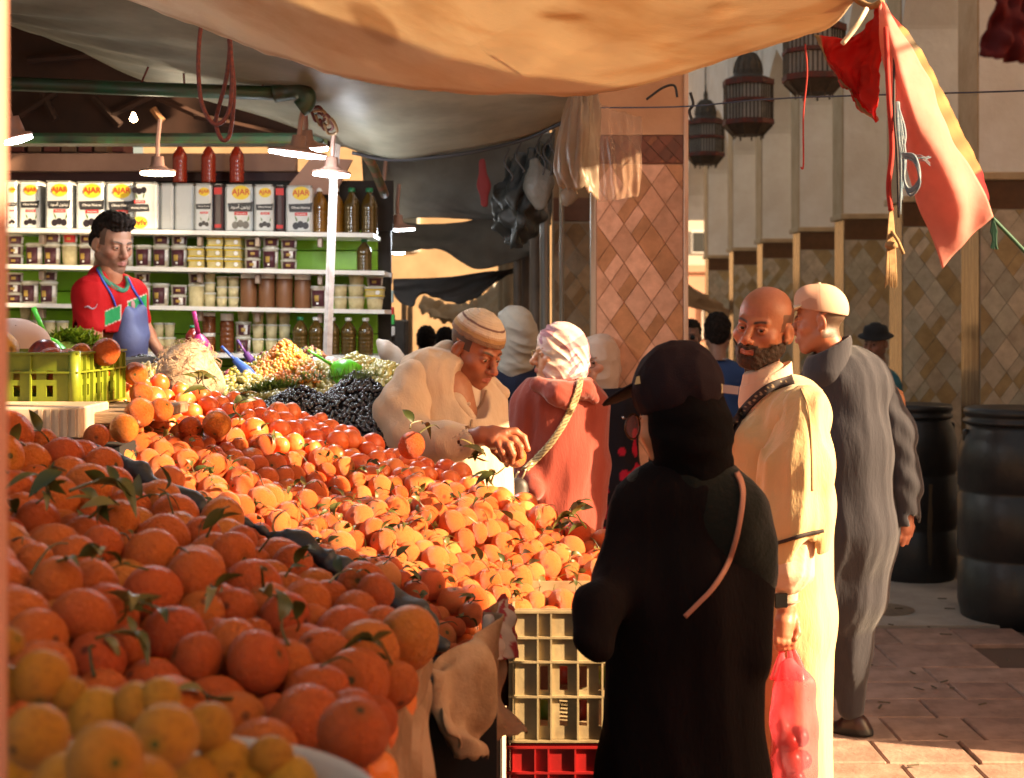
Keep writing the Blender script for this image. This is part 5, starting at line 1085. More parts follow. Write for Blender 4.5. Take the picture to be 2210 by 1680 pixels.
# --- sprigs of leaves
M_leaf = mat('citrus_leaf', vcol=True, rnd=[(.035, .05, .012), (.085, .085, .02), (.17, .14, .045)], rough=.4, trans=.2)
def leaf_geo(L, w_, curl, M_):
    n = 7; t = np.linspace(0, 1, n); wd = w_*np.sin(PI*t**.85)**.9+.0004; z = -curl*L*(t-.3)**2
    G = np.stack([np.stack([t*L, sgn*wd, z+abs(sgn)*wd*.35], 1) for sgn in (-1, 0, 1)]); return xf(G.reshape(-1, 3), M_), G.shape
def sprig(seed, nl, tw=.06):
    r = random.Random(seed); r0 = bpy.data.objects.new('leaf_sprig', None); COL.objects.link(r0); m = MB(); pts = [(0, 0, 0), (.02, .008, .012), (tw*.7, r.uniform(-.01, .02), .020), (tw, r.uniform(-.02, .02), .014)]
    c = catmull(pts, 4); m.tube(c, np.linspace(.0022, .0010, len(c)), 5, (.9, .8, .6)); m.build('twig', M_leaf, r0)
    for i in range(nl):
        q = c[min(len(c)-1, int((i+1)*len(c)/(nl+.5)))]; V, sh_ = leaf_geo(r.uniform(.035, .060), r.uniform(.006, .012), r.uniform(-.5, 1.6), TRS(q, (r.uniform(-1, 1), r.uniform(-.9, .3), r.uniform(-2.4, 2.4))))
        mb = MB(); mb.grid(V.reshape(sh_)); mb.build('leaf', M_leaf, r0, smooth=True)
    return r0
SP = [sprig(s, n) for s, n in ((1, 3), (2, 4), (3, 2), (4, 5), (5, 1), (6, 0))]
def spr(k, p, sc, first, lab, grp):
    o = SP[k] if first else copy_tree(SP[k]); o.location = p; o.rotation_euler = (fr.uniform(-.6, .6), fr.uniform(-.7, .5), fr.uniform(0, 6.3)); o.scale = (sc,)*3; tag(o, lab, 'leaves', grp)
used = set()
def scatter_sprigs(X, R, idx, n, ks, sc, lab, grp, seed):
    r = random.Random(seed)
    for q in r.sample(list(idx), n):
        k = r.choice(ks); spr(k, X[q]+np.array([r.uniform(-.01, .01), -R[q]*.45, R[q]*.88]), sc*r.uniform(.8, 1.2), k not in used, lab, grp); used.add(k)
scatter_sprigs(XB, RB, ind, 190, [5, 1, 2, 2, 4, 5, 3, 4, 5], .62, 'sprig of leaves and stalk lying on the tangerines', 'leaf sprigs on the back heap', 3)
vis = [i for i in np.where(LF == 0)[0] if XF[i, 1] > 1.7]
scatter_sprigs(XF, RF, vis, 46, [0, 2, 4, 5, 1, 5, 4], 1.0, 'dark sprig of leaves lying on the front oranges', 'leaf sprigs on the front heap', 5)
for k, (u, v, sc) in enumerate([(75, 1065, 1.5), (150, 1060, 1.5), (60, 1120, 1.3), (190, 1120, 1.3), (110, 1150, 1.2)]): spr([3, 1, 0, 3, 1][k], P(u, v, 2.45), sc, False, 'large dark leafy sprig on the left part of the front heap, %s' % ['upper left', 'upper right', 'left', 'right', 'lowest'][k], None)
for n_, (u, v, Y, k) in enumerate([(885, 925, 3.9, 2), (905, 935, 3.9, 5), (1010, 990, 3.7, 3), (1060, 1040, 3.75, 3), (430, 850, 4.0, 1), (455, 845, 4.0, 0), (520, 900, 4.0, 3), (1240, 1135, 3.9, 3), (1265, 1140, 3.85, 1)]):
    spr(k, P(u, v, Y), 1.25, False, 'sprig standing up from the far edge of the tangerines, %s' % ['on the large orange', 'beside the large orange', 'below the reaching hand', 'right of the hand', 'below the white hair', 'just right of the white hair', 'before the black olives', 'by the rust coat', 'by the woman in black'][n_], None)
# --- olives and other goods on the shop counter
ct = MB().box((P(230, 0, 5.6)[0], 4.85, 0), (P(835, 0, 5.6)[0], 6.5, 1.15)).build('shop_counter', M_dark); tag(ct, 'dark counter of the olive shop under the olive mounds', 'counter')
def ico(n=1):
    b = bmesh.new(); bmesh.ops.create_icosphere(b, subdivisions=n, radius=1); V = np.array([v.co[:] for v in b.verts]); F = np.array([[v.index for v in f.verts] for f in b.faces]); b.free(); return V, F
IV, IF = ico(2); IV1, IF1 = ico(1)
def mound(name, lab, c, rx, ry, h_, d, cols, m_, seed, n, elong=1.3, lowpoly=False, pw=1.0, hz=0.0):
    """c = uvY of the peak; spheres scattered on a conical mound"""
    r = np.random.default_rng(seed); p = P(*c); a = r.uniform(0, 2*PI, n); q = np.sqrt(r.uniform(0, 1, n)); x = p[0]+rx*q*np.cos(a); y = p[1]+ry*q*np.sin(a)
    z = p[2]-h_*(q**pw)+.010*wob(x, y, 0, seed, 18, 18)+r.uniform(-.4, .4, n)*d*.5-hz*(1-q)**3*0
    keep = np.sin(a)*q < .35; x, y, z = x[keep], y[keep], z[keep]; n = len(x); V0, F0 = (IV1, IF1) if lowpoly else (IV, IF)
    Rm = r.uniform(.85, 1.15, n); th = r.uniform(0, 6.28, n); tl = r.uniform(-1.2, 1.2, n)
    S_ = V0*np.array([1, 1, elong]); ct_, st = np.cos(tl), np.sin(tl)
    X1 = S_[None, :, 0]; Y1 = S_[None, :, 1]*ct_[:, None]-S_[None, :, 2]*st[:, None]; Z1 = S_[None, :, 1]*st[:, None]+S_[None, :, 2]*ct_[:, None]
    X2 = X1*np.cos(th)[:, None]-Y1*np.sin(th)[:, None]; Y2 = X1*np.sin(th)[:, None]+Y1*np.cos(th)[:, None]
    V = np.stack([X2, Y2, Z1], -1)*(d/2*Rm)[:, None, None]+np.stack([x, y, z], -1)[:, None]; nv = len(V0)
    F = (F0[None]+np.arange(n)[:, None, None]*nv).reshape(-1, 3); C = np.repeat(np.array(cols)[r.integers(0, len(cols), n)], nv, 0)
    o = link(name, mesh_np(name, (V.reshape(-1, 3)-p), F, m_, True, C), loc=p); tag(o, lab, 'olives', kind='stuff')
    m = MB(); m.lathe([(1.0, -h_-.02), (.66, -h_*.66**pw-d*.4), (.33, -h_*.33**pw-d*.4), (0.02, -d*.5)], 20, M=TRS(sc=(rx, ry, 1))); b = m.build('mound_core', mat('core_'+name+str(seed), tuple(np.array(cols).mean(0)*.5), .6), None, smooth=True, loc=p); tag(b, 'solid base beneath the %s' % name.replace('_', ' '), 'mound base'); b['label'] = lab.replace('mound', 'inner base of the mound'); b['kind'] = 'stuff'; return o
M_ov = mat('olive_skin', vcol=True, rough=.25, spec=.6); 
Yw, Pk, Or, Cr, Bk, Gr, Ma = (.34, .27, .02), (.34, .045, .065), (.56, .17, .02), (.34, .29, .08), (.012, .010, .014), (.20, .22, .05), (.16, .02, .04)
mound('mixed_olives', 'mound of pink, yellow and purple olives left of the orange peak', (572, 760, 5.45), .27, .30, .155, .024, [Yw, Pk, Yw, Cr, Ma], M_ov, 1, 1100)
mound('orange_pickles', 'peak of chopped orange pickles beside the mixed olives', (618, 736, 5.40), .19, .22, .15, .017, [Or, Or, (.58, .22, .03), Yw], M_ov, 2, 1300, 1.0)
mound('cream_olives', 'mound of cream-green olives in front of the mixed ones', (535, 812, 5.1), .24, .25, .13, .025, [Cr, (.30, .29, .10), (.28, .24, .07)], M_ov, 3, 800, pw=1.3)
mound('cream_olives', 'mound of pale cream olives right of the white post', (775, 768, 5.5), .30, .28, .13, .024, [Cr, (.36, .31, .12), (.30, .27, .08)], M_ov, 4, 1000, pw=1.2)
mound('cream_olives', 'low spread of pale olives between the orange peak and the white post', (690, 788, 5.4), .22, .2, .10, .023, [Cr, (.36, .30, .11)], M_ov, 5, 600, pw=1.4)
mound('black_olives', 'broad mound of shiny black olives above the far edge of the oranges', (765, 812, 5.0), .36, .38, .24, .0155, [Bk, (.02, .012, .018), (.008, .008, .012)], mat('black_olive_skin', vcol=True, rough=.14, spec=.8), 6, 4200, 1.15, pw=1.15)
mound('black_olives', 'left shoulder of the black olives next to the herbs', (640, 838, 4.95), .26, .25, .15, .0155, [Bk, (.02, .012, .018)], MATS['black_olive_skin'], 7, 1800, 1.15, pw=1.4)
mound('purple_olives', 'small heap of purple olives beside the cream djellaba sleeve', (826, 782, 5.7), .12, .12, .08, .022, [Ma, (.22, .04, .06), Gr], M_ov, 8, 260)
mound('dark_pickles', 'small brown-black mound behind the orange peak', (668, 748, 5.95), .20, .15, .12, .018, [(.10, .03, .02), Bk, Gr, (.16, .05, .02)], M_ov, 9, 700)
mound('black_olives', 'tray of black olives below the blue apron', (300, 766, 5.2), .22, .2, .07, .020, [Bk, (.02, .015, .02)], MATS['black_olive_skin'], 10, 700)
mound('sliced_peppers', 'tray of yellowish strips left of the white-haired head', (322, 786, 4.95), .15, .16, .09, .020, [(.5, .34, .12), (.36, .26, .08), (.6, .46, .2)], M_ov, 11, 500, 2.2)
mound('garlic_bulbs', 'few whitish garlic bulbs between the pickles and the green scoop', (705, 772, 5.75), .09, .08, .05, .035, [(.6, .5, .45), (.5, .36, .34)], M_ov, 12, 40, 1.2)
# herb sprigs band on black olives
def herb(name, lab, pts, n, m_, L, seed, wd=.0022):
    r = random.Random(seed); m = MB(); c = catmull([P(*p) for p in pts], 8)
    for i in range(n):
        q = c[r.randrange(len(c))]+np.array([r.gauss(0, .02), r.gauss(0, .02), r.uniform(0, .012)]); d = np.array([r.gauss(0, 1), r.gauss(0, .6), r.uniform(-.1, .8)]); d /= np.linalg.norm(d); e = np.cross(d, (0, .3, 1)); e /= np.linalg.norm(e)+1e-6; l = L*r.uniform(.5, 1)
        m.add([q-e*wd, q+e*wd, q+d*l+e*wd*.4+[0, 0, .003], q+d*l-e*wd*.4+[0, 0, .003]], np.array([[0, 1, 2, 3]]), tuple(np.array([.8, 1, .6])*r.uniform(.5, 1.3)))
    return tag(m.build(name, m_), lab, 'herbs', kind='stuff')
M_herb = mat('herb_green', vcol=True, rnd=[(.05, .10, .02), (.16, .18, .04), (.10, .14, .03)], rough=.7, trans=.2)
herb('herbs', 'green herb stalks laid across the black olives', [(600, 832, 4.85), (680, 822, 4.9), (770, 820, 4.85), (800, 815, 4.85)], 420, M_herb, .05, 3, .0015)
herb('herbs', 'dark green herbs at the left end of the black olives', [(555, 850, 4.8), (590, 840, 4.82), (620, 838, 4.85)], 500, M_herb, .03, 4, .004)
herb('herbs', 'yellow-green heap of chopped herbs beside the green scoop', [(95, 752, 4.9), (130, 735, 4.95), (165, 728, 4.95), (190, 745, 4.9)], 2200, mat('herb_yellow', vcol=True, rnd=[(.22, .26, .02), (.30, .32, .03)], rough=.7, trans=.25), .03, 5, .006)
m = MB(); pp = P(145, 756, 4.95); m.lathe([(.2, -.04), (.17, 0), (.1, .028), (.01, .035)], 18, M=TRS(sc=(.85, .6, 1))); tag(m.build('herb_mound', MATS['herb_yellow'], smooth=True, loc=pp), 'packed yellow-green core of the herb heap by the scoop', 'herbs', kind='stuff')
m = MB(); m.box((-.25, -.2, -.7), (.25, .2, -.03)); tag(m.build('herb_stand', M_dark, loc=pp), 'dark stand beneath the yellow-green herbs', 'stand')
# scoops
def scoop(u0, v0, u1, v1, Y, r_, c, lab):
    a = P(u0, v0, Y); b = P(u1, v1, Y); d = (b-a)/np.linalg.norm(b-a); r0 = empty('plastic_scoop', lab, 'scoop', a); m_ = mat('scoop_'+lab.split()[0], c, .35)
    m = MB(); m.tube([a-a, (b-a)*.5, b-a], [.010, .008, .009], 8, flat=.6); m.build('handle', m_, r0, smooth=True)
    q = Vector(-d).to_track_quat('Z', 'Y').to_matrix().to_4x4(); m = MB(); m.lathe([(.012, 0), (r_*.7, .02), (r_, .05), (r_*1.02, .10), (r_*.96, .10), (r_*.9, .05), (r_*.4, .02)], 16, M=np.array(q), cap=False); m.build('scoop_bowl', m_, r0, smooth=True)
scoop(100, 730, 72, 664, 4.8, .045, (.08, .55, .03), 'bright green scoop standing handle-up in the herbs')
scoop(428, 722, 418, 672, 5.6, .04, (.55, .03, .20), 'pink scoop handle-up by the honey jars')
scoop(506, 776, 478, 748, 5.2, .02, (.03, .09, .45), 'blue scoop handle slanting left of the mixed olives')
scoop(530, 762, 512, 734, 5.4, .02, (.06, .02, .16), 'purple scoop handle behind the blue one')
scoop(716, 788, 664, 756, 5.3, .055, (.10, .52, .01), 'lime scoop lying right of the white post')
m = MB(); m.lathe([(.118, 0), (.115, .03), (.10, .065), (.068, .092), (.03, .106), (.002, .108)], 32, cap=False, M=TRS(rot=(.5, .25, 0)))
o = m.build('pale_bowl', mat('pale_pink_plastic', (.66, .46, .38), .7, trans=.25), smooth=True, loc=P(30, 768, 4.3)); tag(o, 'pale pink upturned bowl behind the lime green crate', 'bowl')
for n, (u, v, c, lab) in enumerate([(415, 736, 'bottlegr', 'small squeeze bottle of red sauce by the pink scoop'),]):
    o = copy_tree([x for k, x in CACHE.items() if k[0] == c][0]); o.location = P(u, v+30, 5.9); o.scale = (.8, .8, .6); tag(o, lab, 'bottle', None)
    if 'group' in o: del o['group']
bg = bag('white_sack', [(818, 738, 6.0, 8), (836, 760, 6.0, 16), (862, 782, 6.0, 18), (850, 800, 6.0, 26)], mat('white_sack', (.36, .31, .26), .6, (.26, .21, .17), 6), 'white plastic sack slumped behind the shoulder of the man in the knitted cap', 91, .6, h=.008, amp=.014, cat='sack')
# barrels on the right
M_bar = mat('barrel_plastic', (.010, .011, .013), .38, (.022, .02, .02), 6, bump=.002, bscale=20)
def barrel(uL, uR, vT, vB, lab, stain=True):
    Y = 1.65*FPX/(vB-HV); s = S(Y); R = (uR-uL)/2/s; H = (vB-vT)/s; Yc = Y+R; x = P((uL+uR)/2, 0, Yc)[0]; H = CAMZ-(vT-HV)*Yc/FPX*1.0
    r0 = empty('black_barrel', lab, 'barrel', (x, Yc, 0)); R = (uR-uL)/2/S(Yc)
    m = MB(); m.lathe([(R*.86, 0), (R*.93, .02), (R*.97, .08), (R, .12), (R, H*.30), (R*.97, H*.31), (R*.97, H*.33), (R, H*.34), (R, H*.60), (R*.97, H*.61), (R*.97, H*.63), (R, H*.64), (R*.99, H*.80), (R*.93, H*.87), (R*.86, H*.90), (R*.86, H*.93)], 40); m.build('barrel_body', M_bar, r0, smooth=True)
    m = MB(); m.lathe([(R*.88, H*.925), (R*.90, H*.93), (R*.90, H*.945), (R*.87, H*.95), (R*.87, H*.965), (R*.90, H*.97), (R*.90, H*.99), (R*.86, H), (R*.5, H), (.01, H*.995)], 40); m.build('barrel_lid', M_bar, r0, smooth=True)
    m = MB(); m.lathe([(R*.905, 0), (R*.915, .004), (R*.915, .014), (R*.905, .018)], 40, cap=False); o = m.build('lid_ring', M_bar, r0, smooth=True); o.location = (0, 0, H*.93)
    for sx in (-1, 1): MB().box((sx*R*.86-.03, -.02, H*.84), (sx*R*.86+.03, .02, H*.90), bev=.01).build('handle', M_bar, r0)
    if stain:
        G_ = np.array([[[R*1.004*math.sin(t), -R*1.004*math.cos(t), z] for t in np.linspace(.06+.02*math.sin(z*13), .16+.015*math.sin(z*31), 4)] for z in np.linspace(H*.14, H*.58, 14)])
        mb = MB(); mb.grid(G_); mb.build('dried_spill', mat('dried_spill', (.12, .08, .04), .8, (.02, .018, .015), 16, stretch=(1, 1, .2)), r0, smooth=True)
barrel(1880, 2062, 872, 1277, 'black plastic barrel standing farther back, streaked with a pale spill')
barrel(2072, 2330, 880, 1376, 'nearer black plastic barrel cut by the right edge of the picture', False)
# ------------------------------------------------------------------ people
from mathutils.bvhtree import BVHTree
def cmat(*a, **k): k.setdefault('spec', .08); return mat(*a, **k)
M_skin = mat('skin', vcol=True, rough=.48, col2=(.88, .80, .76), scale=22, contrast=(.45, .7), bump=.0008, bscale=120, sss=.12, spec=.45)
M_eye = mat('eyeball', vcol=True, rough=.12, spec=.7)
M_hair = mat('hair_dark', (.010, .007, .006), .85, spec=.1, col2=(.03, .022, .018), scale=60, bump=.003, bscale=140)
def sstep(a, b, x): t = np.clip((x-a)/(b-a), 0, 1); return t*t*(3-2*t)
HS = .93
def head_field(h=.0024, fem=False, ears=True, nose=1.0, wide=1.0):
    f = Field((-.105, -.135, -.16), (.105, .125, .145), h)
    f.ell((0, .016, .044), (.074*wide, .094, .084), .02); f.ell((0, -.020, -.028), (.060*wide, .066, .080), .03)
    jw = .048 if fem else .054
    for s in (-1, 1):
        f.cap((s*jw*wide, .008, -.052), (s*.020, -.058, -.098), .019, .017, .03)
        f.ell((s*.044*wide, -.052, -.022), (.020, .020, .018), .022)
    f.ell((0, -.064, -.100), (.024, .018, .018), .02)
    f.cap((.040, -.070, .024), (.008, -.081, .020), .009, .009, .014); f.cap((-.040, -.070, .024), (-.008, -.081, .020), .009, .009, .014)
    f.ell((0, -.072, -.062), (.034, .020, .026), .02)
    for s in (-1, 1): f.ell((s*.031, -.093, .001), (.020, .018, .0125), .012, '-')
    n = nose
    f.path([(0, -.082, .014), (0, -.094, -.008), (0, -.108*(.94+.06*n), -.030), (0, -.104, -.038)], [.0075, .0085, .0105, .009], .012)
    for s in (-1, 1):
        f.ell((s*.012, -.096, -.036), (.0085, .011, .0080), .006); f.ell((s*.0065, -.104, -.0445), (.0042, .006, .0035), .002, '-')
    # eyes: lid bulge with an almond cut
    for s in (-1, 1):
        f.ell((s*.031, -.0715, .001), (.0150, .0150, .0135), .005); f.ell((s*.031, -.090, .0005), (.0125, .014, .0048), .002, '-', rot=(0, s*.08, 0))
        f.cap((s*.020, -.0865, .0075), (s*.043, -.079, .0065), .0022, .0022, .004)
    # lips
    for s in (-1, 1):
        f.cap((0, -.0935, -.0610), (s*.020, -.0855, -.0655), .0050, .0026, .005); f.cap((0, -.0925, -.0715), (s*.017, -.0855, -.0680), .0056, .0030, .005)
    f.cap((-.021, -.0915, -.0665), (.021, -.0915, -.0665), .0016, .0016, .002, op='-')
    f.cap((0, -.098, -.048), (0, -.096, -.056), .0022, .0022, .004, op='-')
    f.ell((0, -.094, -.083), (.018, .006, .004), .008, '-')
    if ears:
        for s in (-1, 1):
            f.ell((s*.0765*wide, .014, -.004), (.0085, .019, .031), .006, rot=(.18, 0, -s*.35)); f.ell((s*.085*wide, .008, -.001), (.0065, .0095, .017), .005, '-', rot=(.18, 0, -s*.35)); f.ell((s*.074*wide, .004, -.028), (.006, .008, .009), .006)
    f.cap((0, .022, -.06), (0, .048, -.18), .050 if not fem else .043, .054 if not fem else .046, .03)
    return f
SK1 = (.40, .165, .085); DK = (.025, .016, .012)
def head_col(V, skin=SK1, beard=0, stub=0, brow=DK, lips=(.40, .12, .09), hair=None, hcol=(.02, .014, .012), seed=1, browh=1.0):
    x, y, z = V.T; C = np.tile(np.array(skin), (len(V), 1)); n = wob(x, y, z, seed, 160, 160, 160)*.5
    def blend(m, c): nonlocal C; C = C*(1-m[:, None])+np.array(c)*m[:, None]
    blend(.35*np.exp(-((np.abs(x)-.045)**2+(z+.02)**2)/.0006)*(y < -.03), (.50, .15, .09)); blend(.4*np.exp(-(x**2+(z+.032)**2)/.0003)*(y < -.09), (.52, .16, .10))
    blend(.55*np.exp(-((np.abs(x)-.031)**2/.0004+(z+.012)**2/.00008))*(y < -.06), np.array(skin)*.55)
    lm = (1-sstep(.9, 1.1, (x/.0225)**2+((z+.0665)/.0100)**2))*(y < -.080)
    if beard or stub:
        g = -.050-.006*n+.0*x; a = np.abs(x)
        chin = sstep(.003, -.003, z-(-.078+.010*np.cos(x*70)+.004*n))*(y < .03); must = (z < -.0455+.003*n)*(z > -.060)*(a < .030)*(y < -.075)
        side = sstep(.004, -.004, z-(-.046+.55*(a-.045)+.004*n))*(a > .030)*(y < .006)*(y > -.09); gote = (a > .022)*(a < .036)*(z < -.05)*(y < -.06)
        m = np.clip(chin+must+side+gote, 0, 1)*(z > -.135)*(1-lm); m = m*np.clip(.86+.2*n, .5, 1)
        m *= 1-.85*np.exp(-(x**2/.0002+(z+.083)**2/.00006)) if beard else 1
        blend(m*(1.0 if beard else stub), DK)
    blend(lm, lips)
    a = np.abs(x); bz = .0205*browh+.006*np.sin((a-.012)*60); bm = np.exp(-(((z-bz)/.0042)**2)**1.5)*sstep(.008, .014, a)*sstep(.052, .042, a)*(y < -.05); blend(np.clip(bm*(.95+.2*n), 0, 1), brow)
    em = np.exp(-(((a-.031)/.014)**4))*np.exp(-((z-.0045)/.0016)**2)*(y < -.07); blend(em*.8, (.03, .015, .012))
    if hair is not None: blend(np.clip(hair(x, y, z, n), 0, 1), hcol)
    return np.clip(C, 0, 1)
def eyes_me(gaze=(0, 0), iris=(.05, .02, .01)):
    mb = MB()
    for s in (-1, 1):
        m2 = MB(); m2.lathe([(.0001, -1)]+[(math.sin(t), -math.cos(t)) for t in np.linspace(.12, PI-.12, 18)]+[(.0001, 1)], 24, cap=False); V, F, _ = m2.data()
        V = V[:, [0, 2, 1]]*np.array([1, 1, 1]); d = np.array([math.sin(gaze[0]), -math.cos(gaze[0])*math.cos(gaze[1]), math.sin(gaze[1])]); c = V@d
        C = np.where(c[:, None] > .93, np.array((.004, .004, .004)), np.where(c[:, None] > .80, np.array(iris), np.array((.52, .42, .36))))
        mb.add(V*.0131+np.array([s*.031, -.0718, .001]), F, C)
    return mb
def RM(loc, yaw=0, pitch=0, roll=0, sc=HS):
    M = Matrix.Translation(Vector(loc)) @ Matrix.Rotation(math.radians(yaw), 4, 'Z') @ Matrix.Rotation(math.radians(pitch), 4, 'X') @ Matrix.Rotation(math.radians(roll), 4, 'Y') @ Matrix.Scale(sc, 4); return np.array(M)
class Person:
    def __init__(s, label, u, Y, feet=0.0, name='person'):
        s.x = P(u, 0, Y)[0]; s.Y = Y; s.off = np.array([s.x, Y, feet]); s.root = empty(name, label, 'person', s.off); s.sk = MB(); s.s = S(Y)
    def p(s, u, v, dy=0): return P(u, v, s.Y+dy)
    def head(s, u, v, yaw, pitch, roll, dy=0, h=.0024, sc=HS, eyes=True, gaze=(0, 0), colkw={}, **kw):
        f = head_field(h, **kw); V, F = f.nets(); C = head_col(V, **colkw); s.HM = RM(s.p(u, v, dy), yaw, pitch, roll, sc); s.hf = f
        s.sk.add(xf(V, s.HM), F, C)
        if eyes: e = eyes_me(gaze); V, F, C = e.data(); m = MB(); m.add(xf(V, s.HM), F, C); m.build('eyes', M_eye, s.root, True, off=s.off)
    def skin_prims(s, fn, h, lo, hi, col=SK1):
        f = Field(lo, hi, h); fn(f); V, F = f.nets(); s.sk.add(V, F, np.tile(np.array(col)*1.0, (len(V), 1))); return f
    def core(s, pts, h=.022):
        """simple trunk and limbs hidden in the clothes: pts = list of ((u,v,dy,r), (u,v,dy,r), sy)"""
        A = [(s.p(*a[:3]), a[3]/s.s, s.p(*b[:3]), b[3]/s.s, sy) for a, b, sy in pts]; al = np.array([q for a in A for q in (a[0], a[2])]); R = max(max(a[1], a[3])*max(1, a[4]) for a in A)+.05
        s.skin_prims(lambda f: [f.cap(a[0], a[2], a[1], a[3], .03, sy=a[4]) for a in A], h, al.min(0)-R, al.max(0)+R)
    def done(s): s.sk.build('body', M_skin, s.root, True, off=s.off)
    def cloth(s, name, prims, m_, h=.008, k=.03, fold=None, cut=None, col=None, label=None, margin=.06):
        """prims: (op, u1,v1,dy1,r1, u2,v2,dy2,r2, sy[,k])"""
        Q = []
        for q in prims:
            a = s.p(q[1], q[2], q[3]); b = s.p(q[5], q[6], q[7]); Q.append((q[0], a, b, q[4]/s.s, q[8]/s.s, q[9] if len(q) > 9 else 1.0, q[10] if len(q) > 10 else k))
        al = np.array([x for q in Q if q[0] == '+' for x in (q[1], q[2])]); R = max(max(q[3], q[4])*max(1, q[5]) for q in Q if q[0] == '+')+margin
        lo, hi = al.min(0)-R, al.max(0)+R; lo[2] = max(lo[2], 0.0 if s.off[2] == 0 else -9)
        f = Field(lo, hi, h)
        for op, a, b, ra, rb, sy, kk in Q: f.cap(a, b, ra, rb, kk, sy=sy, op=op)
        if fold: f.disp(fold)
        if cut: f.fn(cut, .006)
        V, F = f.nets(); C = col(V) if col else None; me = mesh_np(name, V-s.off, F, m_, True, C); o = link(name, me, s.root); s.last = (V, F)
        if label: o['label'] = label
        return o
    def add_local(s, name, f, m_, col=None, label=None):
        V, F = f.nets(); C = col(V) if col else None; W = xf(V, s.HM); o = link(name, mesh_np(name, W-s.off, F, m_, True, C), s.root); s.last = (W, F)
        if label: o['label'] = label
        return o
    def ribbon(s, name, path, w_, m_, n=40, across=4, lift=.004, thick=.003, col=None, src=None, sub=6, fixw=None):
        V, F = src or s.last; bv = BVHTree.FromPolygons([Vector(v) for v in V], [list(map(int, q)) for q in F]); c = catmull(np.array([(q[0], q[1], 0) for q in path], float), sub)[:, :2]
        d = np.r_[0, np.cumsum(np.linalg.norm(np.diff(c, axis=0), axis=1))]; t = np.linspace(0, d[-1], n); c = np.stack([np.interp(t, d, c[:, 0]), np.interp(t, d, c[:, 1])], 1)
        T = np.gradient(c, axis=0); T /= np.linalg.norm(T, axis=1)[:, None]; Nn = np.stack([-T[:, 1], T[:, 0]], 1); ww = np.interp(np.linspace(0, 1, n), np.linspace(0, 1, len(w_)), w_) if np.ndim(w_) else np.full(n, w_)
        G = np.zeros((across, n, 3)); cam_ = Vector((0, 0, CAMZ)); last = None
        for j in range(n):
            for i in range(across):
                q = c[j]+Nn[j]*ww[j]*(i/(across-1)-.5)*2; dr = Vector(P(q[0], q[1], s.Y))-cam_; dr.normalize(); hit = bv.ray_cast(cam_, dr)
                if hit[0] is not None: dist = hit[3]; last = dist
                else: dist = last or (Vector(P(q[0], q[1], s.Y))-cam_).length
                G[i, j] = np.array(cam_+dr*(dist-lift))
        for _ in range(2): G[:, 1:-1] = (G[:, :-2]+G[:, 1:-1]*2+G[:, 2:])/4
        CC = None
        if col:
            a = np.broadcast_to(np.linspace(0, 1, n)[None], (across, n)); b = np.broadcast_to(np.linspace(0, 1, across)[:, None], (across, n)); CC = col(a, b).reshape(-1, 3)
        mb = MB(); mb.grid(G, CC); o = mb.build(name, m_, s.root, True, off=s.off); md = o.modifiers.new('thickness', 'SOLIDIFY'); md.thickness = thick; md.offset = 0; return o
    def hand(s, prims, h=.0022, k=.005, col=SK1):
        Q = [(s.p(a[0], a[1], a[2]), a[3]/s.s, s.p(b[0], b[1], b[2]), b[3]/s.s) for a, b in prims]; al = np.array([x for q in Q for x in (q[0], q[2])]); R = max(max(q[1], q[3]) for q in Q)+.02
        s.skin_prims(lambda f: [f.cap(q[0], q[2], q[1], q[3], k) for q in Q], h, al.min(0)-R, al.max(0)+R, col)
def fold(seed, amp=.006, fx=22, fz=3.5, sharp=.6, zmin=None, big=0):
    fx = fx*1.5; amp = amp*.72
    def g(x, y, z):
        wx = .03*wob(x, y, z, seed+40, 5, 5, 9, 3); q = wob(x+wx, y, z, seed, fx, fx, fz, 4); q2 = wob(x, y, z, seed+9, fx*1.9, fx*1.9, fz*2.5, 4); o = amp*(np.abs(q)**.7*1.7-1.0)*sharp+amp*.5*(np.abs(q2)**.8*1.5-.8)
        if big: o = o+big*wob(x, y, z, seed+20, 7, 7, 2.5, 4)
        return o
    return g
def foldsum(*fs): return lambda x, y, z: sum(f(x, y, z) for f in fs)
def hijab_field(h=.003, open_=(.046, .062), drop=.10, seed=1, back=.03, amp=.0035, fwd=-.02, faceonly=True, wrap=.058, fr_=26):
    f = Field((-.16, -.16, -.24), (.16, .18, .17), h)
    f.ell((0, .020, .040), (.089, .108, .102), .02); f.ell((0, .012, -.035), (.082, .092, .105), .04)
    f.cap((0, .020, -.08), (0, .022, -.08-drop), .078, wrap+.035, .05); f.ell((0, .085, -.03), (.06, .05, .08), .05)
    f.disp(lambda x, y, z: amp*np.abs(wob(x, y+z*.8, z, seed, 10, fr_, fr_, 4))*1.5+amp*.6*np.abs(wob(x+z, y, z, seed+1, 40, 30, 50, 4))-amp)
    if faceonly: f.ell((0, -.110, -.018), (open_[0], .075, open_[1]), .008, '-')
    return f
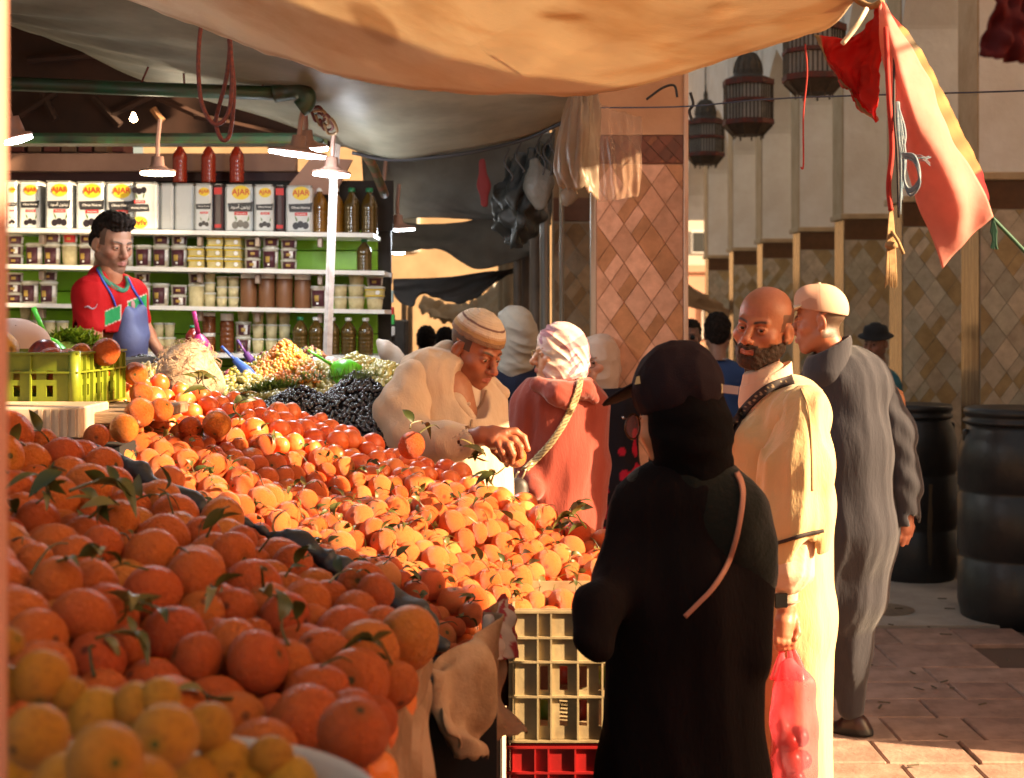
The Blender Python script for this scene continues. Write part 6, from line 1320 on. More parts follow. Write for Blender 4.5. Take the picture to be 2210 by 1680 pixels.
# ================================================= bald bearded man in the cream djellaba
bm_ = Person('bald bearded man in a cream djellaba with dark trim, glancing back', 1690, 4.0)
def bald_hair(x, y, z, n):
    a = np.abs(x); m = sstep(-.010, .008, y+.004*n-.55*np.clip(z-.03, 0, 1))*sstep(.112, .096, z+.004*n)*(z > -.078)
    t = sstep(.058, .066, a)*(y > -.022+.004*n)*(z > .0)*(z < .055); ear = (a > .071)*(y < .034)*(y > -.006)*(z > -.036)*(z < .030)
    return np.clip(m+t*.8, 0, 1)*.82*(1-ear*1.0)
bm_.head(1646, 710, -35, 1, 9, 0, .0020, .93, colkw=dict(beard=1, hair=bald_hair, seed=4, lips=(.36, .12, .08), skin=(.40, .145, .072)), gaze=(.50, .02), wide=1.07)
bf = Field((-.075, -.11, -.145), (.075, .03, -.03), .0022)   # beard as a shell over the jaw
hf2 = head_field(.0022, ears=False, wide=1.07); 
bf = Field((-.105, -.135, -.16), (.105, .125, .145), .0022); bf.d = hf2.d[:bf.n[0], :bf.n[1], :bf.n[2]].copy()-.0026; bf.disp(lambda x, y, z: .0010*wob(x, y, z, 3, 400, 400, 200))
def beard_cut(x, y, z):
    a = np.abs(x); n = .0025*wob(x, y, z, 5, 160, 160, 160)
    chin = np.maximum(z-(-.0785+.010*np.clip(a/.03, 0, 1)**2), np.maximum(y-.012, -(z+.121))); side = np.maximum(np.maximum(z-(-.058+.80*(a-.040)), .034-a), np.maximum(y-.004, -.10-y)+0*z); side = np.maximum(side, z+.012)
    must = np.maximum(np.maximum(z+.0460, -.0600+.12*a-z), np.maximum(a-.034, y+.074)); got = np.maximum(np.maximum(.0205-a, a-.037), np.maximum(z+.050, np.maximum(-.09-z, y+.06)))
    return np.minimum(np.minimum(chin, side), np.minimum(must, got))+n
bf.fn(beard_cut, .004); bm_.add_local('beard', bf, mat('beard_hair', (.018, .010, .007), .75, (.05, .022, .012), 90, bump=.002, bscale=200))
bm_.core([((1690, 900, 0, 46), (1700, 1180, 0, 62), 1.3), ((1690, 1200, -.09, 50), (1695, 1930, -.09, 30), 1.0), ((1690, 1200, .09, 50), (1695, 1930, .09, 30), 1.0), ((1728, 905, -.19, 22), (1715, 1130, -.22, 24), 1.0), ((1715, 1130, -.22, 26), (1698, 1290, -.24, 19), 1.0)])
M_djel = cmat('cream_wool', (.58, .42, .22), .85, (.54, .38, .19), 5, bump=.0012, bscale=220, b2=(.006, 20), stretch=(1, 1, .28), sheen=.3)
M_shirt = cmat('pale_shirt', (.66, .46, .34), .75, bump=.0012, bscale=120, b2=(.003, 14), trans=.15)
bm_.cloth('shirt', [('+', 1658, 820, 0, 46, 1665, 950, 0, 66, 1.3), ('+', 1640, 800, 0, 36, 1650, 850, 0, 50, 1.1), ('+', 1640, 850, 0, 40, 1650, 900, 0, 50, 1.1)], M_shirt, .006, .02, fold(3, .003, 30, 8), cut=lambda x, y, z: z-(bm_.p(0, 792)[2]+.42*(x-bm_.p(1640, 0)[0])+.0*y))
s0_src = bm_.last
c_ = Field(bm_.p(1640, 840)-.16, bm_.p(1660, 770)+.16, .0035); A_ = bm_.p(1662, 850); B_ = bm_.p(1650, 778)
c_.cap(bm_.p(1655, 868), bm_.p(1656, 790), .080, .069, .01, sy=1.05); c_.cap(bm_.p(1655, 900), bm_.p(1652, 700), .072, .062, .004, sy=1.05, op='-')
c_.fn(lambda x, y, z: z-(bm_.p(0, 806)[2]+.50*(x-bm_.p(1650, 0)[0])), .004); V, F = c_.nets(); link('collar', mesh_np('collar', V-bm_.off, F, M_shirt), bm_.root)
c0 = bm_.p(1612, 905, -.06)
_u = np.array([1540, 1567, 1572, 1592, 1625, 1665, 1712, 1716, 1730]); _v = np.array([1100, 990, 945, 905, 865, 835, 818, 790, 700]); _xx = np.array([bm_.p(a, 0, -.12)[0] for a in _u]); _zz = np.array([bm_.p(0, b, -.12)[2] for b in _v])
def vcut(x, y, z): return (z-np.interp(x, _xx, _zz))*.5
bm_sf = bm_.cloth('shirt_front', [('+', 1690, 905, .0, 68, 1692, 1080, 0, 90, 1.45), ('+', 1712, 868, -.02, 42, 1728, 900, -.1, 50, 1.2, .05), ('+', 1625, 960, -.05, 44, 1632, 1120, -.03, 56, 1.5, .05)], M_shirt, .0075, .04, fold(13, .004, 20, 6), cut=lambda x, y, z: z-bm_.p(0, 812)[2]); sf_src = bm_.last
robe = bm_.cloth('djellaba', [('+', 1690, 905, .0, 74, 1692, 1080, 0, 96, 1.5), ('+', 1692, 1080, 0, 96, 1698, 1330, 0, 98, 1.45), ('+', 1698, 1330, 0, 98, 1706, 1930, 0, 100, 1.35), ('+', 1735, 896, -.15, 44, 1700, 880, .16, 44, 1.0, .06), ('+', 1712, 868, -.02, 48, 1728, 900, -.1, 58, 1.2, .05),
   ('+', 1625, 960, -.05, 50, 1632, 1120, -.03, 62, 1.5, .05)], M_djel, .0075, .04, foldsum(fold(11, .007, 16, 2.0, big=.006)), cut=vcut)
tr_src = bm_.last; tr2 = (np.vstack([tr_src[0], sf_src[0], s0_src[0]]), np.vstack([tr_src[1], sf_src[1]+len(tr_src[0]), s0_src[1]+len(tr_src[0])+len(sf_src[0])]))
slv = bm_.cloth('sleeve', [('+', 1735, 890, -.165, 52, 1722, 1010, -.20, 66, 1.0), ('+', 1722, 1010, -.20, 66, 1716, 1120, -.22, 66, 1.0), ('+', 1716, 1120, -.22, 66, 1716, 1230, -.22, 66, .9), ('+', 1690, 1000, -.18, 46, 1680, 1140, -.2, 50, 1.0),
   ('-', 1716, 1190, -.22, 54, 1716, 1290, -.22, 56, .85)], M_djel, .006, .04, foldsum(fold(15, .010, 20, 3.4), lambda x, y, z: .006*np.sin(34*(x-.55*(z-1.2))+3*wob(x, y, z, 8, 5))), cut=lambda x, y, z: -(z-(bm_.p(0, 1181)[2]+.28*(x-bm_.p(1660, 0)[0]))), margin=.05)
M_trim = mat('black_trim', vcol=True, rough=.8)
def trimcol(a, b):
    c = np.zeros(a.shape+(3,)); c[...] = (.022, .012, .012); q = (np.sin(a*150)+np.sin(a*97+b*9)) ; c[(q > 1.0) & (b > .3) & (b < .75)] = (.35, .24, .14); return c
bm_.ribbon('neck_trim', [(1567, 990), (1572, 945), (1592, 905), (1625, 865), (1665, 835), (1712, 818)], 9.5, M_trim, 90, 6, .007, .004, trimcol, src=tr2)
bm_.ribbon('sleeve_trim', [(1656, 1179), (1700, 1166), (1740, 1154), (1778, 1146)], 3.6, M_trim, 40, 3, .006, .004, lambda a, b: np.tile(np.array((.02, .012, .012)), a.shape+(1,)), src=bm_.last)
bm_.ribbon('seam', [(1728, 838), (1744, 880), (1752, 960), (1754, 1060)], 1.6, mat('seam_thread', (.30, .20, .10), .9), 40, 3, .003, .002, None, src=(np.vstack([tr_src[0], bm_.last[0]]), np.vstack([tr_src[1], bm_.last[1]+len(tr_src[0])])))
bm_.cloth('inner_sleeve', [('+', 1708, 1150, -.22, 46, 1700, 1235, -.24, 40, 1.0), ('+', 1700, 1235, -.24, 38, 1697, 1258, -.24, 26, 1.0), ('+', 1725, 1190, -.23, 26, 1735, 1240, -.23, 20, 1.0)], M_shirt, .005, .03, fold(21, .006, 26, 12))
bm_.cloth('cuff', [('+', 1697, 1258, -.24, 26, 1697, 1291, -.24, 23, 1.0)], M_shirt, .004, .004)
hs = [((1697, 1280, -.24, 18), (1696, 1312, -.24, 18)), ((1696, 1312, -.24, 18), (1694, 1345, -.245, 22)), ((1692, 1345, -.255, 19), (1690, 1368, -.26, 18)), ((1704, 1345, -.235, 18), (1702, 1366, -.24, 16)),
      ((1712, 1318, -.235, 8), (1719, 1345, -.25, 8)), ((1719, 1345, -.25, 8), (1722, 1366, -.26, 7)), ((1722, 1366, -.26, 7), (1716, 1379, -.27, 6))]
for q, (u, dy) in enumerate([(1677, -.262), (1687, -.262), (1697, -.258), (1708, -.25)]):
    hs += [((u, 1362, dy, 8), (u+1, 1385, dy-.012, 7.4)), ((u+1, 1385, dy-.012, 7.4), (u+3, 1397, dy+.005, 6.8)), ((u+3, 1397, dy+.005, 6.8), (u+3, 1388, dy+.028, 6.2))]
bm_.hand(hs, k=.006, col=(.40, .15, .08))
bm_.done()
# shoes of the bald man (below the frame)
for dy in (-.1, .1):
    m = MB(); m.box((-.16, -.045, 0), (.09, .045, .05), bev=.018); m.build('shoe', mat('leather_brown', (.06, .02, .01), .4), bm_.root, loc=(.0, dy, 0))
wt = empty('wrist_watch', 'square black smartwatch on the wrist of the bald man', 'watch', bm_.p(1690, 1297, -.25)); wo = bm_.p(1690, 1297, -.25)
MB().box((-.019, -.006, -.021), (.019, .006, .021), bev=.005, M=TRS(rot=(0, 0, .15))).build('case', mat('watch_steel', (.4, .36, .3), .25, metal=.9), wt, loc=bm_.p(1686, 1297, -.272)-wo)
MB().box((-.017, -.002, -.019), (.017, .002, .019), bev=.0015, M=TRS(rot=(0, 0, .15))).build('screen', mat('watch_glass', (.004, .004, .004), .08), wt, loc=bm_.p(1686, 1297, -.280)-wo)
m = MB(); th = np.linspace(0, 2*PI, 25); m.tube(np.array([[.0262*math.cos(t), .0262*math.sin(t), 0] for t in th]), .011, 6, flat=.22); m.build('band', mat('watch_band', (.22, .18, .13), .6), wt, smooth=True, loc=bm_.p(1697, 1297, -.242)-wo)
rg = MB(); rg.tube(np.array([[.0105*math.cos(t), .0105*math.sin(t), 0] for t in th]), .0018, 6); o = rg.build('ring', mat('silver', (.7, .7, .7), .15, metal=1), smooth=True, loc=bm_.p(1697.5, 1371, -.263)); tag(o, 'silver ring on the finger of the bald man', 'ring')
# pink bag
M_pink = mat('pink_film', (.88, .36, .42), .25, (.80, .26, .33), 8, bump=.003, bscale=20, alpha=.36, trans=.5, tcol=(1, .55, .6))
bg_ = empty('carrier_bag', 'thin pink plastic carrier bag held by the bald man, dark fruit inside', 'bag', bm_.p(1710, 1700, -.25)); bo = bm_.p(1710, 1700, -.25)
pr = [(1700, 1440, -.25, 22), (1712, 1480, -.25, 42), (1713, 1560, -.25, 48), (1712, 1660, -.25, 50), (1712, 1700, -.25, 44)]; ff = Field(bm_.p(1640, 1780, -.25)-.12, bm_.p(1790, 1400, -.25)+.12, .006)
for a, b in zip(pr[:-1], pr[1:]): ff.cap(bm_.p(*a[:3]), bm_.p(*b[:3]), a[3]/bm_.s, b[3]/bm_.s, .02, sy=.75)
ff.disp(lambda x, y, z: .006*np.abs(wob(x, y, z, 5, 60, 40, 8))+.004*wob(x, y, z, 6, 30, 30, 20)); V, F = ff.nets(); link('bag_film', mesh_np('bag_film', V-bo, F, M_pink), bg_)
for k, (u0, u1) in enumerate([(1684, 1692), (1694, 1672), (1702, 1712), (1708, 1735)]):
    a, b, c = bm_.p(u0, 1392, -.25), bm_.p((u0+u1)/2, 1425, -.255), bm_.p(u1, 1470, -.26); m = MB(); m.tube(catmull([a, b, c], 5)-bo, np.linspace(.004, .015, 11), 6, flat=.35); m.build('bag_handle', M_pink, bg_, smooth=True)
for k, (u, v, r_, c) in enumerate([(1700, 1600, 26, (.20, .03, .015)), (1725, 1590, 22, (.10, .01, .01)), (1705, 1640, 30, (.24, .05, .02)), (1730, 1640, 22, (.12, .02, .01)), (1690, 1570, 16, (.25, .06, .03)), (1712, 1680, 26, (.16, .03, .02))]):
    o = link('dark_fruit', fruit_mesh('dark_fruit', 200+k, mat('bagfruit%d' % k, c, .35), n=16, k=10), None, bm_.p(u, v, -.25), (k, k, k), r_/bm_.s); tag(o, 'dark reddish fruit seen through the pink bag, %s' % ['left of the middle', 'upper right', 'low in the middle', 'lower right', 'topmost and smallest', 'lowest'][k], 'fruit')

# ================================================= man in the cap and charcoal robe
gm = Person('man in a pale cap and long charcoal grey robe walking away, seen from behind', 1850, 5.4)
gm.head(1768, 694, -106, 6, 0, -.05, .003, .97, colkw=dict(skin=(.38, .13, .07), hair=lambda x, y, z, n: sstep(.0, .015, y-.004+.004*n)*(z > -.066)*sstep(.10, .09, z)*.95*(1-(np.abs(x) > .071)*(y < .036)*(y > -.006)*(z < .03)*(z > -.036)), hcol=(.09, .06, .042), stub=.15), eyes=False)
gm.core([((1830, 860, 0, 70), (1840, 1120, 0, 70), .8), ((1832, 1150, .03, 44), (1838, 1380, .04, 26), 1), ((1838, 1380, .04, 24), (1838, 1570, .05, 17), 1), ((1790, 1150, .02, 40), (1780, 1440, .12, 18), 1), ((1780, 1440, .12, 18), (1776, 1560, .16, 14), 1), ((1925, 860, 0, 28), (1960, 1100, -.03, 22), 1)])
M_char = cmat('charcoal_cloth', (.036, .034, .044), .75, (.028, .026, .034), 4, bump=.0008, bscale=200, b2=(.006, 20), stretch=(1, 1, .25), sheen=.3)
fg = foldsum(fold(31, .009, 15, 1.6, big=.003), lambda x, y, z: .003*np.sin(30*(x+.25*z)+2.5*wob(x, y, z, 3, 4))*sstep(1.05, 1.35, z))
gm.cloth('robe', [('+', 1776, 824, -.03, 46, 1872, 838, 0, 48, 1.1, .06), ('+', 1830, 830, 0, 88, 1838, 960, 0, 92, .95, .05), ('+', 1838, 960, 0, 95, 1836, 1140, 0, 98, .95, .05), ('+', 1836, 1140, 0, 98, 1836, 1290, .02, 70, 1.0, .05), ('+', 1870, 850, 0, 50, 1890, 1000, 0, 38, 1, .05),
   ('+', 1836, 1290, .02, 68, 1838, 1400, .04, 40, 1.1, .05), ('+', 1838, 1400, .04, 42, 1836, 1525, .05, 28, 1.1), ('+', 1790, 1180, 0, 66, 1776, 1440, .12, 54, 1.1, .05), ('+', 1868, 1130, 0, 58, 1858, 1290, 0, 42, 1, .05), ('+', 1850, 1380, 0, 28, 1848, 1450, 0, 20, 1, .04)], M_char, .008, .05, fg, cut=lambda x, y, z: z-(gm.p(0, 745)[2]))
rs = gm.last
gm.cloth('sleeve', [('+', 1888, 846, .0, 46, 1930, 930, -.02, 44, 1), ('+', 1930, 930, -.02, 42, 1952, 1040, -.04, 34, 1), ('+', 1952, 1040, -.04, 34, 1957, 1124, -.05, 28, 1), ('-', 1957, 1112, -.05, 22, 1959, 1160, -.05, 26, 1, .004)], M_char, .007, .04, foldsum(fold(37, .007, 20, 4), lambda x, y, z: .0025*np.sin(60*(z+.9*x)+3*wob(x, y, z, 5, 5))), cut=lambda x, y, z: -(z-gm.p(0, 1133)[2]))
gm.cloth('collar', [('+', 1784, 800, -.055, 50, 1797, 740, -.062, 41, 1.0), ('-', 1792, 800, -.06, 36, 1797, 660, -.062, 36, 1, .004)], M_char, .005, .01, cut=lambda x, y, z: z-(gm.p(0, 752)[2]+.55*(x-gm.p(1770, 0)[0])))
cf = Field((-.12, -.20, -.02), (.12, .14, .16), .003); cf.ell((0, .014, .046), (.085, .103, .097), .01); cf.cap((0, -.05, .040), (0, -.150, .020), .060, .040, .03); cf.ell((0, -.03, -.02), (.2, .2, .05), .004, '-')
cf2 = Field((-.12, -.22, -.03), (.12, .14, .16), .003); cf2.ell((0, .014, .046), (.0835, .104, .099), .01); cf2.ell((0, -.035, .10), (.055, .045, .040), .03)
def capcut(x, y, z): return -(z-(.040-.28*y))
cf2.fn(capcut, .004); cf2.ell((0, .014, .046), (.078, .098, .092), .002, '-')
def capcol(V):
    x, y, z = V.T; c = np.tile(np.array((.52, .29, .21)), (len(V), 1)); c[y > .02] = (.54, .38, .28); q = (y < .005)*(y > -.055)*(z > .045)*(z < .095-.4*np.abs(y+.02)); c[q.astype(bool)] = (.40, .20, .14); c[(np.abs(y-.012) < .002)] = (.5, .34, .26); return c
gm.add_local('cap', cf2, cmat('cap_cloth', vcol=True, rough=.85, bump=.0008, bscale=300), capcol)
bfm = Field((-.09, -.21, -.03), (.09, -.03, .12), .003); bfm.ell((0, -.095, .058), (.070, .085, .012), .003, rot=(.22, 0, 0)); bfm.ell((0, .014, .046), (.082, .102, .2), .002, '-'); gm.add_local('cap_peak', bfm, mat('cap_pale', (.60, .46, .32), .85))
cb = MB(); cb.lathe([(.001, .004), (.008, .003), (.009, -.002), (.006, -.004)], 10, M=gm.HM@TRS((0, .014, .146))); cb.build('cap_button', MATS['cap_pale'], gm.root, True, off=gm.off)
gm.hand([((1957, 1110, -.05, 16), (1955, 1140, -.05, 16)), ((1946, 1138, -.05, 8), (1941, 1158, -.055, 6.5)), ((1941, 1158, -.055, 6.5), (1938, 1168, -.05, 5.5)), ((1955, 1138, -.05, 8), (1951, 1164, -.055, 6)), ((1951, 1164, -.055, 6), (1948, 1176, -.05, 5)), ((1962, 1138, -.05, 7.5), (1959, 1162, -.05, 5.8)), ((1959, 1162, -.05, 5.8), (1957, 1172, -.045, 5)), ((1969, 1136, -.05, 6), (1965, 1156, -.045, 5)), ((1935, 1130, -.06, 6.5), (1931, 1150, -.065, 5.5))], h=.0028, col=(.50, .20, .13))
gm.done()
sf = Field(gm.p(1770, 1640)-.1, gm.p(1900, 1520)+.16, .005); a0 = gm.p(1862, 1590, .03); sf.cap(a0+[0, 0, .01], a0+[-.16, .10, -.005], .042, .040, .03); sf.cap(a0+[-.02, 0, .05], a0+[-.05, .02, .04], .040, .036, .03); sf.fn(lambda x, y, z: -(z-.049), .002)
def shoecol(V): c = np.tile(np.array((.035, .012, .010)), (len(V), 1)); c[V[:, 2] < .078] = (.012, .012, .014); return c
V, F = sf.nets(); link('shoe', mesh_np('shoe', V-gm.off, F, mat('shoe_leather', vcol=True, rough=.4), True, shoecol(V)), gm.root)
m = MB(); m.lathe([(.050, 0), (.052, .006), (.052, .024), (.048, .028)], 20, M=TRS((0, 0, 0), (0, 0, -.5), (1.7, .8, 1))); m.build('sole', mat('rubber', (.012, .012, .014), .6), gm.root, smooth=True, loc=a0-gm.off+np.array([-.045, .03, -a0[2]+.045]))

# ================================================= woman in black, cap over headscarf
wb = Person('woman all in black in the foreground, dark cap over her headscarf', 1470, 2.95)
wb.head(1466, 893, -138, 4, 0, 0, .003, .80, colkw=dict(skin=(.5, .2, .1)), fem=True, eyes=False)
wb.core([((1470, 1150, 0, 80), (1470, 1450, 0, 100), .6), ((1430, 1450, 0, 60), (1430, 2400, 0, 35), 1), ((1530, 1450, 0, 60), (1530, 2400, 0, 35), 1), ((1350, 1150, 0, 26), (1300, 1340, -.1, 22), 1), ((1590, 1150, 0, 26), (1610, 1360, -.05, 22), 1)])
M_blk1 = cmat('black_wool', (.006, .0042, .0042), .9, (.010, .006, .006), 8, bump=.0015, bscale=160, b2=(.006, 14), stretch=(1, 1, .3), sheen=.0)
M_blk2 = cmat('black_scarf', (.005, .0036, .0038), .9, bump=.002, bscale=60)
wb.cloth('coat', [('+', 1400, 1085, 0, 66, 1540, 1085, 0, 70, .9, .05), ('+', 1470, 1100, 0, 120, 1475, 1300, 0, 168, .75, .05), ('+', 1475, 1300, 0, 170, 1480, 1700, 0, 180, .75, .05), ('+', 1480, 1700, 0, 180, 1485, 2350, 0, 190, .75, .05), ('+', 1368, 1120, 0, 54, 1342, 1240, -.02, 48, 1.1, .05), ('+', 1590, 1110, 0, 54, 1618, 1240, 0, 46, 1.1, .05),
   ('+', 1342, 1230, -.03, 46, 1292, 1310, -.12, 40, 1.0, .05), ('+', 1292, 1310, -.12, 40, 1264, 1378, -.17, 22, 1, .03), ('+', 1292, 1310, -.12, 36, 1300, 1400, -.16, 22, 1, .04), ('+', 1618, 1240, 0, 42, 1622, 1420, -.05, 36, 1, .04)], M_blk1, .009, .05, fold(41, .008, 14, 1.8, big=.005), cut=lambda x, y, z: z-wb.p(0, 985)[2])
cs = wb.last
wb.cloth('shawl', [('+', 1500, 1050, 0, 92, 1560, 1130, -.02, 92, .9, .05), ('+', 1570, 1120, -.0, 88, 1612, 1230, -.02, 60, .9, .05), ('+', 1400, 1075, 0, 70, 1370, 1130, 0, 60, .9, .05), ('+', 1620, 1200, -.02, 46, 1650, 1262, -.02, 12, .9, .05)], cmat('dark_shawl', (.010, .011, .008), .9, bump=.002, bscale=90, b2=(.004, 12), sheen=.2), .008, .04, foldsum(fold(44, .006, 14, 6)), cut=lambda x, y, z: -(z-(wb.p(0, 1275)[2]-.9*(x-wb.p(1655, 0)[0])*-0-.0)))
sh_src = wb.last
wb.cloth('headscarf', [('+', 1470, 860, 0, 88, 1482, 930, 0, 94, 1.05, .04), ('+', 1482, 930, 0, 92, 1500, 1000, 0, 74, 1.0, .04), ('+', 1496, 1010, 0, 76, 1492, 1060, 0, 84, .9, .03), ('+', 1430, 1010, -.0, 40, 1560, 1010, 0, 22, 1.2, .02), ('+', 1440, 1045, -.01, 34, 1560, 1052, 0, 22, 1.2, .02), ('-', 1345, 905, -.02, 48, 1366, 1000, -.02, 34, 2.6, .012)], M_blk2, .006, .03, foldsum(fold(47, .004, 14, 22), lambda x, y, z: .004*np.abs(wob(x, y, z, 50, 18, 18, 34))))
wb.cloth('cap', [('+', 1452, 842, 0, 88, 1478, 834, 0, 86, 1.1, .03), ('+', 1460, 800, 0, 60, 1472, 798, 0, 56, 1.1, .04), ('-', 1460, 960, 0, 96, 1500, 960, 0, 96, 1.6, .006)], cmat('black_cap', (.020, .012, .015), .8, bump=.001, bscale=300), .005, .03, fold(52, .0035, 22, 14))
pkf = Field(wb.p(1280, 920, -.16), wb.p(1440, 780, .20), .004); pkf.ell(wb.p(1372, 838, .06), (.085, .066, .007), .004, rot=(0, .50, math.radians(150)))
pkf.disp(lambda x, y, z: .0006*wob(x, y, z, 4, 40)); V, F = pkf.nets(); link('cap_peak', mesh_np('cap_peak', V-wb.off, F, MATS['black_cap']), wb.root)
m = MB(); m.box((-.022, -.001, -.0085), (.022, .001, .0085), bev=.0006); m.build('cap_strap', mat('grey_strap', (.32, .25, .26), .6), wb.root, loc=wb.p(1572, 841, -.04)-wb.off).rotation_euler = (0, .12, .2)
m = MB(); m.box((-.006, -.003, -.010), (.006, .003, .010), bev=.0015); m.build('strap_buckle', mat('brass', (.5, .4, .25), .3, metal=.9), wb.root, loc=wb.p(1553, 839, -.045)-wb.off)
m = MB(); m.prism([(-.006, 0, -.008), (.006, 0, -.006), (.004, 0, .010), (-.002, 0, .008)][::-1], (0, .002, 0)); m.build('cap_emblem', MATS['brass'], wb.root, loc=wb.p(1376, 822, -.05)-wb.off)
M_fr = mat('tortoise_frame', (.09, .03, .012), .25); m = MB(); th = np.linspace(0, 2*PI, 21); c0_ = wb.p(1365, 921, .02)
m.tube(np.array([c0_+np.array([.017*math.cos(t)*.95, .012*math.cos(t), .026*math.sin(t)*(1+.15*math.cos(t))]) for t in th]), .0022, 6); m.tube([wb.p(1350, 905, .03), wb.p(1344, 901, .06)], .0024, 6); m.tube([wb.p(1381, 905, .0), wb.p(1400, 893, -.035)], .0022, 6); m.build('glasses_frame', M_fr, wb.root, smooth=True, off=wb.off)
m = MB(); m.prism([c0_+np.array([.0155*math.cos(t)*.95, .011*math.cos(t), .024*math.sin(t)]) for t in th[:-1]], (0, .001, 0)); m.build('lens', mat('pink_lens', (.8, .5, .45), .05, alpha=.25, tcol=(1, .75, .7)), wb.root, off=wb.off)
wb.last = sh_src
wb.hand([((1404, 905, -.02, 20), (1404, 940, -.02, 17)), ((1404, 940, -.02, 17), (1412, 985, -.02, 11))], k=.02, col=(.55, .22, .11))
Vc = np.vstack([sh_src[0], cs[0]]); Fc = np.vstack([sh_src[1], cs[1]+len(sh_src[0])])
wb.ribbon('bag_strap', [(1590, 1020), (1601, 1045), (1603, 1080), (1592, 1150), (1572, 1215), (1540, 1268), (1505, 1305), (1478, 1332)], 5.2, mat('tan_strap', (.42, .17, .10), .6), 70, 4, .007, .004, None, src=(Vc, Fc))
wb.done()

# ================================================= vendor in the knitted cap
vd = Person('stallholder in a cream hooded djellaba and striped knitted cap, reaching over the oranges', 955, 4.95)
vd.head(1026, 757, 48, 24, 3, 0, .0022, 1.03, colkw=dict(skin=(.36, .115, .052), stub=.14, hair=lambda x, y, z, n: np.clip(sstep(-.010, .02, y+.004*n)*(z > -.055)+(np.abs(x) > .060)*(y > -.03)*(z > .005), 0, 1)*.85*(1-(np.abs(x) > .070)*(y < .036)*(y > -.006)*(z < .03)*(z > -.036)), seed=8, brow=(.05, .03, .02)), nose=1.3, gaze=(0, -.5))
kf = Field((-.12, -.14, -.03), (.12, .15, .17), .003); kf.ell((0, .012, .050), (.086, .103, .092), .01); kf.fn(lambda x, y, z: -(z-(.048+.05*y)), .004); kf.ell((0, .012, .044), (.080, .098, .088), .002, '-'); kf.disp(lambda x, y, z: .0009*np.sin(z*900)+.0006*wob(x, y, z, 2, 300))
def kcol(V):
    x, y, z = V.T; zz = z-.05*y; C = np.tile(np.array((.60, .46, .34)), (len(V), 1))
    for lo, hi, c in ((.0, .066, (.26, .15, .095)), (.066, .080, (.42, .24, .11)), (.080, .086, (.50, .33, .22)), (.086, .094, (.62, .48, .37)), (.102, .108, (.19, .10, .085)), (.108, .124, (.60, .45, .32))): C[(zz >= lo) & (zz < hi)] = c
    return C
vd.add_local('knitted_cap', kf, cmat('knit', vcol=True, rough=.95, bump=.0015, bscale=200), kcol)
vd.core([((960, 850, 0, 70), (985, 1080, 0, 80), 1.0), ((980, 1080, 0, 60), (980, 1640, 0, 30), 1.2), ((870, 840, -.1, 34), (860, 945, -.25, 26), 1), ((860, 945, -.25, 26), (1030, 950, -.34, 20), 1), ((1020, 1000, .1, 40), (1030, 1640, .1, 26), 1)])
M_vd = cmat('cream_linen', (.64, .47, .33), .85, (.56, .39, .26), 5, bump=.0010, bscale=240, b2=(.006, 24), stretch=(1, 1, .30), sheen=.2)
fv = foldsum(fold(61, .0035, 26, 1.5), lambda x, y, z: .0028*np.sin(95*x+2.2*wob(x, y, z, 12, 6))*(np.sin(31*x+1)+.3))
vd.cloth('djellaba', [('+', 915, 812, -.04, 44, 1045, 850, .10, 44, 1.0, .07), ('+', 945, 850, 0, 96, 960, 960, 0, 124, .9, .08), ('+', 965, 960, 0, 122, 985, 1100, .0, 112, .9, .05), ('+', 985, 1100, 0, 115, 985, 1640, 0, 120, .9, .05), ('+', 1052, 880, .05, 42, 1064, 1040, .05, 36, 1.2, .05), ('+', 1030, 1000, -.0, 66, 1036, 1200, 0, 68, 1, .05)], M_vd, .0075, .05, fv, cut=lambda x, y, z: -np.sqrt((x-vd.p(1022, 0)[0])**2+(y-vd.Y+.09)**2+((z-vd.p(0, 838)[2])*.6)**2)+.070)
vs = vd.last
vd.cloth('sleeve', [('+', 893, 822, -.08, 46, 866, 895, -.15, 50, 1.0, .07), ('+', 866, 895, -.15, 50, 882, 943, -.24, 46, 1.0, .07), ('+', 880, 945, -.24, 44, 960, 955, -.30, 38, 1.0), ('+', 960, 955, -.30, 38, 1016, 952, -.33, 33, 1.0), ('-', 1000, 950, -.325, 27, 1060, 946, -.35, 31, 1, .004)], M_vd, .006, .04, foldsum(fold(66, .003, 16, 10), lambda x, y, z: (.0022)*np.sin(80*(x*.7+z)+3*wob(x, y, z, 9, 6))), cut=lambda x, y, z: (x-vd.p(1030, 0, -.33)[0]))
vd.cloth('hood', [('+', 962, 760, .05, 22, 905, 802, .0, 28, 1.2, .06), ('+', 905, 802, -.02, 26, 985, 870, -.09, 14, 1.0, .05), ('+', 985, 870, -.10, 17, 1020, 905, -.12, 10, 1.0, .03), ('+', 968, 765, .02, 26, 975, 830, -.06, 18, 1, .04), ('+', 1000, 800, .1, 26, 1085, 850, .06, 16, 1, .04)], M_vd, .006, .05, fold(69, .002, 22, 12))
vd.ribbon('neck_seam', [(1050, 842), (1040, 870), (1022, 895), (1016, 925)], 2.0, mat('seam_tan', (.36, .22, .13), .9), 30, 3, .004, .003, None, src=vs)
m = MB(); m.lathe([(.001, .003), (.006, .002), (.0065, -.001)], 10, M=TRS(rot=(PI/2, 0, 0))); m.build('button', mat('shell_button', (.6, .42, .28), .4), vd.root, loc=vd.p(1012, 872, -.14)-vd.off)
vd.cloth('undershirt', [('+', 1008, 842, .0, 34, 1010, 880, .0, 32, 1.0)], mat('pink_shirt', (.66, .52, .40), .8, bump=.001, bscale=100), .006, .02)
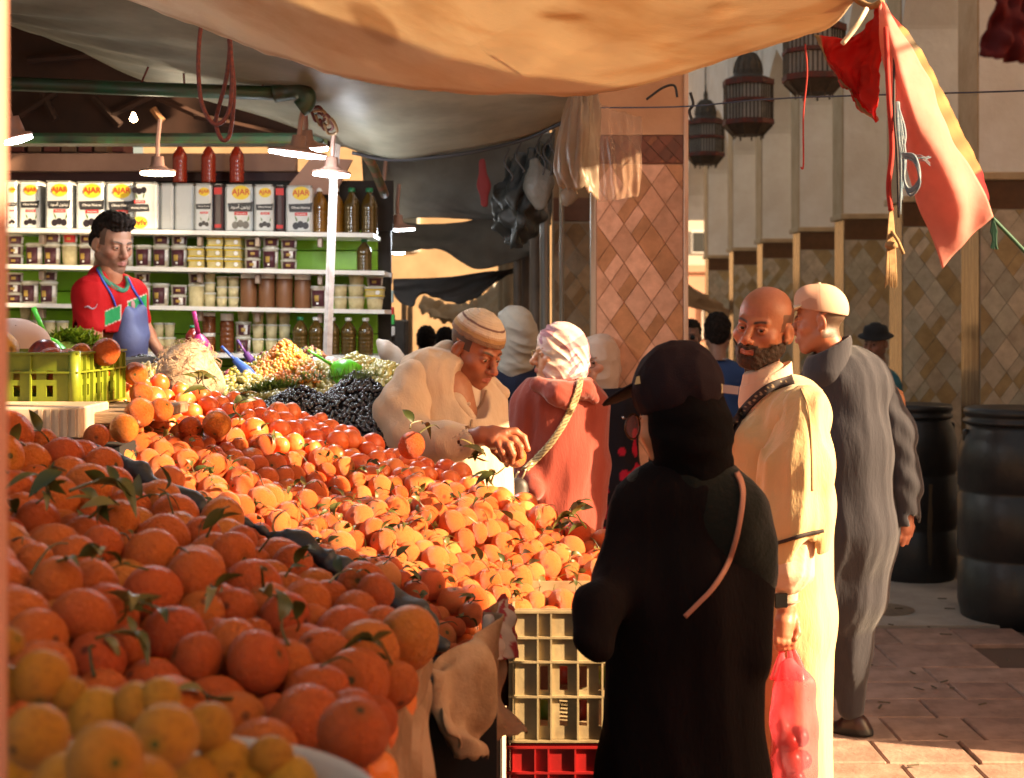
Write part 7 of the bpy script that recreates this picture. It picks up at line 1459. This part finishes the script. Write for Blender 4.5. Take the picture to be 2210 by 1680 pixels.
D = -.36; H_ = [((1005, 948, D+.03, 19), (1040, 942, D, 19)), ((1040, 940, D, 19), (1064, 944, D, 21)), ((1064, 936, D, 17), (1086, 938, D, 14)), ((1064, 952, D-.01, 17), (1084, 956, D-.01, 14)),
   ((1086, 932, D+.02, 9), (1112, 932, D+.03, 8)), ((1112, 932, D+.03, 8), (1130, 945, D+.03, 7)), ((1130, 945, D+.03, 7), (1139, 970, D+.02, 6)),
   ((1086, 942, D, 9.5), (1110, 950, D-.02, 8.5)), ((1110, 950, D-.02, 8.5), (1122, 965, D-.03, 7.5)), ((1122, 965, D-.03, 7.5), (1124, 985, D-.03, 6.2)),
   ((1082, 952, D-.02, 9.5), (1098, 962, D-.04, 8.5)), ((1098, 962, D-.04, 8.5), (1106, 980, D-.045, 7.5)), ((1106, 980, D-.045, 7.5), (1104, 998, D-.03, 6)),
   ((1076, 958, D-.03, 9), (1084, 976, D-.04, 7.6)), ((1084, 976, D-.04, 7.6), (1090, 992, D-.035, 6.6)), ((1090, 992, D-.035, 6.6), (1094, 1004, D-.015, 5.6)),
   ((1060, 950, D+.02, 10), (1068, 972, D+.03, 8.5)), ((1068, 972, D+.03, 8.5), (1084, 990, D+.025, 7)), ((1084, 990, D+.025, 7), (1095, 1000, D+.015, 6))]
vd.hand(H_, h=.0024, k=.006, col=(.36, .115, .055)); vd.done()
o = link('tangerine', TGM[1], None, vd.p(1112, 986, D+.01), (1, .5, 0), 23/vd.s); tag(o, 'red-orange tangerine held in the fingers of the stallholder', 'tangerine')

# ================================================= woman in the rust coat
rw = Person('woman in a rust red hooded coat and pink patterned headscarf, her back to the camera', 1205, 5.6)
rw.head(1203, 765, -78, 0, 0, 0, .003, .93, colkw=dict(skin=(.52, .28, .17), brow=(.2, .1, .06)), fem=True)
hj = hijab_field(.0028, (.050, .060), .075, 3, amp=.0036, fr_=30)
def hcol(V):
    x, y, z = V.T; w_ = wob(x+z*.5, y, z, 31, 26, 26, 40); w2 = wob(x+z, y, z, 35, 60, 40, 60); C = np.tile(np.array((.50, .34, .31)), (len(V), 1)); C[w_ > .3] = (.44, .42, .44); C[w2 > .8] = (.30, .13, .17); C[(w_ < -.5)] = (.34, .15, .17); C[(w2 < -1.0)] = (.56, .44, .36); return C
rw.add_local('headscarf', hj, mat('scarf_print', vcol=True, rough=.8, bump=.001, bscale=120), hcol)
rw.core([((1205, 880, 0, 60), (1205, 1080, 0, 66), .7), ((1205, 1100, 0, 60), (1205, 1560, 0, 34), 1), ((1130, 890, 0, 26), (1125, 1040, -.05, 20), 1), ((1282, 890, 0, 26), (1288, 1060, 0, 20), 1)])
M_rust = cmat('rust_wool', (.25, .046, .032), .8, (.21, .038, .026), 5, bump=.0012, bscale=220, b2=(.005, 22), stretch=(1, 1, .3), sheen=.3)
rw.cloth('coat', [('+', 1155, 868, 0, 42, 1262, 864, 0, 44, .95, .05), ('+', 1205, 870, 0, 78, 1206, 1000, 0, 84, .85, .05), ('+', 1206, 1000, 0, 84, 1200, 1120, 0, 92, .85, .05), ('+', 1200, 1120, 0, 92, 1200, 1560, 0, 102, .8, .05), ('+', 1135, 880, 0, 34, 1124, 985, -.05, 28, 1, .04), ('+', 1124, 985, -.05, 28, 1150, 1060, -.16, 22, 1, .04), ('+', 1278, 880, 0, 34, 1288, 1000, 0, 26, 1, .04), ('+', 1288, 1000, 0, 26, 1284, 1095, .0, 20, 1, .04)], M_rust, .0075, .05, foldsum(fold(71, .008, 17, 3.0, big=.003), lambda x, y, z: .004*np.sin(34*(x-.5*z)+3*wob(x, y, z, 4, 5))), cut=lambda x, y, z: z-rw.p(0, 815)[2])
rsrc = rw.last
rw.cloth('hood', [('+', 1160, 830, -.08, 17, 1205, 848, -.13, 22, 1, .03), ('+', 1205, 848, -.13, 22, 1262, 840, -.10, 20, 1, .03), ('+', 1262, 840, -.1, 18, 1284, 862, -.08, 10, 1, .03), ('+', 1205, 850, -.12, 20, 1235, 885, -.12, 8, 1, .04)], M_rust, .005, .03, fold(75, .004, 25, 25))
hsrc = rw.last; Vc = np.vstack([rsrc[0], hsrc[0]]); Fc = np.vstack([rsrc[1], hsrc[1]+len(rsrc[0])])
def stc(a, b):
    c = np.zeros(a.shape+(3,)); c[...] = (.30, .22, .10); q = np.sin(a*130+3*np.sin(b*6)); c[q > .2] = (.42, .34, .18); c[q < -.65] = (.10, .05, .025); return c
rw.ribbon('bag_strap', [(1253, 816), (1246, 850), (1222, 905), (1190, 955), (1158, 990), (1133, 1014)], 7, mat('woven_strap', vcol=True, rough=.7, bump=.001, bscale=100), 70, 5, .007, .005, stc, src=(Vc, Fc)); rw.done()
m = MB(); m.tube(catmull([rw.p(1135, 1012, -.16), rw.p(1128, 1030, -.17), rw.p(1118, 1040, -.17), rw.p(1112, 1030, -.17), rw.p(1120, 1018, -.17)], 5), .004, 6); m.tube([rw.p(1125, 1015, -.17), rw.p(1150, 1000, -.17)], .005, 6); m.build('strap_hook', MATS['brass'], rw.root, smooth=True, off=rw.off)
m = MB(); m.tube([rw.p(1146, 757, -.03), rw.p(1160, 758, -.05)], .0015, 5); m.tube(np.array([rw.p(1149, 764, 0)+np.array([.002*math.cos(t), .016*math.cos(t), .014*math.sin(t)]) for t in th]), .0014, 5); m.build('glasses', mat('gold_wire', (.6, .42, .2), .25, metal=1), rw.root, smooth=True, off=rw.off)
bag('shoulder_bag', [(1118, 1052, 5.3, 22), (1108, 1090, 5.3, 30), (1112, 1150, 5.3, 30)], mat('dark_leather2', (.03, .02, .016), .5), 'dark bag hanging at the side of the woman in the rust coat', 97, .6, h=.008, amp=.002, cat='handbag')

# ================================================= woman with the beige headscarf and glasses
bw = Person('woman with a beige headscarf and round glasses behind the rust coat', 1300, 6.4)
bw.head(1290, 782, -38, 2, 0, 0, .003, .93, colkw=dict(skin=(.50, .24, .15), brow=(.15, .07, .04)), fem=True)
bw.add_local('headscarf', hijab_field(.0034, (.048, .060), .11, 6, amp=.003), mat('beige_scarf', (.46, .34, .27), .85, (.40, .28, .22), 8, bump=.001, bscale=90))
bw.core([((1310, 890, 0, 50), (1310, 1080, 0, 56), .7), ((1310, 1080, 0, 50), (1310, 1470, 0, 30), 1)])
def flor(V):
    x, y, z = V.T; C = np.tile(np.array((.012, .010, .014)), (len(V), 1)); w_ = wob(x, y, z, 77, 38, 38, 26); C[(w_ > .55) & (z < bw.p(0, 900)[2])] = (.36, .012, .03); return C
bw.cloth('dress', [('+', 1270, 880, 0, 40, 1340, 882, 0, 40, .9, .05), ('+', 1308, 880, 0, 60, 1316, 1050, 0, 66, .8, .05), ('+', 1316, 1050, 0, 66, 1320, 1450, 0, 76, .8, .05), ('+', 1348, 900, 0, 26, 1356, 1020, 0, 20, 1, .04)], cmat('floral_dress', vcol=True, rough=.8), .009, .05, fold(81, .007, 18, 3), col=flor, cut=lambda x, y, z: z-bw.p(0, 838)[2])
bw.done(); m = MB()
for sx in (-1, 1): m.tube(xf(np.array([[sx*.032+.020*math.cos(t), -.099+.006*abs(sx*.032+.02*math.cos(t))*10*.1, -.003+.018*math.sin(t)] for t in th]), bw.HM), .0016, 5)
m.tube(xf(np.array([[-.012, -.101, 0], [.012, -.101, 0]]), bw.HM), .0015, 5); m.build('glasses', M_fr, bw.root, smooth=True, off=bw.off)
# ================================================= woman with grey headscarf in navy
nw = Person('woman with a grey headscarf and navy clothes directly behind the stallholder', 1115, 6.3)
nw.head(1104, 724, -130, 0, 0, 0, .004, .93, fem=True, eyes=False)
nw.add_local('headscarf', hijab_field(.0034, (.048, .060), .07, 9, amp=.004), mat('grey_scarf', (.25, .22, .18), .85, (.20, .17, .14), 8, bump=.001, bscale=90))
nw.core([((1120, 850, 0, 50), (1120, 1060, 0, 56), .7)])
nw.cloth('coat', [('+', 1075, 830, 0, 40, 1150, 832, 0, 40, .9, .05), ('+', 1115, 850, 0, 66, 1115, 1050, 0, 66, .8, .05), ('+', 1115, 1050, 0, 66, 1115, 1470, 0, 74, .8, .05), ('+', 1158, 850, 0, 24, 1150, 960, 0, 20, 1, .04)], cmat('navy_cloth', (.010, .012, .024), .8, bump=.001, bscale=120), .010, .05, fold(84, .006, 18, 4)); nw.done()

# ================================================= shop seller in the red shirt
sl_ = Person('young shop seller in a red and green football shirt and blue apron', 240, 5.9, .45)
MB().box((sl_.x-.6, 5.6, 0), (sl_.x+.6, 6.9, .45)).build('shop_platform', M_dark); tag(bpy.data.objects['shop_platform'], 'raised dark platform the shop seller stands on', 'platform')
sl_.head(243, 528, 48, 14, 0, 0, .0024, .95, colkw=dict(skin=(.40, .215, .14), stub=.42, hair=lambda x, y, z, n: np.clip((np.abs(x) > .056)*(y > -.035)*(z > .0)*(1-(np.abs(x) > .070)*(y < .036)*(z < .03)), 0, 1)*.7, seed=12, lips=(.42, .17, .14)), gaze=(.1, -.5), nose=1.15)
hf = Field((-.12, -.12, -.09), (.12, .15, .18), .003); hf.ell((0, .018, .050), (.080, .103, .096), .01); hf.ell((0, .07, .0), (.064, .045, .06), .03)
hf.ell((0, -.050, .118), (.060, .050, .028), .03)
def hcut(x, y, z): a = np.abs(x); front = (z-.066+.0*x)+0*y; back = (y-.012)+(z*0); return -np.maximum(np.minimum(z-(.072+.0*a), y+.095+.0*z), np.minimum(y-(.006-.30*(z-.0)), z+.072))
hf.fn(hcut, .008); hf.disp(lambda x, y, z: .0025*wob(x, y, z, 4, 150, 150, 150)+.002*wob(x, y, z, 6, 60)); sl_.add_local('hair', hf, M_hair)
sl_.core([((235, 660, 0, 36), (245, 800, 0, 36), .9), ((245, 820, 0, 45), (245, 1150, 0, 30), 1.2), ((195, 660, -.14, 20), (192, 720, -.16, 22), 1), ((192, 720, -.15, 27), (192, 750, -.16, 25), 1), ((238, 590, -.01, 26), (236, 620, 0, 28), 1), ((192, 750, -.16, 20), (235, 800, -.30, 14), 1), ((300, 670, .1, 14), (318, 725, .1, 17), 1), ((318, 725, .1, 15), (348, 765, .0, 12), 1)], .012)
def shirtcol(V):
    x, y, z = V.T; u = x*FPX/y+CU; v = (CAMZ-z)*FPX/y+HV; C = np.tile(np.array((.42, .012, .014)), (len(V), 1))
    t = v-(684-.42*(u-232)); g = (t > -13)*(t < 17)*(u > 226)*(y < 5.98); w_ = (t > -15)*(t < 19)*(u > 226)*(y < 5.98); c = (u > 262+.0*v)*(u < 275); 
    C[(w_*(1-c)).astype(bool)] = (.62, .50, .44); C[(g*(1-(u > 260)*(u < 277))).astype(bool)] = (.03, .27, .09); C[(y > 5.98)] = (.42, .012, .014); return C
sl_.cloth('shirt', [('+', 196, 632, -.1, 34, 282, 634, .08, 32, 1.0, .05), ('+', 232, 645, 0, 62, 240, 770, 0, 58, .95, .05), ('+', 240, 770, 0, 58, 240, 900, 0, 58, .95, .05), ('+', 192, 640, -.12, 38, 192, 704, -.14, 35, 1.0, .04), ('+', 286, 640, .09, 28, 300, 690, .1, 25, 1, .04), ('+', 222, 596, .02, 28, 228, 620, 0, 36, 1.1, .03), ('-', 192, 706, -.14, 30, 192, 760, -.14, 32, 1, .004), ('-', 250, 570, -.03, 30, 258, 604, -.07, 20, 1.2, .01)], cmat('red_jersey', vcol=True, rough=.7, bump=.0006, bscale=300, b2=(.004, 14)), .0055, .04, foldsum(fold(91, .006, 22, 8)), col=shirtcol, cut=lambda x, y, z: -(z-sl_.p(0, 718)[2])-(y > 5.86)*9)
ssrc = sl_.last
sl_.ribbon('neck_band', [(212, 576), (222, 600), (246, 618), (268, 628), (276, 612), (272, 596)], 4.5, mat('green_band', (.03, .16, .09), .8), 50, 3, .004, .003, None, src=ssrc)
sl_.ribbon('apron_cord', [(208, 580), (222, 606), (240, 636), (250, 662)], 2.0, mat('blue_cord', (.03, .05, .30), .7), 30, 3, .006, .003, None, src=ssrc)
sl_.ribbon('apron_cord', [(276, 600), (290, 628), (306, 654), (312, 668)], 2.0, mat('blue_cord', (.03, .05, .30), .7), 30, 3, .006, .003, None, src=ssrc)
sl_.ribbon('sleeve_logo', [(182, 664), (190, 662), (198, 667), (206, 664), (210, 656)], [1.2, 2.4, 1.8, 1.2, .6], mat('logo_grey', (.34, .22, .26), .6), 24, 3, .004, .001, None, src=ssrc)
sl_.ribbon('chest_crest', [(286, 650), (287, 658), (288, 666)], [3, 5, 3], mat('crest_grey', (.40, .20, .20), .6), 10, 4, .004, .001, None, src=ssrc)
fa = fold(95, .006, 16, 5)
sl_.cloth('apron', [('+', 272, 668, -.02, 24, 282, 740, -.02, 34, 1.2, .03), ('+', 282, 740, -.02, 34, 286, 900, -.02, 42, 1.2, .03), ('+', 300, 672, .02, 18, 310, 720, .02, 14, 1.2, .03), ('-', 290, 650, -.05, 14, 300, 672, -.1, 10, 2, .02)], mat('blue_apron', (.085, .10, .22), .6, (.06, .07, .16), 6, bump=.002, bscale=30), .006, .03, fa); sl_.done()
# ================================================= white-haired head behind the tangerines
wh = Person('white-haired person bent low behind the tangerines, only the curly hair showing', 412, 4.55)
wh.head(407, 838, -25, 38, 0, 0, .003, .95, colkw=dict(skin=(.55, .30, .20)), eyes=False)
hw = Field((-.15, -.14, -.14), (.15, .17, .19), .0032); hw.ell((0, .022, .050), (.098, .112, .094), .02); hw.ell((0, .07, -.03), (.080, .065, .08), .04); hw.ell((0, -.11, -.02), (.058, .06, .075), .01, '-')
hw.disp(lambda x, y, z: .0035*wob(x, y, z, 3, 34, 34, 34, 7)+.0018*np.abs(wob(x, y, z, 5, 120, 120, 120, 7)))
M_wh = mat('white_hair', (.60, .46, .34), .7, (.46, .31, .20), 12, bump=.003, bscale=60, b2=(.002, 260), trans=.2, contrast=(.4, .62)); wh.add_local('hair', hw, M_wh)
r_ = random.Random(4); m = MB()
for k in range(260):
    a, b = r_.uniform(-1.2, 4.4), r_.uniform(-.5, 1.3); n_ = np.array([math.cos(a)*math.cos(b), math.sin(a)*math.cos(b), math.sin(b)]); p0 = n_*[.103, .115, .095]+[0, .022, .05]; t_ = np.cross(n_, (r_.gauss(0, 1), r_.gauss(0, 1), r_.gauss(0, 1))); t_ /= np.linalg.norm(t_)+1e-6
    m.tube(xf(np.array([p0, p0+n_*.008+t_*.012, p0+n_*.013+t_*.022, p0+n_*.008+t_*.032]), wh.HM), [.0010, .0010, .0008, .0004], 4, cap=False)
m.build('stray_curls', M_wh, wh.root, off=wh.off)['kind'] = 'stuff'
wh.cloth('coat', [('+', 370, 900, 0, 50, 460, 900, 0, 50, 1.0, .05), ('+', 415, 930, 0, 80, 415, 1500, 0, 90, .9, .05)], cmat('brown_coat', (.06, .035, .02), .9), .014, .05); wh.core([((412, 870, 0, 40), (415, 1100, 0, 60), .8)]); wh.done()
m = MB(); m.tube([wh.p(340, 822, -.12), wh.p(372, 820, -.13)], .0022, 5); m.tube([wh.p(340, 822, -.12), wh.p(336, 832, -.12)], .002, 5); m.build('glasses', M_fr, wh.root, off=wh.off)
# ================================================= people farther off
def extra(label, u, v, Y, yaw, skin, shirt, hat=None, hairk=True, sc=.95, wide=46, glasses=False, pitch=0, vsh=None, lean=0):
    p = Person(label, u, Y); p.head(u, v, yaw, pitch, 0, 0, .0042, sc, colkw=dict(skin=skin, stub=.2), eyes=abs(yaw) < 90); k = p.s/341
    if hairk:
        f = Field((-.12, -.12, -.10), (.12, .15, .18), .0045); f.ell((0, .018, .048), (.083, .104, .096), .01); f.ell((0, .07, .0), (.066, .045, .065), .03); f.fn(hcut, .008); f.disp(lambda x, y, z: .003*wob(x, y, z, 4, 90)); p.add_local('hair', f, M_hair)
    if hat == 'brim':
        m = MB(); m.lathe([(.115, .050), (.128, .056), (.118, .062), (.092, .066), (.088, .10), (.080, .125), (.05, .135), (.035, .150), (.001, .152)], 24, M=p.HM@TRS((0, .01, .0), (.15, .1, 0))); m.build('hat', mat('black_hat', (.010, .009, .010), .8), p.root, True, off=p.off)
    if glasses:
        m = MB()
        for sx in (-1, 1): m.lathe([(.001, -.002), (.019, -.002), (.019, .002), (.001, .002)], 12, M=p.HM@TRS((sx*.031, -.097, .0), (PI/2, 0, 0)))
        m.build('sunglasses', mat('dark_lens', (.01, .01, .01), .1), p.root, True, off=p.off)
    s_ = p.s; q = lambda px: px/341*s_
    vs_ = v+q(.24*341); w_ = q(wide); b = CAMZ*0
    vb = HV+CAMZ*FPX/Y
    p.cloth('shirt', [('+', u-w_, vs_+q(6), 0, q(24), u+w_, vs_+q(6), 0, q(24), 1.0, .05), ('+', u, vs_+q(20), 0, q(54), u, vs_+q(190), 0, q(50), .7, .05), ('+', u-w_*1.15, vs_+q(20), 0, q(20), u-w_*1.25, vs_+q(170), 0, q(14), 1, .04), ('+', u+w_*1.15, vs_+q(20), 0, q(20), u+w_*1.25, vs_+q(170), 0, q(14), 1, .04)], mat('cloth_%d' % int(u), shirt, .8), .012, .04, fold(int(u), .005, 20, 5))
    p.cloth('trousers', [('+', u-q(26), vs_+q(200), 0, q(34), u-q(26), vb-q(18), 0, q(20), 1, .03), ('+', u+q(26), vs_+q(200), 0, q(34), u+q(26), vb-q(18), 0, q(20), 1, .03)], mat('dark_trousers', (.02, .02, .025), .8), .014, .03)
    p.core([((u, vs_-q(20), 0, q(22)), (u, vs_+q(60), 0, q(40)), .7)], .02); p.done(); return p
extra('man in a black brimmed hat and teal shirt leaning by the tiled piers', 1889, 742, 9.2, -40, (.28, .13, .08), (.02, .14, .20), 'brim', False, .90, 30, pitch=5)
e_ = extra('man with short black hair in a blue polo shirt, his back turned', 1549, 722, 9.0, 170, (.34, .17, .11), (.018, .05, .16), sc=1.02, wide=56)
bp_ = MB(); bp_.tube(xf(np.array([[.062*math.cos(t), .04+.05*math.sin(t), -.150] for t in np.linspace(.2, PI-.2, 12)]), e_.HM), .004, 5); bp_.build('collar_stripe', mat('pale_line', (.4, .45, .5), .8), e_.root, off=e_.off)
extra('man in sunglasses half hidden by the right edge of the salmon pillar', 1490, 728, 10.4, -15, (.30, .15, .10), (.03, .04, .06), glasses=True, wide=40)
extra('small dark-haired passer-by just right of the shop counter', 861, 748, 11.0, 150, (.25, .12, .08), (.03, .02, .02), wide=40)
extra('dark-haired passer-by in a blue shirt, far off behind the stallholder\'s shoulder', 921, 738, 11.6, 170, (.25, .12, .08), (.02, .06, .20), wide=50)
extra('dark-haired passer-by in blue partly hidden by the knitted cap', 962, 742, 11.2, 175, (.25, .12, .08), (.02, .07, .26), wide=50)
